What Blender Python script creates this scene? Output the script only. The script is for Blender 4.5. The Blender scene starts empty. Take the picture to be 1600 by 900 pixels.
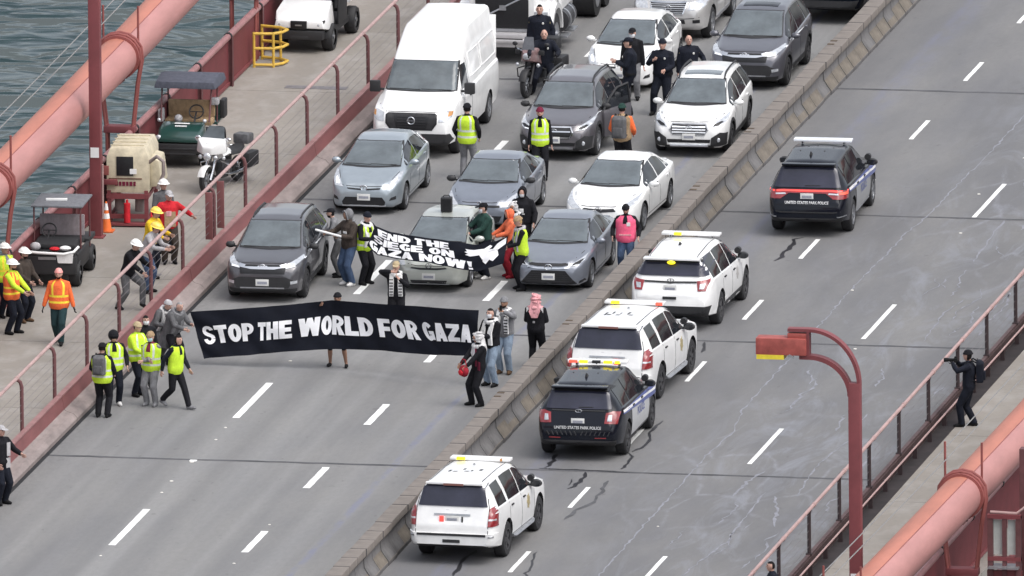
import bpy, bmesh, math, random
import numpy as np
from mathutils import Vector, Matrix
from mathutils.bvhtree import BVHTree
random.seed(7)
scn = bpy.context.scene
col = scn.collection
R = math.radians

# ---------------------------------------------------------------- camera
# long lens, about a kilometre away and 196 m above the deck (x across the bridge, y along it, road at z = 0)
PITCH, YAW, ROLL = R(11.33), R(10.82), R(-0.48)
fwd = Vector((-math.sin(YAW) * math.cos(PITCH), math.cos(YAW) * math.cos(PITCH), -math.sin(PITCH)))
rt = fwd.cross(Vector((0, 0, 1))).normalized()
upv = rt.cross(fwd)
r2 = rt * math.cos(ROLL) + upv * math.sin(ROLL)
u2 = upv * math.cos(ROLL) - rt * math.sin(ROLL)
cam_loc = Vector((6.98, 13.83, 0)) - fwd * 1000.0
cd = bpy.data.cameras.new('camera')
cam = bpy.data.objects.new('camera', cd)
col.objects.link(cam)
cam.matrix_world = Matrix(((r2.x, u2.x, -fwd.x, cam_loc.x), (r2.y, u2.y, -fwd.y, cam_loc.y),
                           (r2.z, u2.z, -fwd.z, cam_loc.z), (0, 0, 0, 1)))
cd.sensor_width = 36.0
cd.lens = 66880.0 / 1600.0 * 36.0
cd.clip_start = 10.0
cd.clip_end = 60000.0
scn.camera = cam

# ---------------------------------------------------------------- sky, sun, exposure
SUN_EL, SUN_AZ = R(60), R(120)          # azimuth measured from +y, clockwise
w = bpy.data.worlds.new('World')
scn.world = w
w.use_nodes = True
nt = w.node_tree
nt.nodes.clear()
sky = nt.nodes.new('ShaderNodeTexSky')
sky.sky_type = 'NISHITA'
sky.sun_disc = False
sky.sun_elevation = SUN_EL
sky.sun_rotation = SUN_AZ
sky.air_density = 1.0
sky.dust_density = 4.0
hs = nt.nodes.new('ShaderNodeHueSaturation')
hs.inputs['Saturation'].default_value = 0.36      # a grey overcast sky
bg = nt.nodes.new('ShaderNodeBackground')
bg.inputs['Strength'].default_value = 0.15
out = nt.nodes.new('ShaderNodeOutputWorld')
nt.links.new(sky.outputs[0], hs.inputs['Color'])
nt.links.new(hs.outputs[0], bg.inputs['Color'])
nt.links.new(bg.outputs[0], out.inputs['Surface'])
sd = bpy.data.lights.new('sun', 'SUN')
sd.energy = 0.7
sd.angle = R(60)
sd.color = (1.0, 0.985, 0.97)
so = bpy.data.objects.new('sun', sd)
col.objects.link(so)
sun_dir = Vector((math.sin(SUN_AZ) * math.cos(SUN_EL), math.cos(SUN_AZ) * math.cos(SUN_EL), math.sin(SUN_EL)))
so.rotation_euler = sun_dir.to_track_quat('Z', 'Y').to_euler()
so.location = sun_dir * 100
scn.view_settings.view_transform = 'Standard'
scn.view_settings.look = 'None'
scn.view_settings.gamma = 1
scn.view_settings.exposure = 0.70

# ---------------------------------------------------------------- materials
MATS = {}


def mat(name, c, rough=0.6, metal=0.0, var=0.12, scale=6.0, bump=0.0, coat=0.0, spec=0.5, emit=0.0, stretch=None, var2=0.0):
    """Principled surface with two octaves of procedural colour variation and optional fine relief."""
    if name in MATS:
        return MATS[name]
    m = bpy.data.materials.new(name)
    m.use_nodes = True
    n, l = m.node_tree.nodes, m.node_tree.links
    b = n['Principled BSDF']
    b.inputs['Roughness'].default_value = rough
    b.inputs['Metallic'].default_value = metal
    b.inputs['Coat Weight'].default_value = coat
    b.inputs['Coat Roughness'].default_value = 0.06
    b.inputs['Specular IOR Level'].default_value = spec
    tc = n.new('ShaderNodeTexCoord')
    src = tc.outputs['Object']
    if stretch:
        mp = n.new('ShaderNodeMapping')
        mp.inputs['Scale'].default_value = stretch
        l.new(src, mp.inputs['Vector'])
        src = mp.outputs[0]
    nz = n.new('ShaderNodeTexNoise')
    nz.inputs['Scale'].default_value = scale
    nz.inputs['Detail'].default_value = 6
    nz.inputs['Roughness'].default_value = 0.65
    l.new(src, nz.inputs['Vector'])
    rp = n.new('ShaderNodeValToRGB')
    rp.color_ramp.elements[0].position = 0.3
    rp.color_ramp.elements[1].position = 0.7
    d, u = 1 - var, 1 + var
    rp.color_ramp.elements[0].color = (min(1, c[0] * d), min(1, c[1] * d), min(1, c[2] * d), 1)
    rp.color_ramp.elements[1].color = (min(1, c[0] * u), min(1, c[1] * u), min(1, c[2] * u), 1)
    l.new(nz.outputs['Fac'], rp.inputs['Fac'])
    l.new(rp.outputs['Color'], b.inputs['Base Color'])
    if bump:
        bp = n.new('ShaderNodeBump')
        bp.inputs['Strength'].default_value = bump
        bp.inputs['Distance'].default_value = 0.02
        n2 = n.new('ShaderNodeTexNoise')
        n2.inputs['Scale'].default_value = scale * 5
        n2.inputs['Detail'].default_value = 4
        l.new(src, n2.inputs['Vector'])
        l.new(n2.outputs['Fac'], bp.inputs['Height'])
        l.new(bp.outputs[0], b.inputs['Normal'])
    if emit:
        b.inputs['Emission Color'].default_value = (*c, 1)
        b.inputs['Emission Strength'].default_value = emit
    MATS[name] = m
    return m


def road_material():
    m = bpy.data.materials.new('worn_asphalt')
    m.use_nodes = True
    n, l = m.node_tree.nodes, m.node_tree.links
    b = n['Principled BSDF']
    b.inputs['Roughness'].default_value = 0.8
    b.inputs['Specular IOR Level'].default_value = 0.35
    tc = n.new('ShaderNodeTexCoord')
    P = tc.outputs['Object']

    def mapping(scale, loc=(0, 0, 0)):
        mp = n.new('ShaderNodeMapping')
        mp.inputs['Scale'].default_value = scale
        mp.inputs['Location'].default_value = loc
        l.new(P, mp.inputs['Vector'])
        return mp.outputs[0]

    def noise(vec, sc, det=4, ro=0.55, dist=0.0):
        z = n.new('ShaderNodeTexNoise')
        z.inputs['Scale'].default_value = sc
        z.inputs['Detail'].default_value = det
        z.inputs['Roughness'].default_value = ro
        z.inputs['Distortion'].default_value = dist
        l.new(vec, z.inputs['Vector'])
        return z.outputs['Fac']

    def ramp(v, a, b2, ca=0.0, cb=1.0):
        r = n.new('ShaderNodeMapRange')
        r.inputs['From Min'].default_value = a
        r.inputs['From Max'].default_value = b2
        r.inputs['To Min'].default_value = ca
        r.inputs['To Max'].default_value = cb
        l.new(v, r.inputs['Value'])
        return r.outputs[0]

    def math2(op, a, b2):
        q = n.new('ShaderNodeMath')
        q.operation = op
        for i, v in enumerate((a, b2)):
            if isinstance(v, (int, float)):
                q.inputs[i].default_value = v
            else:
                l.new(v, q.inputs[i])
        return q.outputs[0]

    def mix(f, a, b2):
        q = n.new('ShaderNodeMixRGB')
        for key, v in (('Fac', f), ('Color1', a), ('Color2', b2)):
            if isinstance(v, (int, float)):
                q.inputs[key].default_value = v
            elif isinstance(v, tuple):
                q.inputs[key].default_value = (*v, 1)
            else:
                l.new(v, q.inputs[key])
        return q.outputs[0]

    sx = n.new('ShaderNodeSeparateXYZ')
    l.new(P, sx.inputs[0])
    X = sx.outputs['X']
    # two carriageways laid at different times: the far side of the barrier is darker and greyer
    side = ramp(X, 9.4, 9.9)
    base = mix(side, (0.232, 0.232, 0.232), (0.141, 0.142, 0.150))
    # tyre tracks and drips: noise drawn out along the lanes
    track = ramp(noise(mapping((1.0, 0.02, 1)), 1.3, 3, 0.5), 0.36, 0.66)
    base = mix(math2('MULTIPLY', track, 0.58), base, (0.125, 0.125, 0.132))
    lanewear = ramp(noise(mapping((1.5, 0.005, 1), (4, 3, 0)), 1.0, 2, 0.5), 0.40, 0.60)
    base = mix(math2('MULTIPLY', lanewear, 0.36), base, (0.120, 0.119, 0.120))
    blot = ramp(noise(mapping((0.5, 0.12, 1), (3, 9, 0)), 1.0, 5, 0.6), 0.40, 0.72)
    base = mix(math2('MULTIPLY', blot, 0.42), base, (0.285, 0.275, 0.255))
    fine = ramp(noise(mapping((1, 0.35, 1)), 9.0, 5, 0.7), 0.3, 0.75)
    base = mix(math2('MULTIPLY', fine, 0.30), base, (0.10, 0.10, 0.105))
    oil = ramp(noise(mapping((1, 0.55, 1), (2, 5, 0)), 3.4, 3, 0.6), 0.66, 0.74)
    base = mix(math2('MULTIPLY', oil, 0.45), base, (0.085, 0.083, 0.085))
    grit = ramp(noise(P, 55.0, 2, 0.8), 0.35, 0.72)
    base = mix(math2('MULTIPLY', grit, 0.22), base, (0.29, 0.285, 0.275))
    # white salt that has come up along cracks, mostly on the far carriageway
    vor = n.new('ShaderNodeTexVoronoi')
    vor.feature = 'DISTANCE_TO_EDGE'
    wob = n.new('ShaderNodeTexNoise')
    wob.inputs['Scale'].default_value = 1.1
    wob.inputs['Detail'].default_value = 5
    mp = mapping((0.55, 0.16, 1), (1.7, 0.4, 0))
    l.new(mp, wob.inputs['Vector'])
    add = n.new('ShaderNodeMixRGB')
    add.blend_type = 'ADD'
    add.inputs['Fac'].default_value = 0.55
    l.new(mp, add.inputs['Color1'])
    l.new(wob.outputs['Color'], add.inputs['Color2'])
    vor.inputs['Scale'].default_value = 1.35
    l.new(add.outputs[0], vor.inputs['Vector'])
    crack = ramp(vor.outputs['Distance'], 0.0, 0.045, 1.0, 0.0)
    where = ramp(noise(mapping((0.28, 0.07, 1), (5, 2, 0)), 1.0, 3, 0.5), 0.47, 0.62)
    brk = ramp(noise(mapping((1, 0.5, 1)), 2.2, 4, 0.7), 0.38, 0.62)
    salt = math2('MULTIPLY', math2('MULTIPLY', crack, where), brk)
    far = ramp(X, 13.2, 15.5, 0.0, 1.0)
    salt = math2('MULTIPLY', math2('MULTIPLY', salt, far), 0.36)
    base = mix(salt, base, (0.36, 0.37, 0.42))
    # soft pale clouds where salt has dried on the far lanes
    cloud = ramp(noise(mapping((0.7, 0.16, 1), (8, 1, 0)), 1.3, 6, 0.7, 1.2), 0.50, 0.68)
    base = mix(math2('MULTIPLY', math2('MULTIPLY', cloud, ramp(X, 13.5, 16.5)), 0.60), base, (0.245, 0.255, 0.285))
    # bluish salt streaks that run along both sides of the barrier
    for x0, wd, amt in ((8.16, 0.12, 0.60), (11.55, 0.45, 0.22), (11.35, 0.12, 0.22)):
        wv = math2('MULTIPLY', math2('SUBTRACT', noise(mapping((0.3, 0.25, 1), (x0, 0, 0)), 1.2, 4, 0.6), 0.5), 0.30)
        dx = math2('ABSOLUTE', math2('SUBTRACT', math2('ADD', X, wv), x0), 0)
        band = ramp(dx, wd * 0.35, wd, 1.0, 0.0)
        spot = ramp(noise(mapping((1.2, 0.5, 1), (0, x0, 0)), 1.6, 5, 0.7), 0.36, 0.58)
        base = mix(math2('MULTIPLY', math2('MULTIPLY', band, spot), amt), base, (0.160, 0.170, 0.245))
    # grime in the gutters
    gut = math2('MAXIMUM', ramp(X, 0.05, 0.7, 1.0, 0.0), ramp(X, 18.8, 19.45))
    base = mix(math2('MULTIPLY', gut, math2('MULTIPLY', fine, 0.5)), base, (0.10, 0.095, 0.09))
    l.new(base, b.inputs['Base Color'])
    bp = n.new('ShaderNodeBump')
    bp.inputs['Strength'].default_value = 0.25
    bp.inputs['Distance'].default_value = 0.01
    l.new(noise(P, 40.0, 4, 0.7), bp.inputs['Height'])
    l.new(bp.outputs[0], b.inputs['Normal'])
    return m


def concrete_material():
    m = bpy.data.materials.new('stained_concrete')
    m.use_nodes = True
    n, l = m.node_tree.nodes, m.node_tree.links
    b = n['Principled BSDF']
    b.inputs['Roughness'].default_value = 0.85
    tc = n.new('ShaderNodeTexCoord')
    cur = None
    for sc, st, lo, hi, c, amt in ((0.5, (1, 0.3, 1), 0.35, 0.7, (0.175, 0.16, 0.142), 0.6), (2.2, (1, 0.5, 1), 0.45, 0.75, (0.37, 0.35, 0.33), 0.5),
                                   (7.0, (1, 1, 1), 0.5, 0.8, (0.17, 0.16, 0.155), 0.4)):
        mp = n.new('ShaderNodeMapping')
        mp.inputs['Scale'].default_value = st
        l.new(tc.outputs['Object'], mp.inputs['Vector'])
        z = n.new('ShaderNodeTexNoise')
        z.inputs['Scale'].default_value = sc
        z.inputs['Detail'].default_value = 6
        l.new(mp.outputs[0], z.inputs['Vector'])
        r = n.new('ShaderNodeMapRange')
        r.inputs['From Min'].default_value = lo
        r.inputs['From Max'].default_value = hi
        r.inputs['To Max'].default_value = amt
        l.new(z.outputs['Fac'], r.inputs['Value'])
        q = n.new('ShaderNodeMixRGB')
        l.new(r.outputs[0], q.inputs['Fac'])
        if cur is None:
            q.inputs['Color1'].default_value = (0.275, 0.250, 0.220, 1)
        else:
            l.new(cur, q.inputs['Color1'])
        q.inputs['Color2'].default_value = (*c, 1)
        cur = q.outputs[0]
    l.new(cur, b.inputs['Base Color'])
    return m


def water_material():
    m = bpy.data.materials.new('bay_water')
    m.use_nodes = True
    n, l = m.node_tree.nodes, m.node_tree.links
    b = n['Principled BSDF']
    b.inputs['Base Color'].default_value = (0.020, 0.040, 0.043, 1)
    b.inputs['Roughness'].default_value = 0.2
    b.inputs['IOR'].default_value = 1.33
    tc = n.new('ShaderNodeTexCoord')
    hsum = None
    for sc, st, k in ((0.13, (1, 1, 1), 0.9), (0.34, (1, 1.0, 1), 0.8), (0.8, (0.8, 1.1, 1), 0.20)):
        mp = n.new('ShaderNodeMapping')
        mp.inputs['Scale'].default_value = st
        l.new(tc.outputs['Object'], mp.inputs['Vector'])
        z = n.new('ShaderNodeTexNoise')
        z.inputs['Scale'].default_value = sc
        z.inputs['Detail'].default_value = 1.5
        z.inputs['Distortion'].default_value = 0.8
        l.new(mp.outputs[0], z.inputs['Vector'])
        q = n.new('ShaderNodeMath')
        q.operation = 'MULTIPLY'
        q.inputs[1].default_value = k
        l.new(z.outputs['Fac'], q.inputs[0])
        if hsum is None:
            hsum = q.outputs[0]
        else:
            a = n.new('ShaderNodeMath')
            l.new(hsum, a.inputs[0])
            l.new(q.outputs[0], a.inputs[1])
            hsum = a.outputs[0]
    bp = n.new('ShaderNodeBump')
    bp.inputs['Strength'].default_value = 1.0
    bp.inputs['Distance'].default_value = 1.25
    l.new(hsum, bp.inputs['Height'])
    l.new(bp.outputs[0], b.inputs['Normal'])
    return m


M = dict(
    road=road_material(), concrete=concrete_material(), water=water_material(),
    dash=mat('lane_paint', (0.80, 0.80, 0.78), 0.6, var=0.10, scale=9),
    joint=mat('joint_seal', (0.075, 0.075, 0.08), 0.8, var=0.55, scale=1.2),
    tar=mat('crack_tar', (0.022, 0.022, 0.026), 0.5, var=0.3, scale=5),
    chalk=mat('white_crack_sealer', (0.225, 0.229, 0.255), 0.8, var=0.3, scale=3),
    red=mat('bridge_orange_red', (0.185, 0.045, 0.050), 0.55, var=0.16, scale=1.5, bump=0.1),
    cablep=mat('bridge_cable_pink', (0.42, 0.195, 0.18), 0.5, var=0.13, scale=2.2, stretch=(1, 0.22, 1), bump=.2),
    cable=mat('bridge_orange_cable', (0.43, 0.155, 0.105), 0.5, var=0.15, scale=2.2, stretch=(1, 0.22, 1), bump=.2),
    band=mat('cable_band_red', (0.25, 0.070, 0.062), 0.55, var=0.15, scale=3),
    outrail=mat('outer_rail_pink', (0.30, 0.145, 0.145), 0.5, var=0.18, scale=3),
    flange=mat('kerb_flange_pink', (0.27, 0.135, 0.13), 0.55, var=0.2, scale=3),
    rail=mat('faded_rail_pink', (0.40, 0.265, 0.25), 0.5, var=0.18, scale=3),
    post=mat('rail_post_brown', (0.125, 0.048, 0.050), 0.6, var=0.25, scale=5),
    gutter=mat('gutter_dark', (0.012, 0.012, 0.014), 0.9, var=0.4, scale=3),  # near-black colour for the strip along the kerb foot
    kerbc=mat('kerb_concrete', (0.23, 0.19, 0.18), 0.85, var=0.3, scale=2.5, stretch=(1, 0.4, 1)),
    kerbr=mat('kerb_steel_red', (0.19, 0.068, 0.068), 0.65, var=0.22, scale=2.0, stretch=(1, 0.3, 1)),
    capc=mat('barrier_cap_tan', (0.186, 0.163, 0.145), 0.85, var=0.22, scale=1.3, bump=0.3),
    barc=mat('barrier_grey', (0.128, 0.124, 0.124), 0.85, var=0.35, scale=2.2, bump=0.3),
    baro=mat('barrier_rust_stain', (0.152, 0.132, 0.108), 0.85, var=0.4, scale=3.0),
    steel=mat('galvanised_steel', (0.42, 0.43, 0.45), 0.4, 0.8, var=0.2),
    wire=mat('fence_wire_grey', (0.16, 0.14, 0.145), 0.6, var=0.1),
    rope=mat('hand_rope_grey', (0.22, 0.215, 0.21), 0.6, var=0.1),
    yellow=mat('yellow_paint', (0.62, 0.40, 0.06), 0.5, var=0.15),
    black=mat('black_rubber', (0.018, 0.018, 0.020), 0.7, var=0.25, scale=12),
    dark=mat('dark_underside', (0.010, 0.010, 0.011), 0.9, var=0.1),
    white=mat('white_paint', (0.80, 0.80, 0.79), 0.4, var=0.04, scale=3, coat=0.3),
)


# ---------------------------------------------------------------- mesh helpers
class MB:
    """collects simple solids; build() links them as ONE mesh object"""

    def __init__(self):
        self.v, self.f, self.mi = [], [], []

    def add(self, vs, fs, mi=0):
        o = len(self.v)
        self.v += [tuple(p) for p in vs]
        self.f += [tuple(i + o for i in q) for q in fs]
        self.mi += [mi] * len(fs)
        return self

    def box(self, c, s, mi=0, rz=0.0, rx=0.0, ry=0.0, taper=(1, 1)):
        m = Matrix.Rotation(rz, 3, 'Z') @ Matrix.Rotation(ry, 3, 'Y') @ Matrix.Rotation(rx, 3, 'X')
        vs = []
        for z in (-.5, .5):
            k = taper if z > 0 else (1, 1)
            for x, y in ((-.5, -.5), (.5, -.5), (.5, .5), (-.5, .5)):
                vs.append(Vector(c) + m @ Vector((x * s[0] * k[0], y * s[1] * k[1], z * s[2])))
        return self.add(vs, [(0, 3, 2, 1), (4, 5, 6, 7), (0, 1, 5, 4), (1, 2, 6, 5), (2, 3, 7, 6), (3, 0, 4, 7)], mi)

    def loft(self, rings, mi=0, cap=True, closed=True):
        n = len(rings[0])
        vs = [p for r in rings for p in r]
        fs = []
        for i in range(len(rings) - 1):
            for j in range(n if closed else n - 1):
                k = (j + 1) % n
                fs.append((i * n + j, i * n + k, (i + 1) * n + k, (i + 1) * n + j))
        if cap:
            fs.append(tuple(reversed(range(n))))
            fs.append(tuple((len(rings) - 1) * n + j for j in range(n)))
        return self.add(vs, fs, mi)

    def tube(self, pts, r, n=8, mi=0, cap=True, flat=1.0):
        pts = [Vector(p) for p in pts]
        rs = r if isinstance(r, (list, tuple)) else [r] * len(pts)
        rings = []
        prev = None
        for i, p in enumerate(pts):
            t = (pts[min(i + 1, len(pts) - 1)] - pts[max(i - 1, 0)]).normalized()
            if prev is None:
                a = Vector((0, 0, 1)) if abs(t.z) < 0.9 else Vector((1, 0, 0))
                s = t.cross(a).normalized()
            else:
                s = (prev - t * prev.dot(t)).normalized()
            prev = s
            q = t.cross(s)
            rings.append([p + (s * math.cos(2 * math.pi * k / n) + q * flat * math.sin(2 * math.pi * k / n)) * rs[i] for k in range(n)])
        return self.loft(rings, mi, cap)

    def cyl(self, a, b, r, n=12, mi=0):
        return self.tube([a, b], r, n, mi)

    def ell(self, c, s, nu=10, nv=7, mi=0, rot=None):
        rings = []
        for i in range(nv + 1):
            th = math.pi * i / nv
            k = max(math.sin(th), 0.02)
            ring = []
            for j in range(nu):
                p = Vector((s[0] * k * math.cos(2 * math.pi * j / nu), s[1] * k * math.sin(2 * math.pi * j / nu), -s[2] * math.cos(th)))
                if rot:
                    p = rot @ p
                ring.append(Vector(c) + p)
            rings.append(ring)
        return self.loft(rings, mi)

    def prism(self, poly, axis, a, b, mi=0):
        """polygon in the plane across 'axis', drawn out from a to b"""
        def put(p, t):
            return {'x': (t, p[0], p[1]), 'y': (p[0], t, p[1]), 'z': (p[0], p[1], t)}[axis]
        return self.loft([[put(p, a) for p in poly], [put(p, b) for p in poly]], mi)

    def build(self, name, mats, parent=None, smooth=False, bevel=0.0, loc=None, rz=0.0, angle=40):
        me = bpy.data.meshes.new(name)
        me.from_pydata(self.v, [], self.f)
        for m in (mats if isinstance(mats, (list, tuple)) else [mats]):
            me.materials.append(m)
        me.polygons.foreach_set('material_index', self.mi)
        bm = bmesh.new()
        bm.from_mesh(me)
        bmesh.ops.recalc_face_normals(bm, faces=bm.faces)
        if bevel:
            es = [e for e in bm.edges if len(e.link_faces) == 2 and e.calc_face_angle(0) > R(30)]
            bmesh.ops.bevel(bm, geom=es, offset=bevel, segments=2, affect='EDGES', profile=0.6, clamp_overlap=True)
        bm.to_mesh(me)
        bm.free()
        if smooth or bevel:
            me.shade_smooth()
            me.set_sharp_from_angle(angle=R(angle))
        o = bpy.data.objects.new(name, me)
        col.objects.link(o)
        if parent:
            o.parent = parent
        if loc:
            o.location = loc
        o.rotation_euler.z = rz
        return o


def tag(o, label=None, cat=None, group=None, kind=None):
    if label:
        o['label'] = label
    if cat:
        o['category'] = cat
    if group:
        o['group'] = group
    if kind:
        o['kind'] = kind
    return o


def empty(name, loc=(0, 0, 0), rz=0.0, label=None, cat=None, group=None):
    o = bpy.data.objects.new(name, None)
    o.empty_display_size = 0.3
    col.objects.link(o)
    o.location = loc
    o.rotation_euler.z = rz
    return tag(o, label, cat, group)


def link(name, me, parent, loc=(0, 0, 0), rz=0.0):
    """one more object that shares a mesh"""
    o = bpy.data.objects.new(name, me)
    col.objects.link(o)
    o.parent = parent
    o.location = loc
    o.rotation_euler.z = rz
    return o


def copy_tree(o, parent=None):
    c = o.copy()
    col.objects.link(c)
    if parent:
        c.parent = parent
    for ch in list(o.children):
        copy_tree(ch, c)
    return c

# ================================================================ THE BRIDGE
Y0, Y1 = -64.0, 100.0
ROADW = 19.5
JOINTS = [-6.89 + 15.24 * k for k in range(-3, 7)]

b = MB()
b.add([(-30000, -3000, -67), (30000, -3000, -67), (30000, 40000, -67), (-30000, 40000, -67)], [(0, 1, 2, 3)])
tag(b.build('water', M['water']), kind='structure')

b = MB()
b.box((9.75, (Y0 + Y1) / 2, -1.03), (28.4, Y1 - Y0, 2.0))
tag(b.build('bridge_deck', M['red']), kind='structure')

b = MB()
nx, ny = 2, 40
b.add([(0, Y0, 0), (ROADW, Y0, 0), (ROADW, Y1, 0), (0, Y1, 0)], [(0, 1, 2, 3)])
road = tag(b.build('road', M['road']), kind='structure')

for nm, xa, xb in (('left_sidewalk', -4.35, -0.42), ('right_sidewalk', ROADW + 0.42, ROADW + 4.35)):
    sw = tag(empty(nm, (0, 0, 0)), kind='structure')
    y = Y0
    k = 0
    while y < Y1:                                 # slabs, one per floor beam
        y2 = min(y + 7.62, Y1)
        s = MB().box(((xa + xb) / 2, (y + y2) / 2 - 0.01, 0.14), (xb - xa, y2 - y - 0.025, 0.32))
        s.build('concrete_slab', M['concrete'], sw)
        y = y2
# iron plates let into the walkway
for x, y, sx, sy in ((-1.9, 35.6, 1.5, 0.35), (-2.2, -9.9, 0.9, 0.5), (-1.35, 12.6, 0.4, 0.4)):
    tag(MB().box((x, y, 0.304), (sx, sy, 0.012)).build('access_plate', mat('walkway_plate', (0.17, 0.16, 0.165), 0.6, var=0.25)),
        'flat dark plate let into the concrete walkway %s' % ({35.6: 'beside the yellow gate', -9.9: 'near the bottom left', 12.6: 'beside the leaning workers'}[y]), 'plate')

# lane dashes
def dash_mesh(nm, w_, l_):
    o = MB()
    n = 10
    vs = []
    for i in range(n + 1):
        t = i / n
        e = random.uniform(-.006, .006)
        vs += [(-w_ / 2 + e, t * l_, 0), (w_ / 2 + e, t * l_, 0)]
    o.add(vs, [(2 * i, 2 * i + 1, 2 * i + 3, 2 * i + 2) for i in range(n)])
    x = o.build(nm, M['dash'])
    me = x.data
    bpy.data.objects.remove(x)
    return me
for x, y, per, ln, wd in ((3.52, -16.69, 14.63, 4.1, 0.17), (6.66, -17.03, 7.315, 2.4, 0.17), (13.02, -11.02, 7.315, 2.35, 0.11), (16.18, -5.54, 14.63, 4.1, 0.11)):
    me = dash_mesh('lane_dash', wd, ln)
    k = -math.floor((y - Y0) / per)
    while y + k * per + ln < Y1:
        link('lane_dash', me, road, (x, y + k * per, 0.004))
        k += 1
# worn lane studs between the dashes
sm = MB().ell((0, 0, 0), (0.055, 0.055, 0.018), 10, 4).build('lane_stud', mat('lane_stud_cream', (0.62, 0.60, 0.55), 0.6))
stud_me = sm.data
bpy.data.objects.remove(sm)
for x, y, s in ((3.50, -7.2, 1.0), (3.46, -9.4, 0.9), (3.49, -10.7, 0.7), (3.55, -4.6, .7), (3.5, -3.2, .7), (3.5, 4.6, 0.8), (3.53, 7.4, .7), (3.5, -17.9, 0.7), (6.64, -9.2, 0.8), (6.66, -18.3, 0.7),
                (6.66, -2.1, .7), (6.68, 5.8, .8), (6.62, -13.9, .6), (13.0, 18.6, .9), (16.2, 7.9, .8), (16.2, 21.8, .8), (14.9, 14.7, .8), (15.8, 26.5, .8), (16.1, 31.0, .9), (15.4, -12.8, .6)):
    o = link('lane_stud', stud_me, road, (x, y, 0.006))
    o.scale = (s, s, s)
o = MB().box((0, 0, 0), (0.16, 0.16, 0.012)).build('lane_stud', M['dash'], road)
o.location = (3.50, -7.05, 0.008)

# expansion joints right across the roadway
for yj in JOINTS:
    n = 60
    vs = []
    for i in range(n + 1):
        x = 0.05 + (ROADW - 0.1) * i / n
        e = random.uniform(-.02, .02)
        hw = 0.055 + random.uniform(0, .035)
        vs += [(x, yj + e - hw, 0.004), (x, yj + e + hw, 0.004)]
    MB().add(vs, [(2 * i, 2 * i + 2, 2 * i + 3, 2 * i + 1) for i in range(n)]).build('expansion_joint', M['joint'], road)


def wiggle(pts, wid, name, m, jit=0.05, step=0.25, z=0.006, vary=0.4):
    """a flat crawling strip poured along a crack"""
    P2 = []
    for (x0, y0), (x1, y1) in zip(pts, pts[1:]):
        d = math.hypot(x1 - x0, y1 - y0)
        n = max(1, int(d / step))
        for i in range(n):
            t = i / n
            P2.append((x0 + (x1 - x0) * t, y0 + (y1 - y0) * t))
    P2.append(pts[-1])
    P2 = [(x + random.uniform(-jit, jit), y + random.uniform(-jit, jit)) for x, y in P2]
    vs = []
    for i, (x, y) in enumerate(P2):
        a, c = P2[max(0, i - 1)], P2[min(len(P2) - 1, i + 1)]
        dx, dy = c[0] - a[0], c[1] - a[1]
        q = math.hypot(dx, dy) or 1
        hw = wid / 2 * (1 + random.uniform(-vary, vary))
        if i in (0, len(P2) - 1):
            hw *= 0.3
        vs += [(x - dy / q * hw, y + dx / q * hw, z), (x + dy / q * hw, y - dx / q * hw, z)]
    return MB().add(vs, [(2 * i, 2 * i + 1, 2 * i + 3, 2 * i + 2) for i in range(len(P2) - 1)]).build(name, m, road)

for pts, wd in (([(12.63, 20.77), (12.45, 20.51), (12.55, 19.67), (12.5, 18.96), (12.57, 18.35), (12.44, 17.87)], .10),
                ([(11.65, -6.64), (11.67, -5.82), (11.61, -5.0)], .09), ([(13.38, -6.6), (13.41, -5.56), (13.43, -5.12), (13.18, -4.71)], .07),
                ([(13.22, -4.56), (13.41, -4.08), (13.38, -2.98), (13.25, -2.03), (13.3, -1.0)], .07), ([(11.5, -6.75), (12.38, -6.8), (13.6, -6.88)], .10),
                ([(12.6, -8.95), (12.74, -8.09), (12.66, -7.01)], .09), ([(12.5, -8.5), (12.48, -7.76)], .05),
                ([(13.19, -15.98), (13.4, -18.11), (13.49, -19.39)], .045), ([(11.79, -16.0), (11.76, -17.49), (11.79, -18.9)], .09), ([(12.74, 7.0), (12.62, 8.17)], .08)):
    wiggle(pts, wd, 'tar_strip', M['tar'])
wiggle([(13.33, -7.93), (13.37, -8.52), (13.43, -10.41), (13.26, -11.1), (13.13, -12.36)], .09, 'tar_strip', M['joint'], jit=.06)
wiggle([(6.45, -.6), (6.75, -.55)], .09, 'tar_strip', M['joint'], jit=.02)
for pts, wd in (([(15.09, -24), (15.09, -17.72), (15.07, -14.47), (15.06, -11.19), (15.05, -7.16), (15.03, -4.22), (15.16, -2.12), (14.89, 0.6), (14.9, 3.82), (14.9, 7.52), (14.88, 11), (14.85, 16.53), (14.94, 18.7),
                  (14.92, 21.18), (15.08, 23.86), (15.08, 26.28), (15.14, 30.23), (15.18, 32.62), (15.2, 44)], .036),
                ([(16.94, -18.16), (17.13, -15.61), (17.27, -14.36), (17.15, -10.88), (17.12, -8.69)], .04), ([(17.1, 18.4), (17.05, 19.94), (16.95, 22.65), (16.97, 23.43)], .04),
                ([(17.9, -9.0), (17.75, -5.5), (17.95, -2.4), (17.8, .5)], .035), ([(17.6, 9.0), (17.5, 12.4), (17.7, 14.0)], .03), ([(18.3, 20.0), (18.1, 25), (18.2, 29)], .03)):
    wiggle(pts, wd, 'salt_line', M['chalk'], jit=.035, vary=.7)

rs_ = random.Random(11)
for i in range(46):                                  # short broken salt lines in the far lanes
    x, y = rs_.uniform(15.9, 19.0), rs_.uniform(-26, 46)
    pts = [(x, y)]
    for k in range(rs_.randint(2, 4)):
        x += rs_.uniform(-.22, .22)
        y += rs_.uniform(.35, 1.3)
        pts.append((x, y))
    wiggle(pts, rs_.uniform(.02, .06), 'salt_line', M['chalk'], jit=.05, step=.2, vary=.8)

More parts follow.
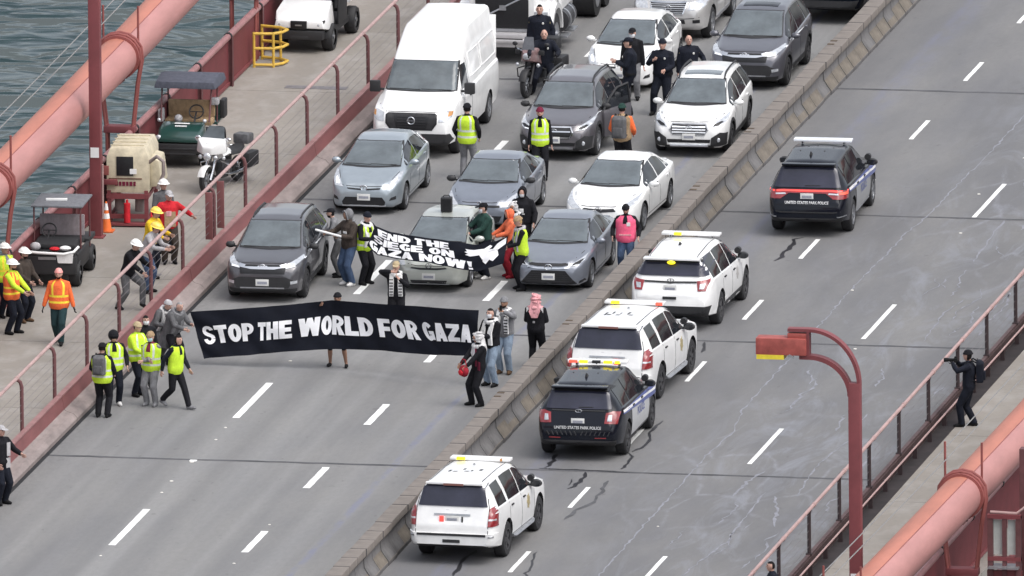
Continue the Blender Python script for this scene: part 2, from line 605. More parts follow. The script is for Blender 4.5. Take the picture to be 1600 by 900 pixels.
# ---------------------------------------------------------------- kerbs: steel beam with a top flange over a sloping concrete foot
def kerb(nm, x0, sg):
    k = tag(empty(nm, (0, 0, 0)), kind='structure')
    def X(d):
        return x0 - sg * d
    flm = M['flange'] if sg > 0 else mat('dark_flange', (0.085, 0.050, 0.050), .7, var=.4)  # right flange gets a darker brown than the left
    y = Y0
    i = 0
    while y < Y1:
        y2 = min(y + 15.24, Y1) - 0.03
        MB().prism([(X(.33), .30), (X(.33), .0), (X(0), .0), (X(0), .10), (X(.10), .20), (X(.24), .24)], 'y', y, y2, 0).build('kerb_foot', M['kerbc'], k)
        MB().prism([(X(.42), .58), (X(.36), .58), (X(.30), .25), (X(.42), .25)], 'y', y, y2, 0).build('kerb_web', M['kerbr'], k)
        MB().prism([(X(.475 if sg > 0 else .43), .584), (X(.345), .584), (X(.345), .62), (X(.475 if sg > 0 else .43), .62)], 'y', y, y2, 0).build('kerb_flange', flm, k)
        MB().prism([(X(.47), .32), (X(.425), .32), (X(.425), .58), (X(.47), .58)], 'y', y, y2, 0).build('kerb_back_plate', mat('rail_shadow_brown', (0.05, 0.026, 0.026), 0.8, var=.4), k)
        y = y2 + 0.03
    g = MB().box((x0 + sg * .05, (Y0 + Y1) / 2, .006), (.10, Y1 - Y0, .006))
    g.build('gutter_strip', M['gutter'], k)
    # fence on top of the kerb
    f = empty('kerb_railing', (X(.5), Y0, .62), 0, {'left_kerb': 'pink steel pipe railing between the left walkway and the road', 'right_kerb': 'pink steel pipe railing beside the walkway with the photographer'}[nm], 'railing')
    xb, xt = (X(.53), X(.64)) if sg > 0 else (X(.40), X(.52))
    mb = MB().tube([(xt, Y0, 1.77), (xt, (Y0 + Y1) / 2, 1.77), (xt, Y1, 1.77)], .042, 8)
    o = mb.build('top_rail', M['rail'], f, True)
    o.matrix_parent_inverse = Matrix.Translation(f.location).inverted()
    pz = -.30 if sg > 0 else 0.0
    pm = MB().tube([(0, 0, pz), (0, 0, .95), (-sg * .03, 0, 1.06), (-sg * .12, 0, 1.13)], .045, 8)
    pm.box((0, 0, pz + .01), (.14, .14, .03))
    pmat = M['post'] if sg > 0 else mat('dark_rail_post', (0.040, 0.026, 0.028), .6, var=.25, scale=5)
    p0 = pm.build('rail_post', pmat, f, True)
    me = p0.data
    bpy.data.objects.remove(p0)
    cm = MB().tube([(0, -.07, 0), (0, .07, 0)], .052, 8).build('rail_clamp', M['rail'], f, True)
    cme = cm.data
    bpy.data.objects.remove(cm)
    k2 = 0
    yy = -6.85 - 3.81 * 15
    while yy < Y1:
        if yy > Y0:
            link('rail_post', me, f, (xb - f.location.x, yy - f.location.y, 0))
            if sg < 0:
                pass
            link('rail_clamp', cme, f, (xt - f.location.x, yy - f.location.y, 1.15))
        yy += 3.81
    for z in (.80, .98, 1.16, 1.34, 1.52):
        o = MB().tube([(xb, Y0, z), (xb, Y1, z)], .0045, 5).build('fence_wire', M['wire'], f)
        o.matrix_parent_inverse = Matrix.Translation(f.location).inverted()
    if sg > 0:
        for yy in (15.4, 16.8):
            o = MB().box((xb, yy, 1.19), (.17, .06, 1.12)).build('gate_post', M['kerbr'], f, bevel=.01)
            o.matrix_parent_inverse = Matrix.Translation(f.location).inverted()
    else:
        # on this side the open back of the steel beam shows, with a flat strip coloured dark for the shaded gap and a low pipe
        MB().box((X(.66), (Y0 + Y1) / 2, .306), (.38, Y1 - Y0, .014)).build('gap_shade_strip', mat('gap_shade_dark', (0.022, 0.017, 0.018), .9, var=.5, scale=2), k)
        o = MB().tube([(X(.62), Y0, .60), (X(.62), Y1, .60)], .022, 8).build('low_rail', M['rail'], f, True)
        o.matrix_parent_inverse = Matrix.Translation(f.location).inverted()
        yy = Y0 + 1
        br = MB().box((0, 0, 0), (.10, .04, .28)).build('rail_bracket', pmat, f)
        bme = br.data
        bpy.data.objects.remove(br)
        while yy < Y1:
            link('rail_bracket', bme, f, (X(.59) - f.location.x, yy - f.location.y, -.17))
            yy += 3.81 / 2
kerb('left_kerb', 0.0, 1)
kerb('right_kerb', ROADW, -1)

# ---------------------------------------------------------------- outer railings
def outer_rail(x, sg, label):
    f = empty('outer_railing', (x, Y0, .3), 0, label, 'railing')
    def inv(o):
        o.matrix_parent_inverse = Matrix.Translation(f.location).inverted()
        return o
    inv(MB().tube([(x, Y0, 1.5), (x, Y1, 1.5)], .085, 10).build('top_rail', M['outrail'], f, True))
    inv(MB().box((x, (Y0 + Y1) / 2, .37), (.10, Y1 - Y0, .08)).build('bottom_rail', M['red'], f))
    pk = MB()
    y = Y0
    while y < Y1:
        pk.box((x, y, .92), (.035, .075, 1.02))
        y += .127
    tag(inv(pk.build('pickets', M['red'], f)), kind='stuff')
    pm = MB().box((0, 0, .6), (.12, .03, 1.2)).box((-.05, 0, .6), (.02, .14, 1.2)).box((.05, 0, .6), (.02, .14, 1.2)).build('rail_post', M['post'], f)
    me = pm.data
    bpy.data.objects.remove(pm)
    cm = MB().tube([(0, -.05, 0), (0, .05, 0)], .105, 10).build('rail_collar', M['black'], f, True)
    cme = cm.data
    bpy.data.objects.remove(cm)
    yy = -6.4 - 3.81 * 15
    while yy < Y1:
        if yy > Y0:
            link('rail_post', me, f, (sg * .06, yy - Y0, 0))
            link('rail_collar', cme, f, (0, yy - Y0, 1.2))
        yy += 3.81
outer_rail(-4.02, 1, 'dark red picket railing between the left walkway and the water')
outer_rail(ROADW + 4.02, -1, 'dark red picket railing half hidden under the nearer cable')

# ---------------------------------------------------------------- main cables
def _cz(y):
    return 3.16 + 3.0e-4 * y * y
def main_cable(x, label):
    cable_z = (lambda y: _cz(y)) if x < 0 else (lambda y: _cz(y) - .41)
    ys = [Y0 + 2 * i for i in range(int((Y1 - Y0) / 2) + 1)]
    mb = MB().tube([(x, y, cable_z(y)) for y in ys], .47, 32)
    co = mb.build('main_cable', [M['cablep'], M['cable']], None, True)
    for pl_ in co.data.polygons:                     # faces turned up or towards -x take a stronger orange
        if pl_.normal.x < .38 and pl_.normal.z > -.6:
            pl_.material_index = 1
    c = tag(co, label, 'bridge cable')
    for sx, hz in ((-.52, .92), (-.36, .80)):
        MB().tube([(x + sx, y, cable_z(y) + hz) for y in ys], .014, 5).build('hand_rope', M['rope'], c)
    seam = MB().tube([(x + .18, y, cable_z(y) + .436) for y in ys], .010, 5).build('cable_seam', M['band'], c)
    for yj in JOINTS:
        if not (Y0 < yj < Y1):
            continue
        z = cable_z(yj)
        bd = MB()
        for dy, r, ln in ((-.20, .53, .13), (.0, .50, .55), (.20, .53, .13)):
            bd.tube([(x, yj + dy - ln / 2, z), (x, yj + dy + ln / 2, z)], r, 26)
        bd.box((x, yj, z - .52), (.14, .5, .24))
        bo = bd.build('cable_band', M['band'], c, True)
        for k in (-.16, .16):
            for sx in (-.46, .46):
                MB().box((x + sx * .28, yj + k, z - .50), (.05, .09, .14)).build('clamp_bolt', M['post'], bo)
        for dy in (-.11, .11):                  # each rope loops over the band and hangs down on both sides
            pts = [(x - .30, yj + dy, -.6), (x - .30, yj + dy, z - 1.9), (x - .44, yj + dy, z - .65), (x - .54, yj + dy, z - .1)]
            for a in range(1, 8):
                t = math.pi - math.pi * a / 8
                pts.append((x + .55 * math.cos(t), yj + dy, z + .55 * math.sin(t)))
            pts += [(x + .54, yj + dy, z - .1), (x + .44, yj + dy, z - .65), (x + .30, yj + dy, z - 1.9), (x + .30, yj + dy, -.6)]
            MB().tube(pts, .036, 8).build('suspender_rope', M['band'], c, True)
        MB().box((x, yj, z - 1.75), (.74, .34, .16)).build('rope_spreader', M['red'], c, bevel=.015)
        for sx in (-.44, .40):
            MB().tube([(x + sx, yj + .3, z + .25), (x + sx, yj + .3, z + 1.15)], .028, 6).build('stanchion', M['band'], c)
main_cable(-4.28, 'thick orange bridge cable over the water at the left edge')
main_cable(ROADW + 4.61, 'thick pink orange bridge cable across the lower right corner')

# ---------------------------------------------------------------- street lamps
def lamp(x, y, label):
    L = empty('street_lamp', (x, y, .3), 0, label, 'street lamp', 'street lamps of the bridge')
    mb = MB().box((0, 0, 3.25), (.27, .26, 6.5)).box((0, 0, .02), (.38, .38, .05))
    mb.build('lamp_post', M['red'], L, bevel=.02)
    def arc(cx, cz, rx, rz, x1, nm, w_=.24, th=.07):
        o = MB()
        pts = []
        for i in range(15):
            t = math.pi / 2 * i / 14
            pts.append((cx + rx * math.cos(t), cz + rz * math.sin(t)))
        pts.append((x1, cz + rz))
        rings = []
        for i, (px, pz) in enumerate(pts):
            a, c2 = pts[max(0, i - 1)], pts[min(len(pts) - 1, i + 1)]
            d = Vector((c2[0] - a[0], 0, c2[1] - a[1])).normalized()
            nn = Vector((d.z, 0, -d.x)) * th / 2
            p = Vector((px, 0, pz))
            rings.append([p + nn + Vector((0, -w_ / 2, 0)), p + nn + Vector((0, w_ / 2, 0)), p - nn + Vector((0, w_ / 2, 0)), p - nn + Vector((0, -w_ / 2, 0))])
        o.loft(rings).build(nm, M['red'], L, True, angle=30)
    arc(.10 - 1.12, 6.44, 1.12, 1.23, -1.50, 'lamp_arm')
    arc(.0 - 1.02, 6.2, .92, .86, -1.24, 'lamp_arm', th=.10)
    MB().box((-1.04, 0, 7.36), (.06, .26, .60)).build('arm_strut', M['red'], L)
    hd = MB().box((-1.64, 0, 7.30), (1.14, .42, .38)).box((-1.28, 0, 7.54), (.45, .25, .12))
    h = hd.build('lamp_head', mat('lamp_head_red', (0.33, 0.075, 0.062), .55, var=.28, scale=4), L, bevel=.02)
    MB().box((-1.88, -.02, 7.065), (.62, .40, .10)).build('lamp_lens', mat('lamp_lens_yellow', (0.74, 0.60, 0.05), .35, var=.15), h)
    MB().box((-1.41, -.2, 7.09), (.12, .06, .06), ry=.5).build('lens_clip', M['steel'], h)
    MB().box((0, -.137, 2.05), (.20, .012, .24)).build('post_tag', M['white'], L)
    MB().box((.16, -.02, 1.1), (.03, .08, 1.3)).build('cable_conduit', M['rail'], L)
    return L
lamp(-3.52, 16.9, 'tall dark red lamp post between the black utility cart and the beige compressor')
lamp(22.92, -28.93, 'red lamp post with curved double arm and box head at right')

# ---------------------------------------------------------------- movable median barrier, one-metre blocks
bar = empty('median_barrier', (9.86, Y0, 0), 0, 'long concrete median barrier of one metre blocks with tan caps', 'barrier')
prof = [(.31, 0.0), (.31, .10), (.215, .23), (.135, .36), (.118, .55), (.19, .635), (.19, .80)]
ring = prof + [(-a, c) for a, c in reversed(prof)]
sets = []
for stain in (0, 1, 2):
    mb = MB()
    n = len(ring)
    vs = [(a, yy, c) for yy in (0.0, .955) for a, c in ring]
    mb.add(vs, [(j, (j + 1) % n, n + (j + 1) % n, n + j) for j in range(n)])
    mb.add(vs, [tuple(reversed(range(n))), tuple(range(n, 2 * n))])
    mi = []
    for j in range(n):
        (a, c), (a2, c2) = ring[j], ring[(j + 1) % n]
        zc = (c + c2) / 2
        mi.append(0 if zc > .6 else (2 if (.10 < zc < .40 and stain == 0) or (.10 < zc < .25 and stain == 1) else 1))
    mb.mi = mi + [1, 1]
    o = mb.build('barrier_segment', [M['capc'], M['barc'], M['baro']], bar, bevel=.012)
    sets.append(o.data)
    bpy.data.objects.remove(o)
k = 0
y = Y0
while y < Y1 - 1:
    o = link('barrier_segment', sets[random.choice((0, 0, 0, 1, 2, 2))], bar, (random.uniform(-.012, .012), y - Y0, random.uniform(-.004, .004)))
    o.rotation_euler.z = random.uniform(-.006, .006)
    y += 1.0
core = MB()
core.prism([(a * .90, max(.02, c - .012)) for a, c in ring], 'y', 0.3, Y1 - Y0 - 1.3).build('barrier_joint_core', mat('barrier_gap', (0.03, 0.027, 0.025), .9, var=.3), bar)
for yy in (-2.6, 5.9, 22.1, 29.2, 40.2):
    for d in (0, .42):
        MB().box((-.10, yy - Y0 + d, .806), (.16, .10, .014)).build('lifting_slot', mat('slot_rust', (.09, .065, .045), .9, var=.3), bar)

# ================================================================ VEHICLES
def paint(name, c, rough=0.32, metal=0.0, coat=0.9, spec=0.5):
    return mat(name, c, rough, metal, var=0.09, scale=2.6, coat=coat, spec=spec)


M.update(
    screen=mat('windscreen_glass', (0.094, 0.110, 0.118), 0.05, var=0.42, scale=1.0, spec=0.7, coat=0.6),  # mottled grey base paints reflections into the opaque glass
    glass=mat('side_glass', (0.016, 0.018, 0.022), 0.05, var=0.6, scale=3.5, spec=0.45, coat=0.0),
    priv=mat('tinted_rear_glass', (0.028, 0.029, 0.048), 0.07, var=0.25, scale=1.5, spec=0.45, coat=0.2),
    trim=mat('black_plastic_trim', (0.022, 0.022, 0.024), 0.6, var=0.2, scale=5),
    grille=mat('grille_black', (0.012, 0.012, 0.014), 0.4, var=0.3, scale=15),
    chrome=mat('bright_chrome', (0.72, 0.73, 0.75), 0.14, 1.0, var=0.04),
    lamp=mat('headlamp_lens', (0.55, 0.57, 0.60), 0.08, 0.3, var=0.30, scale=9, coat=1.0),
    led=mat('running_light', (0.85, 0.88, 0.92), 0.2, var=0.05),
    redlens=mat('tail_lamp_red', (0.24, 0.018, 0.022), 0.12, var=0.35, scale=8, coat=1.0),
    redlit=mat('tail_lamp_lit', (0.75, 0.06, 0.05), 0.2, var=0.1, emit=0.8),
    amber=mat('amber_beacon_lit', (0.90, 0.72, 0.02), 0.2, var=0.05, emit=0.9),
    amberoff=mat('amber_lens', (0.50, 0.22, 0.05), 0.15, var=0.2, coat=1.0),
    redbeacon=mat('red_beacon_lit', (0.85, 0.10, 0.06), 0.2, var=0.05, emit=0.5),
    plate=mat('plate_white', (0.68, 0.68, 0.66), 0.5, var=0.05),
    platem=mat('plate_print', (0.30, 0.31, 0.36), 0.5, var=0.3, scale=60),
    alloy=mat('alloy_wheel', (0.33, 0.34, 0.36), 0.3, 0.75, var=0.15),
    alloyd=mat('dark_wheel', (0.06, 0.06, 0.065), 0.4, 0.4, var=0.15),
    seam=mat('panel_gap', (0.022, 0.022, 0.025), 0.8, var=0.1),
    blue=mat('police_blue', (0.045, 0.075, 0.30), 0.35, var=0.08, coat=.6),
    letter=mat('white_letter', (0.74, 0.74, 0.74), 0.5, var=0.05),
    gold=mat('gold_emblem', (0.36, 0.30, 0.16), 0.5, var=0.45, scale=30),
)


def keyf(keys, s=0.07):
    def lin(y):
        if y <= keys[0][0]:
            return keys[0][1]
        for (a, p), (b_, q) in zip(keys, keys[1:]):
            if y <= b_:
                return p + (q - p) * (y - a) / max(b_ - a, 1e-6)
        return keys[-1][1]
    return lambda y: (lin(y - s) + 2 * lin(y) + lin(y + s)) / 4


class Car:
    """body grown from silhouette, belt, plan and roof-width curves; every other piece is laid on its surface"""

    def __init__(self, name, sp, loc, rz, label, cat, body_mat, group=None):
        self.sp = sp
        self.L, self.W = sp['L'], sp['W']
        self.pm = body_mat
        self.root = empty(name, (loc[0], loc[1], loc[2] if len(loc) > 2 else 0.0), rz, label, cat, group)
        self.f = {k: keyf(sp[k], sp.get('sm', 0.07)) for k in ('top', 'belt', 'plan', 'roof', 'bot')}
        self.body()
        self.wheels()

    def section(self, y):
        f = self.f
        W, zb, zt, z0, wt = f['plan'](y), f['belt'](y), f['top'](y), f['bot'](y), f['roof'](y)
        zt = max(zt, zb + .03)
        h = zt - zb
        r = min(.10, .45 * h)
        wt = min(wt, .93 * W)
        tum = self.sp.get('flare', 0.0)
        hh = zb - z0
        p = [(0, z0), (.55 * W, z0), (.88 * W, z0 + .01), (.955 * W, z0 + .05), (.985 * W, z0 + .25 * hh), (W, z0 + .45 * hh), (.998 * W, z0 + .66 * hh),
             (.985 * W + tum, zb - .10 * hh), (.955 * W, zb)]
        g0, g1 = (.935 * W, zb + .012), (wt + .03, zt - r)
        for t in (0.0, .5, 1.0):
            bow = .018 * math.sin(math.pi * t) * min(1, h / .4)
            p.append((g0[0] + (g1[0] - g0[0]) * t + bow, g0[1] + (g1[1] - g0[1]) * t))
        p += [(wt - .005, zt - .42 * r), (wt - .07, zt - .14 * r), (.72 * wt, zt - .015 * min(1, h / .1)), (.36 * wt, zt), (0, zt + .004)]
        return p

    def body(self):
        sp = self.sp
        L = self.L
        n = 88
        ys = [L * i / n for i in range(n + 1)]
        ys[1:1] = [.02, .045]
        ys[-1:-1] = [L - .045, L - .02]
        ys = sorted(set(ys))
        rings = []
        for y in ys:
            p = self.section(y)
            rings.append([(a, y, c) for a, c in p] + [(-a, y, c) for a, c in reversed(p[1:-1])])
        mb = MB().loft(rings, 0)
        o = mb.build('body', [self.pm, M['dark']], self.root, True, angle=38)
        # wheel housings
        cut = MB()
        for ax in sp['axles']:
            for s in (-1, 1):
                cut.cyl((s * (self.W / 2 - .30), ax, sp['tr'] + .005), (s * (self.W / 2 + .2), ax, sp['tr'] + .005), sp['tr'] + sp.get('arch', .055), 28, 1)
        c = cut.build('cutter', [self.pm, M['dark']], self.root)
        md = o.modifiers.new('b', 'BOOLEAN')
        md.operation = 'DIFFERENCE'
        md.solver = 'EXACT'
        md.object = c
        bpy.context.view_layer.update()
        me = bpy.data.meshes.new_from_object(o.evaluated_get(bpy.context.evaluated_depsgraph_get()))
        # the full surface, before the cut, carries everything laid on it
        bm = bmesh.new()
        bm.from_mesh(o.data)
        self.bvh = BVHTree.FromBMesh(bm)
        bm.free()
        o.modifiers.clear()
        old = o.data
        o.data = me
        me.set_sharp_from_angle(angle=R(38))
        bpy.data.objects.remove(c)
        bpy.data.meshes.remove(old)
        self.bodyo = o

    def wheels(self):
        sp = self.sp
        tr, tw = sp['tr'], sp.get('tw', .22)
        rr = tr * sp.get('rim', .70)
        t = MB()
        rings = []
        prof = [(-.5, rr), (-.5, tr * .9), (-.38, tr * .985), (-.2, tr), (.2, tr), (.38, tr * .985), (.5, tr * .9), (.5, rr)]
        for k in range(29):
            a = 2 * math.pi * k / 28
            rings.append([(p * tw, r * math.cos(a), r * math.sin(a)) for p, r in prof])
        t.loft(rings, 0, cap=False, closed=False)
        to = t.build('wheel', M['black'], None, True)
        rm = MB().cyl((-.3 * tw, 0, 0), (.22 * tw, 0, 0), rr * .99, 24, 0)
        ns = sp.get('spokes', 5)
        for k in range(ns):
            a = 2 * math.pi * k / ns
            d = Vector((0, math.cos(a), math.sin(a)))
            q = Vector((0, -math.sin(a), math.cos(a)))
            w1, w2 = rr * .16, rr * .24
            pts = [d * rr * .12 + q * w1, d * rr * .12 - q * w1, d * rr * .98 - q * w2, d * rr * .98 + q * w2]
            rm.loft([[Vector((.20 * tw, 0, 0)) + p for p in pts], [Vector((.44 * tw, 0, 0)) + p for p in pts]], 1)
        rm.cyl((.2 * tw, 0, 0), (.47 * tw, 0, 0), rr * .22, 12, 1)
        rg = []
        for k in range(25):
            a = 2 * math.pi * k / 24
            rg.append([(x * tw, r * rr * math.cos(a), r * rr * math.sin(a)) for x, r in ((.30, .90), (.49, .91), (.505, 1.0), (.30, 1.0))])
        rm.loft(rg, 1, cap=False)
        ro = rm.build('rim', [M['dark'], M[sp.get('rimmat', 'alloy')]], None, True, angle=30)
        tm, rmm = to.data, ro.data
        bpy.data.objects.remove(to)
        bpy.data.objects.remove(ro)
        for ax in sp['axles']:
            for s in (-1, 1):
                wz = link('wheel', tm, self.root, (s * (self.W / 2 - tw / 2 - .015), ax, tr), 0 if s > 0 else math.pi)
                wz.rotation_euler.x = random.uniform(0, 1.2)
                link('rim', rmm, wz)

    # ---- pieces laid on the surface
    def ray(self, axis, a, b_):
        o, d = {'front': ((a, -3, b_), (0, 1, 0)), 'rear': ((a, 30, b_), (0, -1, 0)), 'left': ((4, a, b_), (-1, 0, 0)),
                'right': ((-4, a, b_), (1, 0, 0)), 'top': ((a, b_, 8), (0, 0, -1))}[axis]
        h = self.bvh.ray_cast(Vector(o), Vector(d))
        if h[0] is None:
            q = {'front': (a, 0, b_), 'rear': (a, self.L, b_), 'left': (self.W / 2, a, b_), 'right': (-self.W / 2, a, b_), 'top': (a, b_, 1.2)}[axis]
            h = self.bvh.find_nearest(Vector(q))
            return h[0].copy(), h[1].copy()
        return h[0].copy(), h[1].copy()

    def patch(self, name, poly, axis, m, off=.006, parent=None, step=.07, depth=.03):
        bm = bmesh.new()
        vs = [bm.verts.new((a, b_, 0)) for a, b_ in poly]
        try:
            bm.faces.new(vs)
        except ValueError:
            bm.free()
            return None
        bmesh.ops.triangulate(bm, faces=bm.faces)
        for _ in range(6):
            es = [e for e in bm.edges if e.calc_length() > step]
            if not es:
                break
            bmesh.ops.subdivide_edges(bm, edges=es, cuts=1, use_grid_fill=False)
            bmesh.ops.triangulate(bm, faces=bm.faces)
        out_d = {'front': Vector((0, -1, 0)), 'rear': Vector((0, 1, 0)), 'left': Vector((1, 0, 0)), 'right': Vector((-1, 0, 0)), 'top': Vector((0, 0, 1))}[axis]
        for v in bm.verts:
            p, nr = self.ray(axis, v.co.x, v.co.y)
            if nr.dot(out_d) < 0:
                nr = -nr
            v.co = p + (nr * .6 + out_d * .4) * off
        # give the piece a rim that sinks into the body
        be = [e for e in bm.edges if len(e.link_faces) == 1]
        r = bmesh.ops.extrude_edge_only(bm, edges=be)
        for v in [g for g in r['geom'] if isinstance(g, bmesh.types.BMVert)]:
            v.co -= out_d * depth
        bmesh.ops.recalc_face_normals(bm, faces=bm.faces)
        ctr = sum((f.calc_center_median() for f in bm.faces), Vector()) / max(1, len(bm.faces))
        big = max(bm.faces, key=lambda f: f.calc_area())
        if big.normal.dot(out_d) < 0:
            bmesh.ops.reverse_faces(bm, faces=bm.faces)
        me = bpy.data.meshes.new(name)
        bm.to_mesh(me)
        bm.free()
        me.materials.append(m)
        me.shade_smooth()
        me.set_sharp_from_angle(angle=R(35))
        o = bpy.data.objects.new(name, me)
        col.objects.link(o)
        o.parent = parent or self.root
        return o

    def strip(self, name, pts, axis, wid, m, off=.004, parent=None, closed=False):
        """a narrow band along a polyline, laid on the surface"""
        P2 = []
        ps = pts + [pts[0]] if closed else pts
        for (a0, b0), (a1, b1) in zip(ps, ps[1:]):
            d = math.hypot(a1 - a0, b1 - b0)
            n = max(1, int(d / .1))
            P2 += [(a0 + (a1 - a0) * i / n, b0 + (b1 - b0) * i / n) for i in range(n)]
        P2.append(ps[-1])
        out_d = {'front': Vector((0, -1, 0)), 'rear': Vector((0, 1, 0)), 'left': Vector((1, 0, 0)), 'right': Vector((-1, 0, 0)), 'top': Vector((0, 0, 1))}[axis]
        vs = []
        for i, (a, b_) in enumerate(P2):
            p, q = P2[max(0, i - 1)], P2[min(len(P2) - 1, i + 1)]
            dx, dy = q[0] - p[0], q[1] - p[1]
            k = math.hypot(dx, dy) or 1
            for s in (-1, 1):
                co, nr = self.ray(axis, a - s * dy / k * wid / 2, b_ + s * dx / k * wid / 2)
                if nr.dot(out_d) < 0:
                    nr = -nr
                vs.append(co + (nr * .5 + out_d * .5) * off)
        n = len(P2)
        low = [v - out_d * .02 for v in vs]
        fs = []
        for i in range(n - 1):
            fs.append((2 * i, 2 * i + 1, 2 * i + 3, 2 * i + 2))
            fs.append((2 * i, 2 * i + 2, 2 * n + 2 * i + 2, 2 * n + 2 * i))
            fs.append((2 * i + 1, 2 * n + 2 * i + 1, 2 * n + 2 * i + 3, 2 * i + 3))
        return MB().add(vs + low, fs).build(name, m, parent or self.root)

    def dlo(self, ya, yb, lo=.03, hi=.115, cut0=0.0):
        """outline of a side window between two stations, following belt and roof"""
        up = []
        for i in range(9):
            y = ya + (yb - ya) * i / 8
            z1 = self.f['top'](y) - hi
            z0 = self.f['belt'](y) + lo
            if z1 > z0 + .03:
                up.append((y, z1))
        if len(up) < 2:
            return None
        y0, y1 = up[0][0], up[-1][0]
        dn = [(y1, self.f['belt'](y1) + lo), ((y0 + y1) / 2, self.f['belt']((y0 + y1) / 2) + lo), (y0, self.f['belt'](y0) + lo)]
        return up + dn

    def side(self, fn, *a, **k):
        for ax in ('left', 'right'):
            fn(ax, *a, **k)

    def sidewin(self, spans, m=None, frame=True):
        for ax in ('left', 'right'):
            for ya, yb in spans:
                poly = self.dlo(ya, yb)
                if poly:
                    if frame:
                        pass
                    self.patch('side_window', poly, ax, m or M['glass'], .007, step=.2)

    def doors(self, ys, zlo=.30, handles=True, handle_mat=None):
        """door gaps at stations ys, joined along the sill; one handle near the rear gap of each door"""
        for ax in ('left', 'right'):
            sg = 1 if ax == 'left' else -1
            for i, y in enumerate(ys):
                self.strip('door_gap', [(y, self.f['belt'](y) + .0), (y + .02, .75), (y, zlo)], ax, .014, M['seam'], .003)
            self.strip('door_gap', [(ys[0], zlo), (ys[-1], zlo)], ax, .014, M['seam'], .003)
            if handles:
                for y in ys[1:]:
                    yy = y - .20
                    z = self.f['belt'](yy) - .10
                    p, _ = self.ray(ax, yy, z)
                    MB().box((p.x + sg * .012, yy, z), (.035, .17, .035)).build('door_handle', handle_mat or self.pm, self.root, bevel=.008)

    def mirrors(self, y, z, m=None, s=1.0, w_=.20):
        for sg, ax in ((1, 'left'), (-1, 'right')):
            p, _ = self.ray(ax, y + .05, z)
            mb = MB().ell((p.x + sg * .15 * s, y, z + .03), (.115 * s, .075 * s, .075 * s), 10, 7)
            mb.box((p.x + sg * .04, y + .03, z - .01), (.14, .06, .035))
            o = mb.build('side_mirror', m or self.pm, self.root, True)
            MB().box((p.x + sg * .155 * s, y + .07 * s, z + .035), (.16 * s, .02, .10 * s)).build('mirror_glass', M['glass'], o)

    def plateat(self, axis, a, z, m=None, off=.012):
        p, _ = self.ray(axis, a, z)
        sy = -1 if axis == 'front' else 1
        o = MB().box((a, p.y + sy * off, z), (.31, .012, .155)).build('number_plate', m or M['plate'], self.root, bevel=.004)
        MB().box((a, p.y + sy * (off + .006), z - .005), (.23, .006, .06)).build('plate_print', M['platem'], o)

    def arches(self, m, wid=.07):
        tr = self.sp['tr']
        for ax in ('left', 'right'):
            for y in self.sp['axles']:
                r = tr + self.sp.get('arch', .055) + wid / 2 + .0
                pts = []
                for k in range(17):
                    t = math.pi * (-.06 + 1.12 * k / 16)
                    pts.append((y + r * math.cos(t), tr + r * math.sin(t)))
                self.strip('arch_trim', pts, ax, wid, m, .010)

    def sills(self, m, z=.30, h=.16):
        a0 = self.sp['axles'][0] + self.sp['tr'] + .10
        a1 = self.sp['axles'][1] - self.sp['tr'] - .10
        for ax in ('left', 'right'):
            self.patch('sill_trim', [(a0, z - h / 2), (a1, z - h / 2), (a1, z + h / 2), (a0, z + h / 2)], ax, m, .012, step=.3)

    def rails(self, m, x, ya, yb, h=.055):
        for sg in (-1, 1):
            pts = []
            for i in range(9):
                y = ya + (yb - ya) * i / 8
                z = self.ray('top', sg * x, y)[0].z
                pts.append((sg * x, y, z + (h if 0 < i < 8 else .0)))
            MB().tube(pts, .022, 8).build('roof_rail', m, self.root, True)

    def wipers(self, x0, z0, x1, z1, axis='front'):
        sy = -1 if axis == 'front' else 1
        pts = []
        for i in range(5):
            t = i / 4
            p, nr = self.ray(axis, x0 + (x1 - x0) * t, z0 + (z1 - z0) * t)
            pts.append(p + Vector((0, sy * .02, .012)))
        return MB().tube(pts, .009, 5).build('wiper', M['trim'], self.root)

    def fin(self, x, y, s=1.0, m=None):
        z = self.ray('top', x, y)[0].z
        MB().loft([[(x - .03, y - .10 * s, z - .01), (x + .03, y - .10 * s, z - .01), (x + .03, y + .08 * s, z - .01), (x - .03, y + .08 * s, z - .01)],
                   [(x - .008, y + .02 * s, z + .07 * s), (x + .008, y + .02 * s, z + .07 * s), (x + .008, y + .07 * s, z + .07 * s), (x - .008, y + .07 * s, z + .07 * s)]]
                  ).build('aerial_fin', m or self.pm, self.root)

    def windscreen(self, zb, zt, wb, wt, m=None, name='windscreen', axis='front', band=True, bulge=.02):
        poly = []
        for i in range(9):
            t = i / 8 * 2 - 1
            poly.append((t * wb, zb - bulge * (1 - t * t) * -1 * 0 + (-bulge) * (1 - t * t)))
        for i in range(9):
            t = 1 - i / 8 * 2
            poly.append((t * wt, zt + bulge * .6 * (1 - t * t)))
        mm = m or M['screen']
        if band:
            big = [(a * 1.035, zb - .022 + (b_ - zb) * 1.0 + (.035 if b_ > (zb + zt) / 2 else 0)) for a, b_ in poly]
            self.patch('screen_surround', big, axis, M['trim'], .010, step=.07)
        return self.patch(name, poly, axis, mm, .018, step=.07)

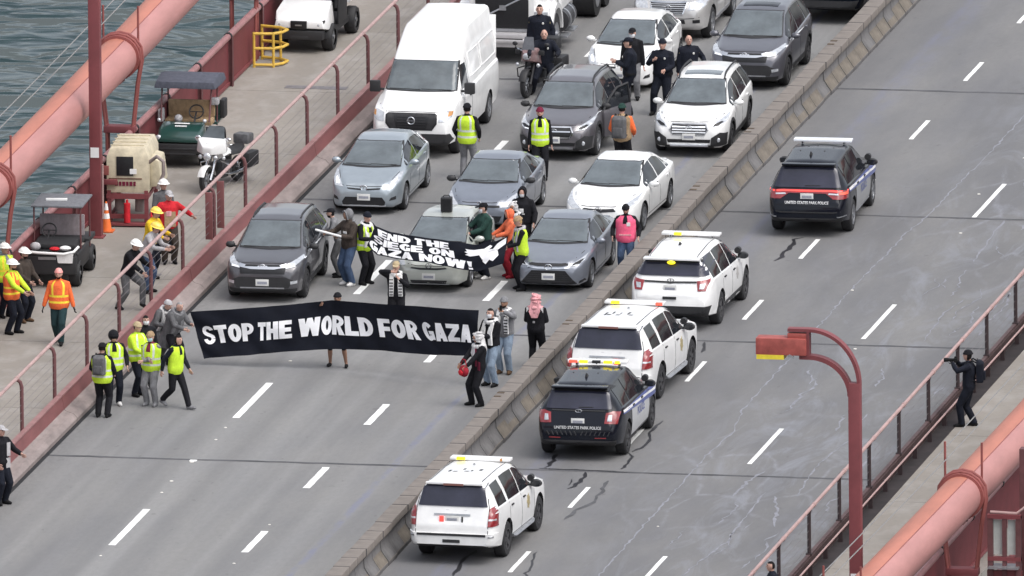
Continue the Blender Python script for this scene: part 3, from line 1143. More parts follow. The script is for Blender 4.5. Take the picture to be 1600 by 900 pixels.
    def outline_text(self, txt, axis, a, z, size, m, spacing=1.0, off=.006, bold=.012, shear=0.0, xs=1.0, name='lettering'):
        """flat lettering laid on the surface"""
        me = text_mesh(txt, size, bold, shear, xs)
        flip = -1 if axis == 'rear' else 1
        sy = {'front': Vector((0, -1, 0)), 'rear': Vector((0, 1, 0)), 'left': Vector((1, 0, 0)), 'right': Vector((-1, 0, 0)), 'top': Vector((0, 0, 1))}[axis]
        for v in me.vertices:
            if axis == 'top':
                p, nr = self.ray(axis, a - v.co.x * 1, z - v.co.y)
            elif axis in ('front', 'rear'):
                p, nr = self.ray(axis, a + flip * v.co.x, z + v.co.y)
            else:
                p, nr = self.ray(axis, a + (v.co.x if axis == 'left' else -v.co.x), z + v.co.y)
            v.co = p + sy * off
        me.materials.append(m)
        o = bpy.data.objects.new(name, me)
        col.objects.link(o)
        o.parent = self.root
        return o

    def lightbar(self, y, w_, m, mats_on, z_up=.06, h=.075, d=.24):
        z = self.ray('top', 0, y)[0].z + z_up
        b = MB().box((0, y, z + h / 2), (w_, d, h))
        for s in (-1, 1):
            b.box((s * w_ * .36, y, z - z_up / 2), (.06, .08, z_up + .02), 1)
        o = b.build('light_bar', [m, M['trim']], self.root, bevel=.015)
        for (x, ww, mm, side) in mats_on:                # lit or coloured lenses set into the bar
            yy = y + (d / 2 if side > 0 else -d / 2)
            MB().box((x, yy, z + h / 2), (ww, .03, h * .82)).build('beacon_lens', mm, o, bevel=.008)
            MB().box((x, yy - side * .04, z + h - .002), (ww, .08, .012)).build('beacon_lens', mm, o)
        return o


TXT = {}


def text_mesh(txt, size, bold=0.012, shear=0.0, xs=1.0, align='CENTER'):
    c = bpy.data.curves.new('lettering', 'FONT')
    c.body = txt
    c.size = size
    c.align_x = align
    c.offset = bold * size
    c.shear = shear
    c.resolution_u = 3
    o = bpy.data.objects.new('lettering', c)
    col.objects.link(o)
    bpy.context.view_layer.update()
    me = bpy.data.meshes.new_from_object(o.evaluated_get(bpy.context.evaluated_depsgraph_get()))
    bpy.data.objects.remove(o)
    for v in me.vertices:
        v.co.x *= xs
    return me

def mirror(poly):
    return [(-a, b_) for a, b_ in reversed(poly)]


def both(fn, name, poly, *a, **k):
    fn(name, poly, *a, **k)
    fn(name, mirror(poly), *a, **k)


def ring_emblem(car, axis, a, z, r, m=None, bar=False, rx=1.0):
    p, _ = car.ray(axis, a, z)
    sy = -1 if axis == 'front' else 1
    pts = [(a + rx * r * math.cos(t), p.y + sy * .016, z + r * math.sin(t)) for t in [2 * math.pi * i / 16 for i in range(17)]]
    mb = MB().tube(pts, r * .17, 6)
    if bar:
        mb.box((a, p.y + sy * .018, z), (r * 2.5, .014, r * .42))
    else:
        mb.box((a, p.y + sy * .012, z), (r * .35, .012, r * 1.7))
    return mb.build('emblem', m or M['chrome'], car.root)


def bar_front(car, name, z, x, h, m, axis='front', rise=0.0, off=.02, parent=None):
    """a horizontal bar that bends with the nose"""
    poly = [(-x, z + rise - h / 2), (-x * .5, z - h / 2), (x * .5, z - h / 2), (x, z + rise - h / 2), (x, z + rise + h / 2), (x * .5, z + h / 2), (-x * .5, z + h / 2), (-x, z + rise + h / 2)]
    return car.patch(name, poly, axis, m, off, step=.15, parent=parent)


# ---------------------------------------------------------------- compact crossover
def crossover(loc, label, group, pm, sunroof=False, plate=True, led=True):
    sp = dict(L=4.60, W=1.855, tr=.345, tw=.23, axles=(.92, 3.58), rim=.68, rimmat='alloyd',
              top=[(0, .60), (.03, .86), (.12, .95), (.45, 1.01), (1.12, 1.11), (1.98, 1.60), (2.35, 1.665), (3.0, 1.68), (3.8, 1.645), (4.2, 1.58), (4.48, 1.15), (4.56, .98), (4.6, .70)],
              belt=[(0, .50), (.05, .78), (.3, .90), (1.1, 1.00), (2.2, 1.03), (4.1, 1.13), (4.45, 1.05), (4.6, .62)],
              plan=[(0, .62), (.05, .74), (.18, .84), (.5, .905), (1.0, .925), (3.9, .925), (4.3, .885), (4.52, .78), (4.6, .68)],
              roof=[(0, .48), (.3, .66), (1.12, .76), (1.98, .60), (2.5, .60), (4.15, .57), (4.48, .68), (4.6, .55)],
              bot=[(0, .34), (.12, .22), (.9, .20), (3.8, .22), (4.45, .30), (4.6, .40)])
    c = Car('parked_car', sp, (loc[0], loc[1] - .92), 0, label, 'car', pm, group)
    c.windscreen(1.135, 1.57, .70, .575)
    c.sidewin([(1.35, 2.42), (2.50, 3.42), (3.50, 4.12)])
    c.patch('rear_window', [(-.62, 1.18), (.62, 1.18), (.53, 1.52), (-.53, 1.52)], 'rear', M['priv'], .008)
    c.doors([1.28, 2.46, 3.46])
    c.sills(M['trim'], .31, .20)
    c.arches(M['trim'], .075)
    c.mirrors(1.46, 1.07, M['trim'] if pm.name.startswith('char') else pm)
    # nose: chrome wing, grille, lamps, intake
    c.patch('grille', [(-.52, .70), (.52, .70), (.56, .90), (-.56, .90)], 'front', M['grille'], .008)
    g = bar_front(c, 'grille_wing', .845, .55, .075, M['chrome'], rise=.045, off=.025)
    c.patch('grille_slot', [(-.42, .865), (-.12, .865), (-.10, .90), (-.40, .90)], 'front', M['grille'], .032, parent=g)
    c.patch('grille_slot', [(.12, .865), (.42, .865), (.40, .90), (.10, .90)], 'front', M['grille'], .032, parent=g)
    ring_emblem(c, 'front', 0, .86, .062)
    both(c.patch, 'headlight', [(.53, .84), (.74, .87), (.885, .965), (.885, 1.03), (.76, .985), (.54, .915)], 'front', M['lamp'], .010)
    if led:
        both(c.strip, 'running_light', [(.54, .845), (.74, .872), (.875, .955), (.885, 1.02)], 'front', .035, M['led'], .016)
    c.patch('bumper_intake', [(-.62, .38), (.62, .38), (.72, .56), (.56, .63), (-.56, .63), (-.72, .56)], 'front', M['trim'], .008)
    both(c.patch, 'fog_lamp', [(.66, .47), (.80, .48), (.80, .54), (.66, .54)], 'front', M['lamp'], .014)
    c.patch('lower_bumper', [(-.78, .24), (.78, .24), (.80, .36), (.60, .36), (-.60, .36), (-.80, .36)], 'front', M['trim'], .012)
    c.strip('bumper_lip', [(-.52, .375), (.52, .375)], 'front', .028, M['steel'], .02)
    if plate:
        c.plateat('front', 0, .50)
    c.strip('bonnet_gap', [(-.78, .985), (-.5, .935), (.5, .935), (.78, .985)], 'front', .012, M['seam'], .003)
    c.wipers(-.62, 1.13, -.02, 1.125)
    c.wipers(.02, 1.13, .60, 1.125)
    both(c.patch, 'tail_lamp', [(.60, .92), (.86, .90), (.80, 1.40), (.66, 1.45), (.70, 1.05)], 'rear', M['redlens'], .01)
    c.plateat('rear', 0, .85)
    c.patch('rear_valance', [(-.8, .30), (.8, .30), (.82, .55), (-.82, .55)], 'rear', M['trim'], .01)
    if sunroof:
        c.patch('sunroof', [(-.42, 2.25), (.42, 2.25), (.42, 2.62), (-.42, 2.62)], 'top', M['glass'], .008)
    else:
        c.rails(M['trim'], .56, 2.2, 4.0, .03)
    return c


P = dict(
    charcoal=paint('charcoal_metallic', (0.085, 0.083, 0.092), .30, .35),
    gunmetal=paint('gunmetal_metallic', (0.112, 0.112, 0.130), .30, .4),
    silverblue=paint('silver_blue_metallic', (0.34, 0.385, 0.42), .32, .45),
    white=paint('gloss_white', (0.80, 0.80, 0.79), .30),
    vanwhite=paint('van_white', (0.84, 0.84, 0.83), .38),
    steelblue=paint('steel_blue_metallic', (0.205, 0.225, 0.265), .30, .4),
    beige=paint('pale_silver_green', (0.50, 0.52, 0.48), .34, .35),
    slate=paint('slate_blue_grey', (0.205, 0.222, 0.26), .30, .35),
    umber=paint('dark_grey_violet', (0.125, 0.118, 0.130), .30, .35),
    pearl=paint('pearl_silver', (0.52, 0.51, 0.50), .32, .4),
    black=paint('police_black', (0.003, 0.0045, 0.010), .25, coat=.45, spec=.15),
    roofgrey=paint('sky_sheen_black_roof', (0.10, 0.10, 0.105), .22),  # grey holds the sky's reflection as colour; no part uses it
)
LEFT = 'cars held up on the near carriageway'
c_ = crossover((1.56, 12.08), 'charcoal crossover with chrome grille wing in the lane beside the left kerb', LEFT, P['charcoal'])
c_.root.rotation_euler.z = R(1.6)
crossover((8.02, 39.1), 'dark grey crossover with sunroof and lit running lights beside the barrier', LEFT, P['gunmetal'], sunroof=True, plate=False)


# ---------------------------------------------------------------- hybrid hatchback, two generations
def hybrid(loc, label, pm, gen=3, stickers=()):
    L = 4.46 if gen == 3 else 4.45
    sp = dict(L=L, W=1.745 if gen == 3 else 1.725, tr=.315, tw=.20, axles=(.92, 3.62), rim=.70,
              top=[(0, .52), (.03, .68), (.12, .76), (.40, .84), (.98, 1.0), (1.95, 1.40), (2.35, 1.475), (2.7, 1.49), (3.4, 1.43), (4.05, 1.28), (4.36, 1.13), (4.42, .95), (4.46, .6)],
              belt=[(0, .44), (.05, .62), (.3, .76), (1.0, .93), (2.2, .96), (3.6, 1.03), (4.2, .98), (4.46, .55)],
              plan=[(0, .52), (.05, .66), (.18, .76), (.5, .84), (1.0, .868), (3.7, .865), (4.15, .80), (4.38, .70), (4.46, .60)],
              roof=[(0, .42), (.3, .58), (.98, .74), (1.95, .56), (2.5, .565), (3.4, .52), (4.05, .50), (4.4, .60)],
              bot=[(0, .26), (.12, .17), (.9, .17), (3.7, .18), (4.3, .26), (4.46, .36)])
    c = Car('parked_car', sp, (loc[0], loc[1] - .92), 0, label, 'car', pm, LEFT)
    c.windscreen(1.02, 1.385, .685, .54)
    c.sidewin([(1.12, 1.42), (1.50, 2.42), (2.50, 3.45), (3.52, 3.80)])
    c.patch('rear_window', [(-.55, 1.08), (.55, 1.08), (.46, 1.30), (-.46, 1.30)], 'rear', M['priv'], .008)
    c.doors([1.36, 2.46, 3.40])
    c.mirrors(1.50, .99)
    if gen == 3:
        both(c.patch, 'headlight', [(.50, .66), (.70, .68), (.80, .80), (.80, .93), (.72, .90), (.60, .78)], 'front', M['lamp'], .010)
        both(c.patch, 'lamp_reflector', [(.60, .71), (.68, .72), (.74, .80), (.72, .84), (.62, .77)], 'front', M['led'], .014)
        both(c.patch, 'upper_grille', [(.06, .60), (.38, .625), (.40, .655), (.08, .635)], 'front', M['grille'], .010)
        c.patch('bumper_intake', [(-.50, .25), (.50, .25), (.52, .33), (.44, .44), (-.44, .44), (-.52, .33)], 'front', M['grille'], .010)
        c.strip('bumper_lip', [(-.52, .235), (.52, .235)], 'front', .032, M['led'], .018)
        both(c.patch, 'fog_slot', [(.60, .36), (.74, .38), (.74, .46), (.64, .43)], 'front', M['trim'], .008)
        c.plateat('front', 0, .44)
        ring_emblem(c, 'front', 0, .66, .058, rx=1.35)
        c.strip('bonnet_gap', [(-.72, .92), (-.52, .70), (-.3, .685), (.3, .685), (.52, .70), (.72, .92)], 'front', .012, M['seam'], .003)
    else:
        both(c.patch, 'headlight', [(.55, .62), (.70, .64), (.79, .78), (.79, .92), (.70, .86), (.60, .72)], 'front', M['lamp'], .010)
        c.patch('upper_grille', [(-.44, .575), (-.2, .545), (.2, .545), (.44, .575), (.40, .60), (.2, .59), (-.2, .59), (-.40, .60)], 'front', M['grille'], .010)
        c.patch('bumper_intake', [(-.40, .22), (.40, .22), (.44, .30), (-.44, .30)], 'front', M['grille'], .010)
        c.strip('bumper_lip', [(-.48, .205), (.48, .205)], 'front', .03, M['led'], .016)
        c.plateat('front', 0, .385)
        ring_emblem(c, 'front', 0, .64, .055, rx=1.35)
        c.strip('bonnet_gap', [(-.70, .90), (-.5, .67), (-.3, .635), (.3, .635), (.5, .67), (.70, .90)], 'front', .012, M['seam'], .003)
    c.wipers(-.62, 1.03, .0, 1.02)
    c.wipers(-.02, 1.03, .60, 1.02)
    both(c.patch, 'tail_lamp', [(.56, .80), (.74, .80), (.70, 1.10), (.56, 1.12)], 'rear', M['redlens'], .01)
    c.plateat('rear', 0, .80)
    for a, z, w_, h in stickers:
        c.patch('windscreen_paper', [(a - w_, z - h), (a + w_, z - h), (a + w_, z + h), (a - w_, z + h)], 'front', M['letter'], .014)
    return c


hybrid((1.90, 22.80), 'silver blue hybrid hatchback in the left lane, nose towards the charcoal crossover', P['silverblue'], 3, [(-.55, 1.055, .06, .016)])
hybrid((5.16, 13.90), 'pale silver hatchback with a black loudspeaker box on its roof', P['beige'], 2)
hybrid((5.08, 38.4), 'white hatchback in the middle lane behind two officers', P['white'], 3, [(-.52, 1.06, .06, .018)])


# ---------------------------------------------------------------- saloons
def saloon(loc, label, pm, kind):
    d = dict(civic=dict(L=4.50, W=1.755, H=1.43), camry=dict(L=4.83, W=1.825, H=1.47), corolla=dict(L=4.64, W=1.78, H=1.435))[kind]
    L, W, H = d['L'], d['W'] / 2, d['H']
    k = L / 4.6
    sp = dict(L=L, W=d['W'], tr=.325, tw=.21, axles=(.92 * k, .92 * k + (2.70 if kind != 'camry' else 2.78)), rim=.72,
              top=[(0, .52), (.03, .68), (.12, .76), (.40, .83), (1.18 * k, .98), (2.02 * k, H - .08), (2.45 * k, H - .005), (2.9 * k, H), (3.35 * k, H - .09), (3.98 * k, 1.06), (4.45 * k, 1.03), (4.56 * k, .90), (L, .6)],
              belt=[(0, .44), (.05, .62), (.3, .75), (1.15 * k, .90), (2.2 * k, .92), (3.6 * k, .98), (4.3 * k, .96), (L, .55)],
              plan=[(0, .54 * W / .88), (.05, .68 * W / .88), (.18, .77 * W / .88), (.5, .965 * W), (1.0, W), (3.7 * k, W), (4.2 * k, .94 * W), (4.5 * k, .80 * W), (L, .66 * W)],
              roof=[(0, .42), (.3, .60), (1.18 * k, .76), (2.02 * k, .56), (2.5 * k, .565), (3.3 * k, .54), (3.98 * k, .70), (4.5 * k, .64)],
              bot=[(0, .26), (.12, .17), (.9, .16), (3.7 * k, .18), (4.4 * k, .27), (L, .36)])
    c = Car('parked_car', sp, (loc[0], loc[1] - sp['axles'][0]), 0, label, 'car', pm, LEFT)
    c.windscreen(1.005, H - .095, .69, .545)
    c.sidewin([(1.40 * k, 2.45 * k), (2.53 * k, 3.36 * k), (3.44 * k, 3.66 * k)])
    c.patch('rear_window', [(-.60, 1.09), (.60, 1.09), (.50, H - .10), (-.50, H - .10)], 'rear', M['priv'], .008)
    c.doors([1.36 * k, 2.50 * k, 3.46 * k])
    c.mirrors(1.55 * k, .95, M['trim'] if kind == 'civic' else None)
    c.strip('boot_gap', [(-.68, 4.0 * k), (-.66, 4.45 * k), (.66, 4.45 * k), (.68, 4.0 * k)], 'top', .012, M['seam'], .003)
    if kind == 'civic':
        both(c.patch, 'headlight', [(.50, .60), (.70, .62), (.80, .74), (.80, .84), (.70, .80), (.54, .68)], 'front', M['lamp'], .010)
        bar_front(c, 'grille', .62, .48, .05, M['grille'], off=.010)
        c.patch('bumper_intake', [(-.46, .24), (.46, .24), (.54, .40), (-.54, .40)], 'front', M['grille'], .010)
        ring_emblem(c, 'front', 0, .685, .045)
        for a, z, w_, h in ((.02, 1.30, .07, .018), (-.50, 1.12, .04, .04), (.46, 1.325, .03, .02), (-.05, 1.325, .05, .012)):
            c.patch('windscreen_paper', [(a - w_, z - h), (a + w_, z - h * 1.3), (a + w_, z + h * .6), (a - w_, z + h)], 'front', M['letter'], .014)
        both(c.patch, 'fog_slot', [(.62, .32), (.76, .34), (.76, .46), (.66, .42)], 'front', M['trim'], .008)
    elif kind == 'camry':
        both(c.patch, 'headlight', [(.40, .63), (.66, .65), (.83, .76), (.85, .90), (.78, .84), (.50, .70)], 'front', M['lamp'], .010)
        c.patch('grille', [(-.42, .60), (-.05, .57), (.05, .57), (.42, .60), (.36, .66), (.05, .645), (-.05, .645), (-.36, .66)], 'front', M['grille'], .010)
        ring_emblem(c, 'front', 0, .645, .055, rx=1.35)
        c.patch('bumper_intake', [(-.60, .24), (.60, .24), (.50, .46), (-.50, .46)], 'front', M['grille'], .010)
        both(c.patch, 'fog_lamp', [(.68, .34), (.80, .36), (.80, .44), (.68, .42)], 'front', M['lamp'], .010)
    else:
        both(c.patch, 'headlight', [(.42, .635), (.62, .65), (.80, .745), (.82, .85), (.75, .80), (.56, .70)], 'front', M['lamp'], .010)
        both(c.patch, 'lamp_bezel', [(.54, .655), (.72, .70), (.79, .78), (.72, .76), (.58, .70)], 'front', M['grille'], .015)
        bar_front(c, 'upper_grille', .665, .46, .045, M['grille'], rise=.02, off=.010)
        c.strip('grille_chrome', [(-.50, .625), (-.25, .60), (.25, .60), (.50, .625)], 'front', .035, M['chrome'], .014)
        c.patch('bumper_intake', [(-.66, .24), (.66, .24), (.60, .32), (.40, .545), (-.40, .545), (-.60, .32)], 'front', M['grille'], .010)
        for i in range(5):
            bar_front(c, 'grille_slat', .29 + i * .05, .55 - i * .035, .012, M['trim'], off=.016)
        c.strip('bumper_lip', [(-.66, .215), (.66, .215)], 'front', .022, M['steel'], .014)
        both(c.patch, 'fog_slot', [(.70, .24), (.82, .27), (.80, .33), (.72, .30)], 'front', M['grille'], .010)
        both(c.strip, 'fog_chrome', [(.68, .235), (.80, .262)], 'front', .02, M['chrome'], .016)
        ring_emblem(c, 'front', 0, .625, .065, rx=1.3)
        c.patch('windscreen_paper', [(-.62, 1.075), (-.52, 1.072), (-.52, 1.10), (-.62, 1.10)], 'front', M['letter'], .014)
        c.strip('sill_chrome', [(1.45 * k, .27), (3.25 * k, .29)], 'left', .03, M['steel'], .012)
    if kind != 'civic':
        c.plateat('front', 0, .40)
    c.strip('bonnet_gap', [(-.72, .88), (-.5, .72), (-.3, .70), (.3, .70), (.5, .72), (.72, .88)], 'front', .012, M['seam'], .003)
    c.wipers(-.62, 1.01, .0, 1.0)
    c.wipers(-.02, 1.01, .60, 1.0)
    both(c.patch, 'tail_lamp', [(.50, .78), (.76, .78), (.74, .94), (.50, .94)], 'rear', M['redlens'], .01)
    c.plateat('rear', 0, .72)
    return c


saloon((4.98, 21.15), 'blue grey saloon with papers behind its windscreen, second row middle lane', P['steelblue'], 'civic')
c_ = saloon((7.84, 21.15), 'plain white saloon beside the barrier behind the slate blue one', P['white'], 'camry')
c_.root.rotation_euler.z = R(-2.2)
saloon((7.94, 14.25), 'slate blue saloon beside the barrier and the person in pink vest', P['slate'], 'corolla')


# ---------------------------------------------------------------- estates with black cladding
def estate(loc, label, pm, dark):
    sp = dict(L=4.82, W=1.84, tr=.345, tw=.22, axles=(.98, 3.72), rim=.70, rimmat='alloyd' if not dark else 'alloy',
              top=[(0, .58), (.03, .80), (.12, .88), (.45, .95), (1.25, 1.08), (2.05, 1.52), (2.45, 1.595), (3.2, 1.61), (4.1, 1.56), (4.4, 1.50), (4.70, 1.08), (4.78, .92), (4.82, .65)],
              belt=[(0, .50), (.05, .72), (.3, .86), (1.2, .97), (2.3, 1.0), (4.3, 1.06), (4.65, 1.0), (4.82, .6)],
              plan=[(0, .60), (.05, .72), (.18, .82), (.5, .895), (1.0, .918), (4.1, .918), (4.5, .88), (4.75, .78), (4.82, .68)],
              roof=[(0, .48), (.3, .66), (1.25, .76), (2.05, .585), (2.6, .59), (4.3, .56), (4.7, .66)],
              bot=[(0, .34), (.12, .23), (.9, .21), (4.0, .22), (4.65, .30), (4.82, .40)])
    c = Car('parked_car', sp, (loc[0], loc[1] - .98), 0, label, 'car', pm, LEFT)
    c.windscreen(1.10, 1.50, .70, .56)
    c.sidewin([(1.45, 2.50), (2.58, 3.50), (3.58, 4.38)])
    c.patch('rear_window', [(-.62, 1.13), (.62, 1.13), (.53, 1.45), (-.53, 1.45)], 'rear', M['priv'], .008)
    c.doors([1.40, 2.54, 3.54])
    c.sills(M['trim'], .31, .20)
    c.arches(M['trim'], .08)
    c.mirrors(1.58, 1.04, M['trim'] if dark else None)
    c.rails(M['trim'], .545, 2.15, 4.25, .07)
    both(c.patch, 'headlight', [(.52, .74), (.72, .76), (.86, .86), (.875, .99), (.80, .93), (.58, .83)], 'front', M['lamp'], .010)
    both(c.patch, 'lamp_bezel', [(.56, .76), (.70, .775), (.80, .85), (.74, .86), (.60, .81)], 'front', M['grille'], .014)
    if dark:
        both(c.strip, 'running_light', [(.54, .755), (.70, .775), (.83, .86), (.865, .98)], 'front', .026, M['led'], .018)
    hexa = [(-.46, .70), (-.38, .58), (.38, .58), (.46, .70), (.40, .82), (-.40, .82)]
    g = c.patch('grille', hexa, 'front', M['grille'], .010)
    c.strip('grille_frame', hexa, 'front', .03, M['chrome'] if dark else M['steel'], .022, closed=True)
    for z in ((.72,) if dark else (.63, .69, .75)):
        bar_front(c, 'grille_slat', z, .40, .028, M['chrome'] if dark else M['led'], off=.022)
    ring_emblem(c, 'front', 0, .74, .042, rx=1.8, m=M['chrome'])
    c.plateat('front', 0, .525, off=.03)
    c.patch('bumper_intake', [(-.50, .38), (.50, .38), (.52, .46), (-.52, .46)], 'front', M['grille'], .010)
    both(c.patch, 'fog_housing', [(.52, .30), (.84, .30), (.87, .58), (.72, .62), (.54, .50)], 'front', M['trim'], .028, step=.05, depth=.05)
    p, _ = c.ray('front', .70, .44)
    for s in (-1, 1):
        MB().ell((s * .70, p.y - .03, .45), (.055, .02, .055), 12, 6).build('fog_lamp', M['lamp'], c.root, True)
    c.patch('lower_bumper', [(-.60, .24), (.60, .24), (.56, .32), (-.56, .32)], 'front', M['trim'], .012)
    c.patch('skid_plate', [(-.46, .285), (.46, .285), (.46, .345), (-.46, .345)], 'front', M['led'] if not dark else M['steel'], .020)
    c.strip('bonnet_gap', [(-.76, .96), (-.5, .86), (.5, .86), (.76, .96)], 'front', .012, M['seam'], .003)
    c.wipers(-.62, 1.10, .0, 1.09)
    c.wipers(-.02, 1.10, .60, 1.09)
    both(c.patch, 'tail_lamp', [(.60, .84), (.84, .84), (.80, 1.10), (.60, 1.10)], 'rear', M['redlens'], .01)
    c.plateat('rear', 0, .80)
    if not dark:
        c.patch('sunroof', [(-.44, 2.35), (.44, 2.35), (.44, 2.75), (-.44, 2.75)], 'top', M['screen'], .008)
        c.patch('windscreen_paper', [(-.07, 1.135), (.05, 1.135), (.05, 1.15), (-.07, 1.15)], 'front', M['letter'], .014)
    else:
        # driver's door standing open, hinged at its front edge
        dr = MB()
        ang = R(27)
        hy, hx = 1.46, .925
        def D(t, z, o=0.0):            # t metres back from the hinge
            return (hx + math.sin(ang) * t + o * math.cos(ang), hy + math.cos(ang) * t - o * math.sin(ang), z)
        outl = [(0, .34), (1.02, .36), (1.05, .70), (1.05, 1.02), (0, .98)]
        dr.loft([[D(t, z, .045) for t, z in outl], [D(t, z, -.045) for t, z in outl]], 0)
        door = dr.build('open_door', pm, c.root, bevel=.02)
        fr = MB()
        arch = [(.02, .98), (.22, 1.22), (.52, 1.45), (.95, 1.50), (1.05, 1.02)]
        fr.tube([D(t, z) for t, z in arch], .028, 6)
        fr.build('window_frame', M['trim'], door, True)
        MB().add([D(t, z) for t, z in arch], [tuple(range(5))]).build('door_glass', M['glass'], door)
        MB().add([D(t, z, -.052) for t, z in [(.05, .42), (.98, .42), (.98, .95), (.05, .92)]], [(3, 2, 1, 0)]).build('door_card', M['trim'], door)
        c.patch('door_opening', [(1.50, .36), (2.50, .36), (2.50, 1.02), (1.48, 1.0)], 'left', M['dark'], .010)
    return c


estate((5.12, 29.95), 'dark grey estate car with its driver door open', P['umber'], True)
c_ = estate((8.22, 30.80), 'white estate car with black roof rails and sunroof beside the barrier', P['white'], False)
c_.root.rotation_euler.z = R(2.0)


# ---------------------------------------------------------------- silver luxury off-roader at the top edge
def offroader(loc, label, pm):
    sp = dict(L=4.78, W=1.88, tr=.375, tw=.25, axles=(.92, 3.71), rim=.66,
              top=[(0, .66), (.03, .92), (.12, 1.0), (.45, 1.06), (1.25, 1.17), (1.95, 1.70), (2.35, 1.80), (3.2, 1.84), (4.3, 1.80), (4.55, 1.70), (4.72, 1.2), (4.78, .75)],
              belt=[(0, .55), (.05, .84), (.3, .97), (1.2, 1.08), (2.3, 1.10), (4.4, 1.16), (4.78, .7)],
              plan=[(0, .62), (.05, .75), (.18, .85), (.5, .92), (1.0, .94), (4.1, .94), (4.55, .90), (4.78, .74)],
              roof=[(0, .5), (.3, .68), (1.25, .78), (1.95, .62), (2.6, .62), (4.4, .60), (4.75, .66)],
              bot=[(0, .40), (.12, .30), (.9, .27), (4.0, .28), (4.78, .42)])
    c = Car('parked_car', sp, (loc[0], loc[1] - .92), 0, label, 'car', pm, LEFT)
    c.windscreen(1.20, 1.68, .72, .60)
    c.sidewin([(1.42, 2.45), (2.53, 3.45), (3.53, 4.42)])
    c.doors([1.38, 2.49, 3.49])
    c.mirrors(1.55, 1.16)
    both(c.patch, 'headlight', [(.48, .80), (.76, .82), (.88, .90), (.88, 1.03), (.76, 1.02), (.52, .98)], 'front', M['lamp'], .010)
    g = c.patch('grille', [(-.36, .72), (.36, .72), (.46, .98), (-.46, .98)], 'front', M['grille'], .010)
    for i in range(5):
        bar_front(c, 'grille_slat', .755 + i * .045, .35 + i * .02, .018, M['steel'], off=.018)
    c.strip('grille_frame', [(-.36, .72), (.36, .72), (.46, .98), (-.46, .98)], 'front', .03, M['chrome'], .02, closed=True)
    ring_emblem(c, 'front', 0, .86, .06, rx=1.3)
    c.patch('bumper_intake', [(-.42, .48), (.42, .48), (.40, .58), (-.40, .58)], 'front', M['grille'], .010)
    both(c.patch, 'fog_lamp', [(.60, .50), (.76, .50), (.76, .58), (.60, .58)], 'front', M['grille'], .010)
    c.strip('bumper_gap', [(-.86, .64), (-.4, .60), (.4, .60), (.86, .64)], 'front', .014, M['seam'], .004)
    c.sills(M['steel'], .36, .14)
    c.rails(M['steel'], .58, 2.2, 4.3, .06)
    c.patch('rear_window', [(-.66, 1.28), (.66, 1.28), (.58, 1.66), (-.58, 1.66)], 'rear', M['priv'], .008)
    both(c.patch, 'tail_lamp', [(.72, .90), (.88, .90), (.86, 1.2), (.72, 1.2)], 'rear', M['redlens'], .01)
    return c


offroader((5.12, 44.75), 'pearl silver off-roader cut by the top edge, with broad slatted grille', P['pearl'])


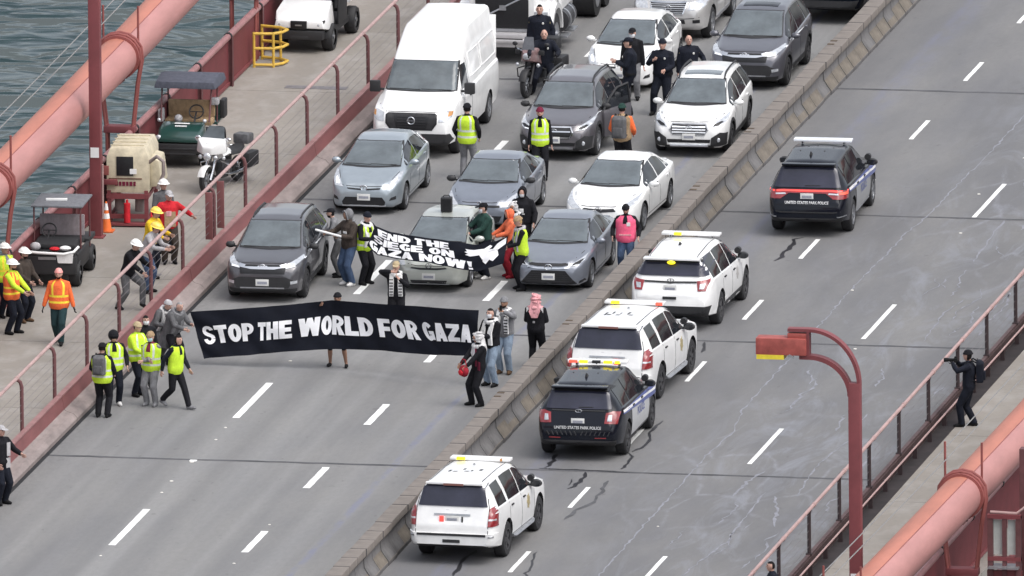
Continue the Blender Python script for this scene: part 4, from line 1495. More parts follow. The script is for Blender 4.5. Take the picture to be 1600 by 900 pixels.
# ---------------------------------------------------------------- tall white cargo van
def van(loc, label, pm):
    sp = dict(L=6.11, W=2.03, tr=.375, tw=.24, axles=(.98, 4.69), rim=.62, arch=.06, sm=.09,
              top=[(0, .80), (.03, 1.10), (.15, 1.20), (.5, 1.27), (1.20, 1.40), (1.85, 1.98), (2.15, 2.16), (2.9, 2.62), (3.3, 2.68), (5.9, 2.66), (6.05, 2.55), (6.11, 1.6)],
              belt=[(0, .7), (.05, 1.0), (.3, 1.12), (1.2, 1.28), (2.0, 1.32), (6.0, 1.34), (6.11, 1.0)],
              plan=[(0, .80), (.05, .88), (.18, .95), (.5, 1.0), (1.0, 1.015), (5.8, 1.015), (6.05, .99), (6.11, .95)],
              roof=[(0, .6), (.3, .76), (1.2, .84), (1.85, .76), (2.15, .76), (2.9, .70), (3.3, .72), (6.0, .74)],
              bot=[(0, .42), (.12, .32), (.9, .30), (5.5, .32), (6.11, .42)])
    c = Car('cargo_van', sp, (loc[0], loc[1] - .98), 0, label, 'van', pm, None)
    c.windscreen(1.44, 2.00, .835, .765, bulge=.015)
    for ax in ('left', 'right'):
        c.patch('side_window', [(1.60, 1.40), (2.35, 1.40), (2.35, 1.92), (1.98, 1.92), (1.70, 1.60)], ax, M['glass'], .008)
        sg = 1 if ax == 'left' else -1
        c.strip('door_gap', [(1.42, 1.36), (1.44, .8), (1.42, .42)], ax, .016, M['seam'], .003)
        c.strip('door_gap', [(2.48, 2.0), (2.48, .42)], ax, .016, M['seam'], .003)
        c.strip('door_gap', [(1.42, .42), (2.48, .42)], ax, .016, M['seam'], .003)
        c.strip('body_crease', [(2.6, 1.28), (5.95, 1.30)], ax, .03, pm, .012)
        for (ya, yb) in ((2.75, 3.95), (4.10, 5.80)):
            c.strip('panel_swage', [(ya, 1.5), (ya + .05, 2.05), (yb - .05, 2.05), (yb, 1.5)], ax, .025, pm, .014, closed=True)
        p, _ = c.ray(ax, 2.3, 1.16)
        MB().box((p.x + sg * .014, 2.32, 1.16), (.035, .19, .04)).build('door_handle', M['trim'], c.root, bevel=.008)
    for sg, ax in ((1, 'left'), (-1, 'right')):
        p, _ = c.ray(ax, 1.55, 1.40)
        o = MB().box((p.x + sg * .22, 1.46, 1.46), (.25, .13, .27)).box((p.x + sg * .06, 1.50, 1.38), (.16, .06, .06)).build('side_mirror', M['trim'], c.root, bevel=.03)
        MB().box((p.x + sg * .22, 1.53, 1.46), (.20, .012, .22)).build('mirror_glass', M['glass'], o)
    g = c.patch('grille', [(-.62, .86), (-.50, .70), (.50, .70), (.62, .86), (.62, 1.06), (.56, 1.10), (-.56, 1.10), (-.62, 1.06)], 'front', M['grille'], .012)
    for z in (.78, .84, .90, .96, 1.02):
        bar_front(c, 'grille_slat', z, .34, .016, M['trim'], off=.024)
    both(c.patch, 'grille_wing', [(.36, .74), (.48, .73), (.58, .88), (.58, 1.05), (.44, 1.06)], 'front', M['trim'], .022)
    ring_emblem(c, 'front', 0, .93, .085, bar=True)
    both(c.patch, 'headlight', [(.66, .90), (.84, .92), (.935, 1.0), (.945, 1.12), (.84, 1.14), (.66, 1.10)], 'front', M['lamp'], .012)
    both(c.patch, 'turn_lamp', [(.86, 1.02), (.94, 1.04), (.945, 1.12), (.87, 1.12)], 'front', M['amberoff'], .020)
    c.patch('bumper', [(-.84, .34), (.84, .34), (.95, .46), (.90, .62), (-.90, .62), (-.95, .46)], 'front', M['trim'], .030, depth=.06)
    c.plateat('front', 0, .50, off=.05)
    c.strip('bonnet_gap', [(-.84, 1.22), (-.62, 1.125), (.62, 1.125), (.84, 1.22)], 'front', .014, M['seam'], .003)
    c.wipers(-.75, 1.45, .0, 1.44)
    c.wipers(.02, 1.45, .74, 1.44)
    for s in (-1, 1):
        MB().box((s * .46, 6.10, 1.4), (.88, .03, 1.9)).build('rear_door', pm, c.root, bevel=.01)
    both(c.patch, 'tail_lamp', [(.86, 1.0), (.96, 1.0), (.96, 1.4), (.86, 1.4)], 'rear', M['redlens'], .012)
    return c


van((1.72, 29.75), 'tall white cargo van with black grille in the left lane', P['vanwhite'])

# ---------------------------------------------------------------- police vehicles seen from behind
def place_away(xc, yrear, ax1, turn=0.0):
    return (xc + math.sin(R(turn)) * ax1, yrear + math.cos(R(turn)) * ax1)


POL = 'police cars on the far carriageway'


def tahoe(xc, yr, label, marks, beacons, lit=False, turn=3.2):
    sp = dict(L=5.18, W=2.045, tr=.405, tw=.27, axles=(1.0, 3.95), rim=.60, rimmat='alloyd', arch=.07,
              top=[(0, .70), (.03, 1.0), (.12, 1.10), (.45, 1.16), (1.35, 1.24), (2.05, 1.76), (2.45, 1.86), (3.3, 1.89), (4.7, 1.87), (4.88, 1.83), (5.03, 1.30), (5.10, 1.10), (5.18, .85)],
              belt=[(0, .6), (.05, .92), (.3, 1.05), (1.3, 1.16), (2.3, 1.18), (4.8, 1.25), (5.1, 1.14), (5.18, .75)],
              plan=[(0, .72), (.05, .84), (.18, .94), (.5, 1.005), (1.0, 1.022), (4.7, 1.022), (4.95, 1.0), (5.12, .93), (5.18, .86)],
              roof=[(0, .6), (.3, .76), (1.35, .84), (2.05, .68), (2.7, .68), (4.8, .66), (5.05, .78)],
              bot=[(0, .42), (.12, .30), (.9, .27), (4.4, .30), (5.05, .40), (5.18, .48)])
    loc = place_away(xc, yr, 3.95, turn)
    c = Car('police_car', sp, loc, math.pi - R(turn), label, 'police car', P['white'], POL)
    c.windscreen(1.29, 1.74, .78, .66)
    c.sidewin([(1.55, 2.58), (2.66, 3.66)])
    for ax in ('left', 'right'):
        c.patch('quarter_window', [(3.84, 1.25), (4.60, 1.27), (4.52, 1.74), (3.90, 1.755)], ax, M['glass'], .008)
    c.doors([1.48, 2.62, 3.70], zlo=.42, handle_mat=M['trim'])
    c.mirrors(1.72, 1.22, M['trim'], 1.25)
    MB().cyl((-.98, 1.72, 1.36), (-.98, 1.58, 1.36), .075, 14).build('spot_lamp', M['trim'], c.root, True)
    # tail
    c.patch('rear_window', [(-.80, 1.33), (.80, 1.33), (.69, 1.78), (-.69, 1.78)], 'rear', M['priv'], .020)
    c.strip('tailgate_gap', [(-.84, .70), (-.84, 1.30), (-.73, 1.82)], 'rear', .014, M['seam'], .004)
    c.strip('tailgate_gap', [(.84, .70), (.84, 1.30), (.73, 1.82)], 'rear', .014, M['seam'], .004)
    both(c.patch, 'tail_lamp', [(.835, .90), (1.005, .90), (.99, 1.29), (.90, 1.32), (.85, 1.29)], 'rear', M['redlens'], .030, step=.045, depth=.05)
    both(c.patch, 'reverse_lamp', [(.845, 1.03), (.98, 1.03), (.98, 1.07), (.845, 1.07)], 'rear', M['lamp'], .036)
    c.strip('garnish', [(-.42, 1.15), (.42, 1.15)], 'rear', .035, M['steel'], .02)
    for a in (-.30, .12):
        c.outline_text('POLICE' if False else '----', 'rear', a, 1.24, .05, M['steel'], name='badge')
    c.plateat('rear', 0, 1.05)
    p, _ = c.ray('rear', .2, 1.05)
    MB().box((-.22 if lit else .24, p.y + .02, 1.05), (.10, .02, .13)).build('warning_lamp', M['redlit'], c.root)
    MB().box((.24 if lit else -.24, p.y + .02, 1.05), (.035, .02, .13)).build('warning_lamp', M['trim'], c.root)
    c.patch('rear_bumper', [(-.92, .48), (.92, .48), (1.0, .56), (1.0, .74), (-1.0, .74), (-1.0, .56)], 'rear', P['white'], .05, depth=.08)
    c.patch('bumper_pad', [(-.80, .685), (.80, .685), (.80, .735), (-.80, .735)], 'rear', M['trim'], .065, depth=.05)
    c.patch('hitch_cover', [(-.20, .53), (.20, .53), (.20, .60), (-.20, .60)], 'rear', M['trim'], .066, depth=.05)
    c.patch('rear_valance', [(-.80, .40), (.80, .40), (.86, .49), (-.86, .49)], 'rear', M['trim'], .02)
    both(c.patch, 'bumper_sensor', [(.86, .66), (.93, .66), (.93, .70), (.86, .70)], 'rear', M['steel'], .066, depth=.05)
    z = c.ray('top', 0, 4.80)[0].z
    MB().box((0, 4.90, 1.83), (1.30, .12, .05)).build('spoiler', P['white'], c.root, bevel=.015)
    MB().box((0, 4.965, 1.815), (.46, .03, .045)).build('brake_lamp', mat('brake_lamp_brown', (.22, .10, .085), .3), c.root)
    for s in (-1, 1):
        c.strip('roof_channel', [(s * .60, 2.3), (s * .60, 4.7)], 'top', .018, M['seam'], .003)
        MB().tube([(s * .99, 1.6, .40), (s * 1.02, 1.75, .37), (s * 1.02, 3.35, .37), (s * .99, 3.5, .40)], .06, 8, flat=.6).build('side_step', M['steel'], c.root, True)
    # fleet number on the roof: a few worn dark strokes are all that shows
    for (x, y, a, b_) in marks:
        c.patch('roof_mark', [(x - a, y - b_), (x + a * .6, y - b_), (x + a, y + b_), (x - a * .5, y + b_)], 'top', M['seam'], .004)
    c.fin(.0, 3.0, .6, M['steel'])
    # door emblem seen on the kerb side
    for ax in ('left', 'right'):
        pts = []
        for i in range(14):
            t = 2 * math.pi * i / 14
            k = .15 if i % 2 == 0 else .105
            pts.append((2.05 + k * math.cos(t), .90 + k * 1.25 * math.sin(t)))
        c.patch('door_emblem', pts, ax, M['gold'], .006)
    c.lightbar(2.35, 1.40, M['white'], beacons, .03, .062, .30)
    bar_front(c, 'grille', .88, .62, .22, M['grille'], off=.012)
    both(c.patch, 'headlight', [(.64, .82), (.92, .84), (.94, 1.04), (.64, 1.02)], 'front', M['lamp'], .012)
    c.patch('bumper_intake', [(-.6, .45), (.6, .45), (.6, .6), (-.6, .6)], 'front', M['trim'], .012)
    return c


MK1 = [(.36, 3.70, .03, .14), (.27, 3.80, .06, .04), (.20, 3.58, .025, .10), (.05, 3.82, .06, .035), (.02, 3.62, .025, .04), (-.16, 3.60, .03, .12), (-.24, 3.76, .055, .035)]
MK2 = [(.38, 3.74, .035, .08), (.24, 3.82, .06, .03), (.08, 3.56, .035, .06), (-.02, 3.78, .06, .035), (-.12, 3.70, .025, .06), (-.30, 3.56, .04, .07)]
tahoe(11.64, -16.50, 'white police off-roader nearest the bottom edge, alone in its lane', MK2, [(.44, .20, M['amber'], 1), (-.50, .05, M['amberoff'], 1)])
tahoe(11.80, 1.70, 'white police off-roader between the white crossover and the black crossover', MK1, [(.44, .20, M['amber'], 1), (-.60, .16, M['redbeacon'], 1)], lit=True)


def police_crossover(xc, yr, label, kind, beacons, turn=0.0):
    black = kind != 'white'
    dur = kind == 'durango'
    L, W, H = (5.05, 1.93, 1.80) if dur else ((5.04, 2.005, 1.78))
    ax = (.98, 4.0) if not dur else (.95, 3.99)
    if kind == 'white':
        ax = (.97, 3.83)
    pm = P['black'] if black else P['white']
    w2 = W / 2
    sp = dict(L=L, W=W, tr=.385, tw=.25, axles=ax, rim=.62, rimmat='alloyd' if kind != 'durango' else 'alloy', arch=.06,
              top=[(0, .64), (.03, .92), (.12, 1.0), (.45, 1.06), (1.35, 1.18), (2.1, H - .12), (2.5, H - .03), (3.2, H), (4.4, H - .05), (4.62, H - .11), (4.84, 1.24), (4.95, 1.06), (L, .80)],
              belt=[(0, .55), (.05, .84), (.3, .97), (1.3, 1.08), (2.3, 1.10), (4.5, 1.17), (4.85, 1.10), (L, .7)],
              plan=[(0, .68), (.05, .79), (.18, .89), (.5, .975 * w2), (1.0, w2), (4.4, w2), (4.72, .965 * w2), (4.95, .89 * w2), (L, .80 * w2)],
              roof=[(0, .56), (.3, .72), (1.35, .80), (2.1, .64), (2.7, .64), (4.5, .61), (4.85, .74)],
              bot=[(0, .40), (.12, .27), (.9, .25), (4.2, .27), (4.9, .36), (L, .46)])
    c = Car('police_car', sp, place_away(xc, yr, ax[1], turn), math.pi - R(turn), label, 'police car', pm, POL)
    c.windscreen(1.22, H - .13, .74, .62)
    c.sidewin([(1.50, 2.52), (2.60, 3.52), (3.62, 4.44)])
    c.doors([1.44, 2.56, 3.58], zlo=.40, handle_mat=M['trim'])
    c.mirrors(1.64, 1.16, M['trim'], 1.15)
    MB().cyl((-.93, 1.66, 1.30), (-.93, 1.52, 1.30), .075, 14).build('spot_lamp', M['trim'], c.root, True)
    zt = H - .15
    if black:
        # pale doors with a blue and white flash along the flank
        pw = mat('police_door_white', (0.50, 0.51, 0.52), .35, var=.06, coat=.5)
        for ax_ in ('left', 'right'):
            if dur:
                c.patch('white_door_panel', [(1.46, .36), (3.56, .36), (3.56, .98), (1.46, .96)], ax_, mat('police_door_silver', (0.30, 0.31, 0.32), .35, .2, var=.06, coat=.5), .004, step=.2)
            else:
                c.patch('white_door_panel', [(1.46, .36), (3.56, .36), (3.56, .98), (1.46, .96)], ax_, pw, .004, step=.2)
            c.patch('blue_flash', [(.30, .74), (1.5, .82), (3.0, .93), (4.5, 1.03), (4.5, 1.10), (3.0, 1.075), (1.4, 1.04), (.35, .94)], ax_, M['blue'], .007, step=.2)
            c.strip('white_flash', [(.4, .86), (1.5, .945), (3.0, 1.02), (4.5, 1.09)], ax_, .055, M['letter'], .010)
            c.outline_text('POLICE', ax_, 2.5, .70, .26, M['blue'], bold=.02, off=.010)
        # roof reads grey because the clear sky lies on it
    if kind == 'durango':
        c.patch('rear_window', [(-.78, 1.18), (.78, 1.18), (.64, zt), (-.64, zt)], 'rear', M['priv'], .018)
        c.patch('spoiler_underside', [(-.64, zt - .03), (.64, zt - .03), (.60, zt + .03), (-.60, zt + .03)], 'rear', M['trim'], .03)
        MB().box((0, 4.66, H - .105), (1.26, .22, .045)).build('spoiler', pm, c.root, bevel=.015)
        lamp_poly = [(-.93, .92), (-.62, .93), (-.44, 1.055), (.44, 1.055), (.62, .93), (.93, .92), (.93, 1.10), (.62, 1.14), (-.62, 1.14), (-.93, 1.10)]
        tl = c.patch('tail_lamp', lamp_poly, 'rear', M['redlens'], .014)
        c.strip('lamp_band', [(-.92, 1.09), (-.60, 1.11), (-.42, 1.11), (.42, 1.11), (.60, 1.11), (.92, 1.09)], 'rear', .035, M['redlit'], .022, parent=tl)
        both(c.patch, 'reverse_lamp', [(.50, 1.03), (.74, 1.02), (.74, 1.05), (.52, 1.06)], 'rear', M['lamp'], .024)
        c.patch('indicator_lamp', [(-.92, 1.02), (-.76, 1.03), (-.76, 1.075), (-.92, 1.07)], 'rear', M['redbeacon'], .024)
        c.plateat('rear', 0, .985, off=.02)
        c.outline_text('UNITED STATES PARK POLICE', 'rear', 0, .82, .090, M['letter'], bold=.018, off=.012, xs=.86)
        c.strip('tailgate_crease', [(-.80, .64), (-.62, .62), (.62, .62), (.80, .64)], 'rear', .03, M['trim'], .016)
        both(c.patch, 'bumper_reflector', [(.72, .50), (.90, .51), (.90, .535), (.72, .525)], 'rear', M['steel'], .018)
        c.patch('rear_valance', [(-.80, .38), (.80, .38), (.86, .48), (-.86, .48)], 'rear', M['trim'], .014)
        c.wipers(-.30, 1.22, .06, 1.215, 'rear')
        c.strip('sill_chrome', [(1.5, .33), (3.4, .35)], 'left', .03, M['steel'], .012)
        c.strip('sill_chrome', [(1.5, .33), (3.4, .35)], 'right', .03, M['steel'], .012)
        c.fin(.06, 3.9, 1.2, M['trim'])
    elif kind == 'explorer':
        c.patch('rear_window', [(-.76, 1.20), (.76, 1.20), (.66, zt - .04), (-.66, zt - .04)], 'rear', M['priv'], .018)
        c.patch('spoiler_underside', [(-.70, zt - .06), (.70, zt - .06), (.62, zt + .04), (-.62, zt + .04)], 'rear', M['grille'], .03)
        MB().box((0, 4.68, H - .10), (1.30, .26, .045)).build('spoiler', pm, c.root, bevel=.015)
        both(c.patch, 'tail_lamp', [(.62, .90), (.90, .88), (.94, 1.12), (.80, 1.16), (.64, 1.12)], 'rear', M['redlens'], .014)
        both(c.patch, 'reverse_lamp', [(.68, .95), (.78, .945), (.78, 1.08), (.70, 1.08)], 'rear', M['lamp'], .022)
        c.plateat('rear', 0, .93)
        c.outline_text('UNITED STATES PARK POLICE', 'rear', 0, .765, .095, M['letter'], bold=.018, off=.012, xs=.86)
        c.strip('tailgate_chrome', [(-.62, 1.165), (.62, 1.165)], 'rear', .02, M['trim'], .016)
        ring_emblem(c, 'rear', 0, 1.16, .035, rx=2.2)
        for i in range(14):                             # slanted bars in the bumper guard
            a = -.70 + i * .105
            c.strip('guard_bar', [(a, .62), (a - .05 * (1 if a < 0 else -1), .72)], 'rear', .022, M['alloyd'], .02)
        both(c.patch, 'bumper_reflector', [(.40, .55), (.66, .555), (.66, .575), (.40, .57)], 'rear', M['redlens'], .018)
        c.patch('rear_valance', [(-.84, .36), (.84, .36), (.88, .50), (-.88, .50)], 'rear', M['trim'], .014)
        c.wipers(-.34, 1.235, .0, 1.23, 'rear')
        c.fin(0, 3.85, 1.2, M['trim'])
    else:
        c.patch('rear_window', [(-.85, 1.29), (.85, 1.29), (.71, zt + .02), (-.71, zt + .02)], 'rear', M['priv'], .026)
        c.patch('spoiler_underside', [(-.68, zt - .06), (.68, zt - .06), (.62, zt + .02), (-.62, zt + .02)], 'rear', M['trim'], .028)
        MB().box((0, 4.68, H - .105), (1.34, .26, .05)).build('spoiler', pm, c.root, bevel=.015)
        MB().ell((0, 4.80, H - .18), (.10, .04, .045), 12, 6).build('beacon_lens', M['amber'], c.root, True)
        both(c.patch, 'tail_lamp', [(.66, .97), (.84, .97), (.90, 1.16), (.93, 1.22), (.62, 1.19)], 'rear', M['redlens'], .014)
        both(c.patch, 'reverse_lamp', [(.69, 1.02), (.79, 1.02), (.82, 1.13), (.70, 1.13)], 'rear', M['lamp'], .022)
        c.strip('garnish', [(-.62, 1.165), (-.10, 1.155), (0, 1.14), (.10, 1.155), (.62, 1.165)], 'rear', .035, M['trim'], .02)
        ring_emblem(c, 'rear', 0, 1.20, .035, rx=2.2, m=M['seam'])
        c.plateat('rear', 0, 1.02)
        c.patch('hitch_cover', [(-.16, .78), (.16, .78), (.16, .84), (-.16, .84)], 'rear', M['trim'], .03)
        c.patch('rear_valance', [(-.86, .34), (.86, .34), (.94, .62), (-.94, .62)], 'rear', M['trim'], .014)
        c.sills(M['trim'], .34, .20)
        for ax_ in ('left', 'right'):
            pts = []
            for i in range(14):
                t = 2 * math.pi * i / 14
                k = .14 if i % 2 == 0 else .10
                pts.append((2.0 + k * math.cos(t), .86 + k * 1.25 * math.sin(t)))
            c.patch('door_emblem', pts, ax_, mat('emblem_grey', (.38, .37, .36), .5, var=.5, scale=30), .006)
        c.fin(.05, 3.5, 1.0, M['trim'])
        for s in (-1, 1):
            c.strip('roof_channel', [(s * .56, 2.4), (s * .56, 4.5)], 'top', .018, M['seam'], .003)
    for (x, y) in ((-.35, 3.1), (.25, 3.0), (-.2, 3.5), (.38, 3.45), (0.05, 2.9)):
        if black:
            o = MB().ell((x, y, c.ray('top', x, y)[0].z), (.022, .03, .012), 8, 4).build('aerial_stub', M['trim'], c.root)
    c.lightbar(2.42, 1.38, M['white'] if kind != 'durango' else M['led'], beacons, .06, .06, .28)
    bar_front(c, 'grille', .82, .62, .20, M['grille'], off=.012)
    both(c.patch, 'headlight', [(.60, .80), (.86, .82), (.90, .98), (.62, .96)], 'front', M['lamp'], .012)
    c.patch('bumper_intake', [(-.6, .42), (.6, .42), (.6, .58), (-.6, .58)], 'front', M['trim'], .012)
    return c


police_crossover(12.70, 21.75, 'black park police car with red band of tail lights, farthest up the far lanes', 'durango', [], -1.5)
police_crossover(11.60, 10.45, 'white police crossover with yellow beacon in its rear window', 'white', [(.30, .18, M['amber'], 1)], 1.0)
police_crossover(12.24, -4.80, 'black park police crossover with red and yellow beacons lit on its roof', 'explorer',
                 [(.56, .20, M['redbeacon'], 1), (.32, .20, M['amber'], 1), (-.25, .20, M['amber'], 1), (-.47, .12, M['amber'], 1), (0.02, .2, M['trim'], 1)])


# ---------------------------------------------------------------- white lorry tractor at the top
def lorry():
    t = empty('lorry', (1.62, 40.9, 0), 0, 'white lorry with big black grille and steel tanks behind the van', 'lorry')
    wp = P['white']
    hood = MB().loft([[(-.78, 0, .62), (.78, 0, .62), (.80, 0, 1.72), (.70, 0, 1.86), (-.70, 0, 1.86), (-.80, 0, 1.72)],
                      [(-.95, 1.5, .70), (.95, 1.5, .70), (.95, 1.5, 1.85), (.85, 1.5, 2.02), (-.85, 1.5, 2.02), (-.95, 1.5, 1.85)]])
    hood.build('bonnet', wp, t, bevel=.04)
    cab = MB().loft([[(-1.02, 1.5, .75), (1.02, 1.5, .75), (1.02, 1.5, 2.02), (-1.02, 1.5, 2.02)], [(-1.05, 1.75, .75), (1.05, 1.75, .75), (1.0, 2.2, 2.95), (-1.0, 2.2, 2.95)],
                     [(-1.05, 3.6, .75), (1.05, 3.6, .75), (1.02, 3.6, 3.1), (-1.02, 3.6, 3.1)]])
    cab.build('cab', wp, t, bevel=.05)
    MB().add([(-.85, 1.585, 2.10), (.85, 1.585, 2.10), (.82, 2.09, 2.80), (-.82, 2.09, 2.80)], [(0, 1, 2, 3)]).build('windscreen', M['screen'], t)
    for s in (-1, 1):
        MB().box((s * 1.052, 2.6, 2.2), (.012, .9, .75)).build('side_window', M['glass'], t)
        fd = MB()
        pts = []
        for i in range(13):
            a = math.pi * i / 12
            pts.append((.95 + .72 * math.cos(a), .58 + .72 * math.sin(a)))
        outer = [(p[0], p[1]) for p in pts]
        inner = [(.95 + .60 * math.cos(math.pi * i / 12), .58 + .60 * math.sin(math.pi * i / 12)) for i in range(12, -1, -1)]
        x0, x1 = s * .72, s * 1.18
        fd.loft([[(x0, a, c) for a, c in outer + inner], [(x1, a, c) for a, c in outer + inner]])
        fd.build('fender', wp, t, True, angle=30)
        MB().box((s * .93, .20, 1.02), (.48, .36, .62), taper=(.8, .7)).build('lamp_pod', wp, t, bevel=.06)
        MB().box((s * .95, .005, 1.10), (.34, .03, .30)).build('headlight', M['lamp'], t, bevel=.03)
        tyre = MB().cyl((s * 1.14, .95, .52), (s * .84, .95, .52), .52, 26)
        wobj = tyre.build('wheel', M['black'], t, True)
        MB().cyl((s * 1.15, .95, .52), (s * 1.10, .95, .52), .30, 20).cyl((s * 1.2, .95, .52), (s * 1.1, .95, .52), .11, 10).build('rim', M['alloy'], wobj, True)
        for yy in (6.1, 7.4):
            wobj = MB().cyl((s * 1.18, yy, .52), (s * .62, yy, .52), .52, 26).build('wheel', M['black'], t, True)
            MB().cyl((s * 1.19, yy, .52), (s * 1.12, yy, .52), .30, 20).build('rim', M['alloy'], wobj, True)
        MB().cyl((s * .98, 1.95, .66), (s * .98, 3.0, .66), .28, 22).build('fuel_tank', M['alloyd'], t, True)
        MB().box((s * 1.0, 2.9, 1.22), (.22, 2.2, .56)).build('side_fairing', wp, t, bevel=.03)
        for yy in (2.2, 2.75):
            MB().cyl((s * .98, yy - .05, .66), (s * .98, yy + .05, .66), .295, 22).build('tank_band', M['steel'], t, True)
        for yy, nm in ((1.85, 'step'), (2.7, 'step')):
            MB().box((s * 1.16, yy, .34), (.26, .52, .05)).build(nm, M['steel'], t, bevel=.01)
        MB().box((s * 1.25, 1.6, 2.1), (.08, .14, .5)).build('side_mirror', M['trim'], t, bevel=.02)
        MB().box((s * 1.02, 1.9, 1.25), (.03, .04, .04)).build('door_handle', M['trim'], t)
        MB().box((s * 1.06, 2.35, 1.35), (.02, 1.3, 1.1)).build('door', wp, t, bevel=.01)
    MB().box((0, 4.4, 1.0), (.9, 8.0, .22)).box((0, 8.2, .9), (2.3, .15, .35)).build('chassis', M['trim'], t)
    MB().box((0, -.02, 1.25), (1.30, .05, .82)).build('grille', M['grille'], t, bevel=.02)
    g = MB().box((0, -.035, .80), (1.42, .06, .07)).build('grille_sill', M['steel'], t)
    MB().tube([(-.62, -.06, 1.02), (.64, -.06, 1.66)], .022, 6).box((0.03, -.07, 1.34), (.16, .03, .12)).build('grille_brace', M['steel'], t)
    MB().box((0, -.10, .58), (2.1, .34, .34)).box((0, -.16, .57), (2.0, .34, .10)).build('bumper', mat('bumper_silver', (.62, .60, .60), .3, .5, var=.1), t, bevel=.04)
    MB().box((0.1, -.28, .60), (.9, .05, .07)).build('bumper_slot', M['dark'], t)
    MB().box((0, 5.6, 1.25), (1.2, 1.2, .12)).build('coupling_plate', M['trim'], t, bevel=.02)
    return t


lorry()


def big_pickup():
    """dark vehicle cut by the top edge, next to the barrier"""
    sp = dict(L=5.7, W=2.0, tr=.40, tw=.27, axles=(.95, 4.5), rim=.60, rimmat='alloyd', arch=.07,
              top=[(0, .8), (.03, 1.05), (.12, 1.14), (.5, 1.2), (1.5, 1.28), (2.1, 1.80), (2.5, 1.88), (3.5, 1.88), (3.75, 1.80), (3.85, 1.3), (5.65, 1.26), (5.7, .8)],
              belt=[(0, .65), (.05, .95), (.3, 1.08), (1.4, 1.18), (5.6, 1.2), (5.7, .75)],
              plan=[(0, .75), (.05, .85), (.18, .93), (.5, .985), (1.0, 1.0), (5.5, 1.0), (5.7, .95)],
              roof=[(0, .6), (.3, .76), (1.5, .82), (2.1, .66), (3.6, .66), (3.9, .9), (5.7, .9)],
              bot=[(0, .45), (.12, .34), (.9, .32), (5.0, .34), (5.7, .48)])
    c = Car('parked_pickup', sp, (8.35, 46.6), 0, 'dark pickup with a red stripe cut off by the top edge beside the barrier', 'pickup', P['black'])
    c.windscreen(1.33, 1.78, .76, .64)
    c.sidewin([(1.6, 2.6), (2.7, 3.6)])
    c.patch('grille', [(-.6, .72), (.6, .72), (.6, 1.06), (-.6, 1.06)], 'front', M['grille'], .012)
    both(c.patch, 'headlight', [(.64, .8), (.9, .82), (.92, 1.04), (.64, 1.04)], 'front', M['trim'], .012)
    c.patch('bumper_intake', [(-.8, .4), (.8, .4), (.9, .6), (-.9, .6)], 'front', M['trim'], .02)
    MB().box((-.93, .35, 1.0), (.05, .25, .5)).build('red_stripe', M['redlens'], c.root)
    MB().box((-.96, .30, 1.02), (.02, .05, .45)).build('white_stripe', M['letter'], c.root)
    c.mirrors(1.7, 1.26, M['trim'], 1.2)
    c.doors([1.55, 2.65, 3.65])


big_pickup()
# loudspeaker box on the roof of the pale hatchback
sb = empty('loudspeaker', (5.15, 15.35, 1.478), .08, 'black loudspeaker box standing on the roof of the pale hatchback', 'loudspeaker')
MB().box((0, 0, .17), (.26, .24, .33)).build('cabinet', M['trim'], sb, bevel=.015)
MB().box((0, -.124, .17), (.22, .012, .28)).build('front_grille', M['grille'], sb)
MB().tube([(-.09, 0, .33), (-.06, 0, .38), (.06, 0, .38), (.09, 0, .33)], .012, 6).build('carry_handle', M['black'], sb)

# ================================================================ PEOPLE
def cloth(name, c, var=0.16, rough=0.85):
    return mat('cloth_' + name, c, rough, var=min(.45, var + .10), scale=7, bump=0.7, spec=0.2, stretch=(1.4, 1.4, .8))


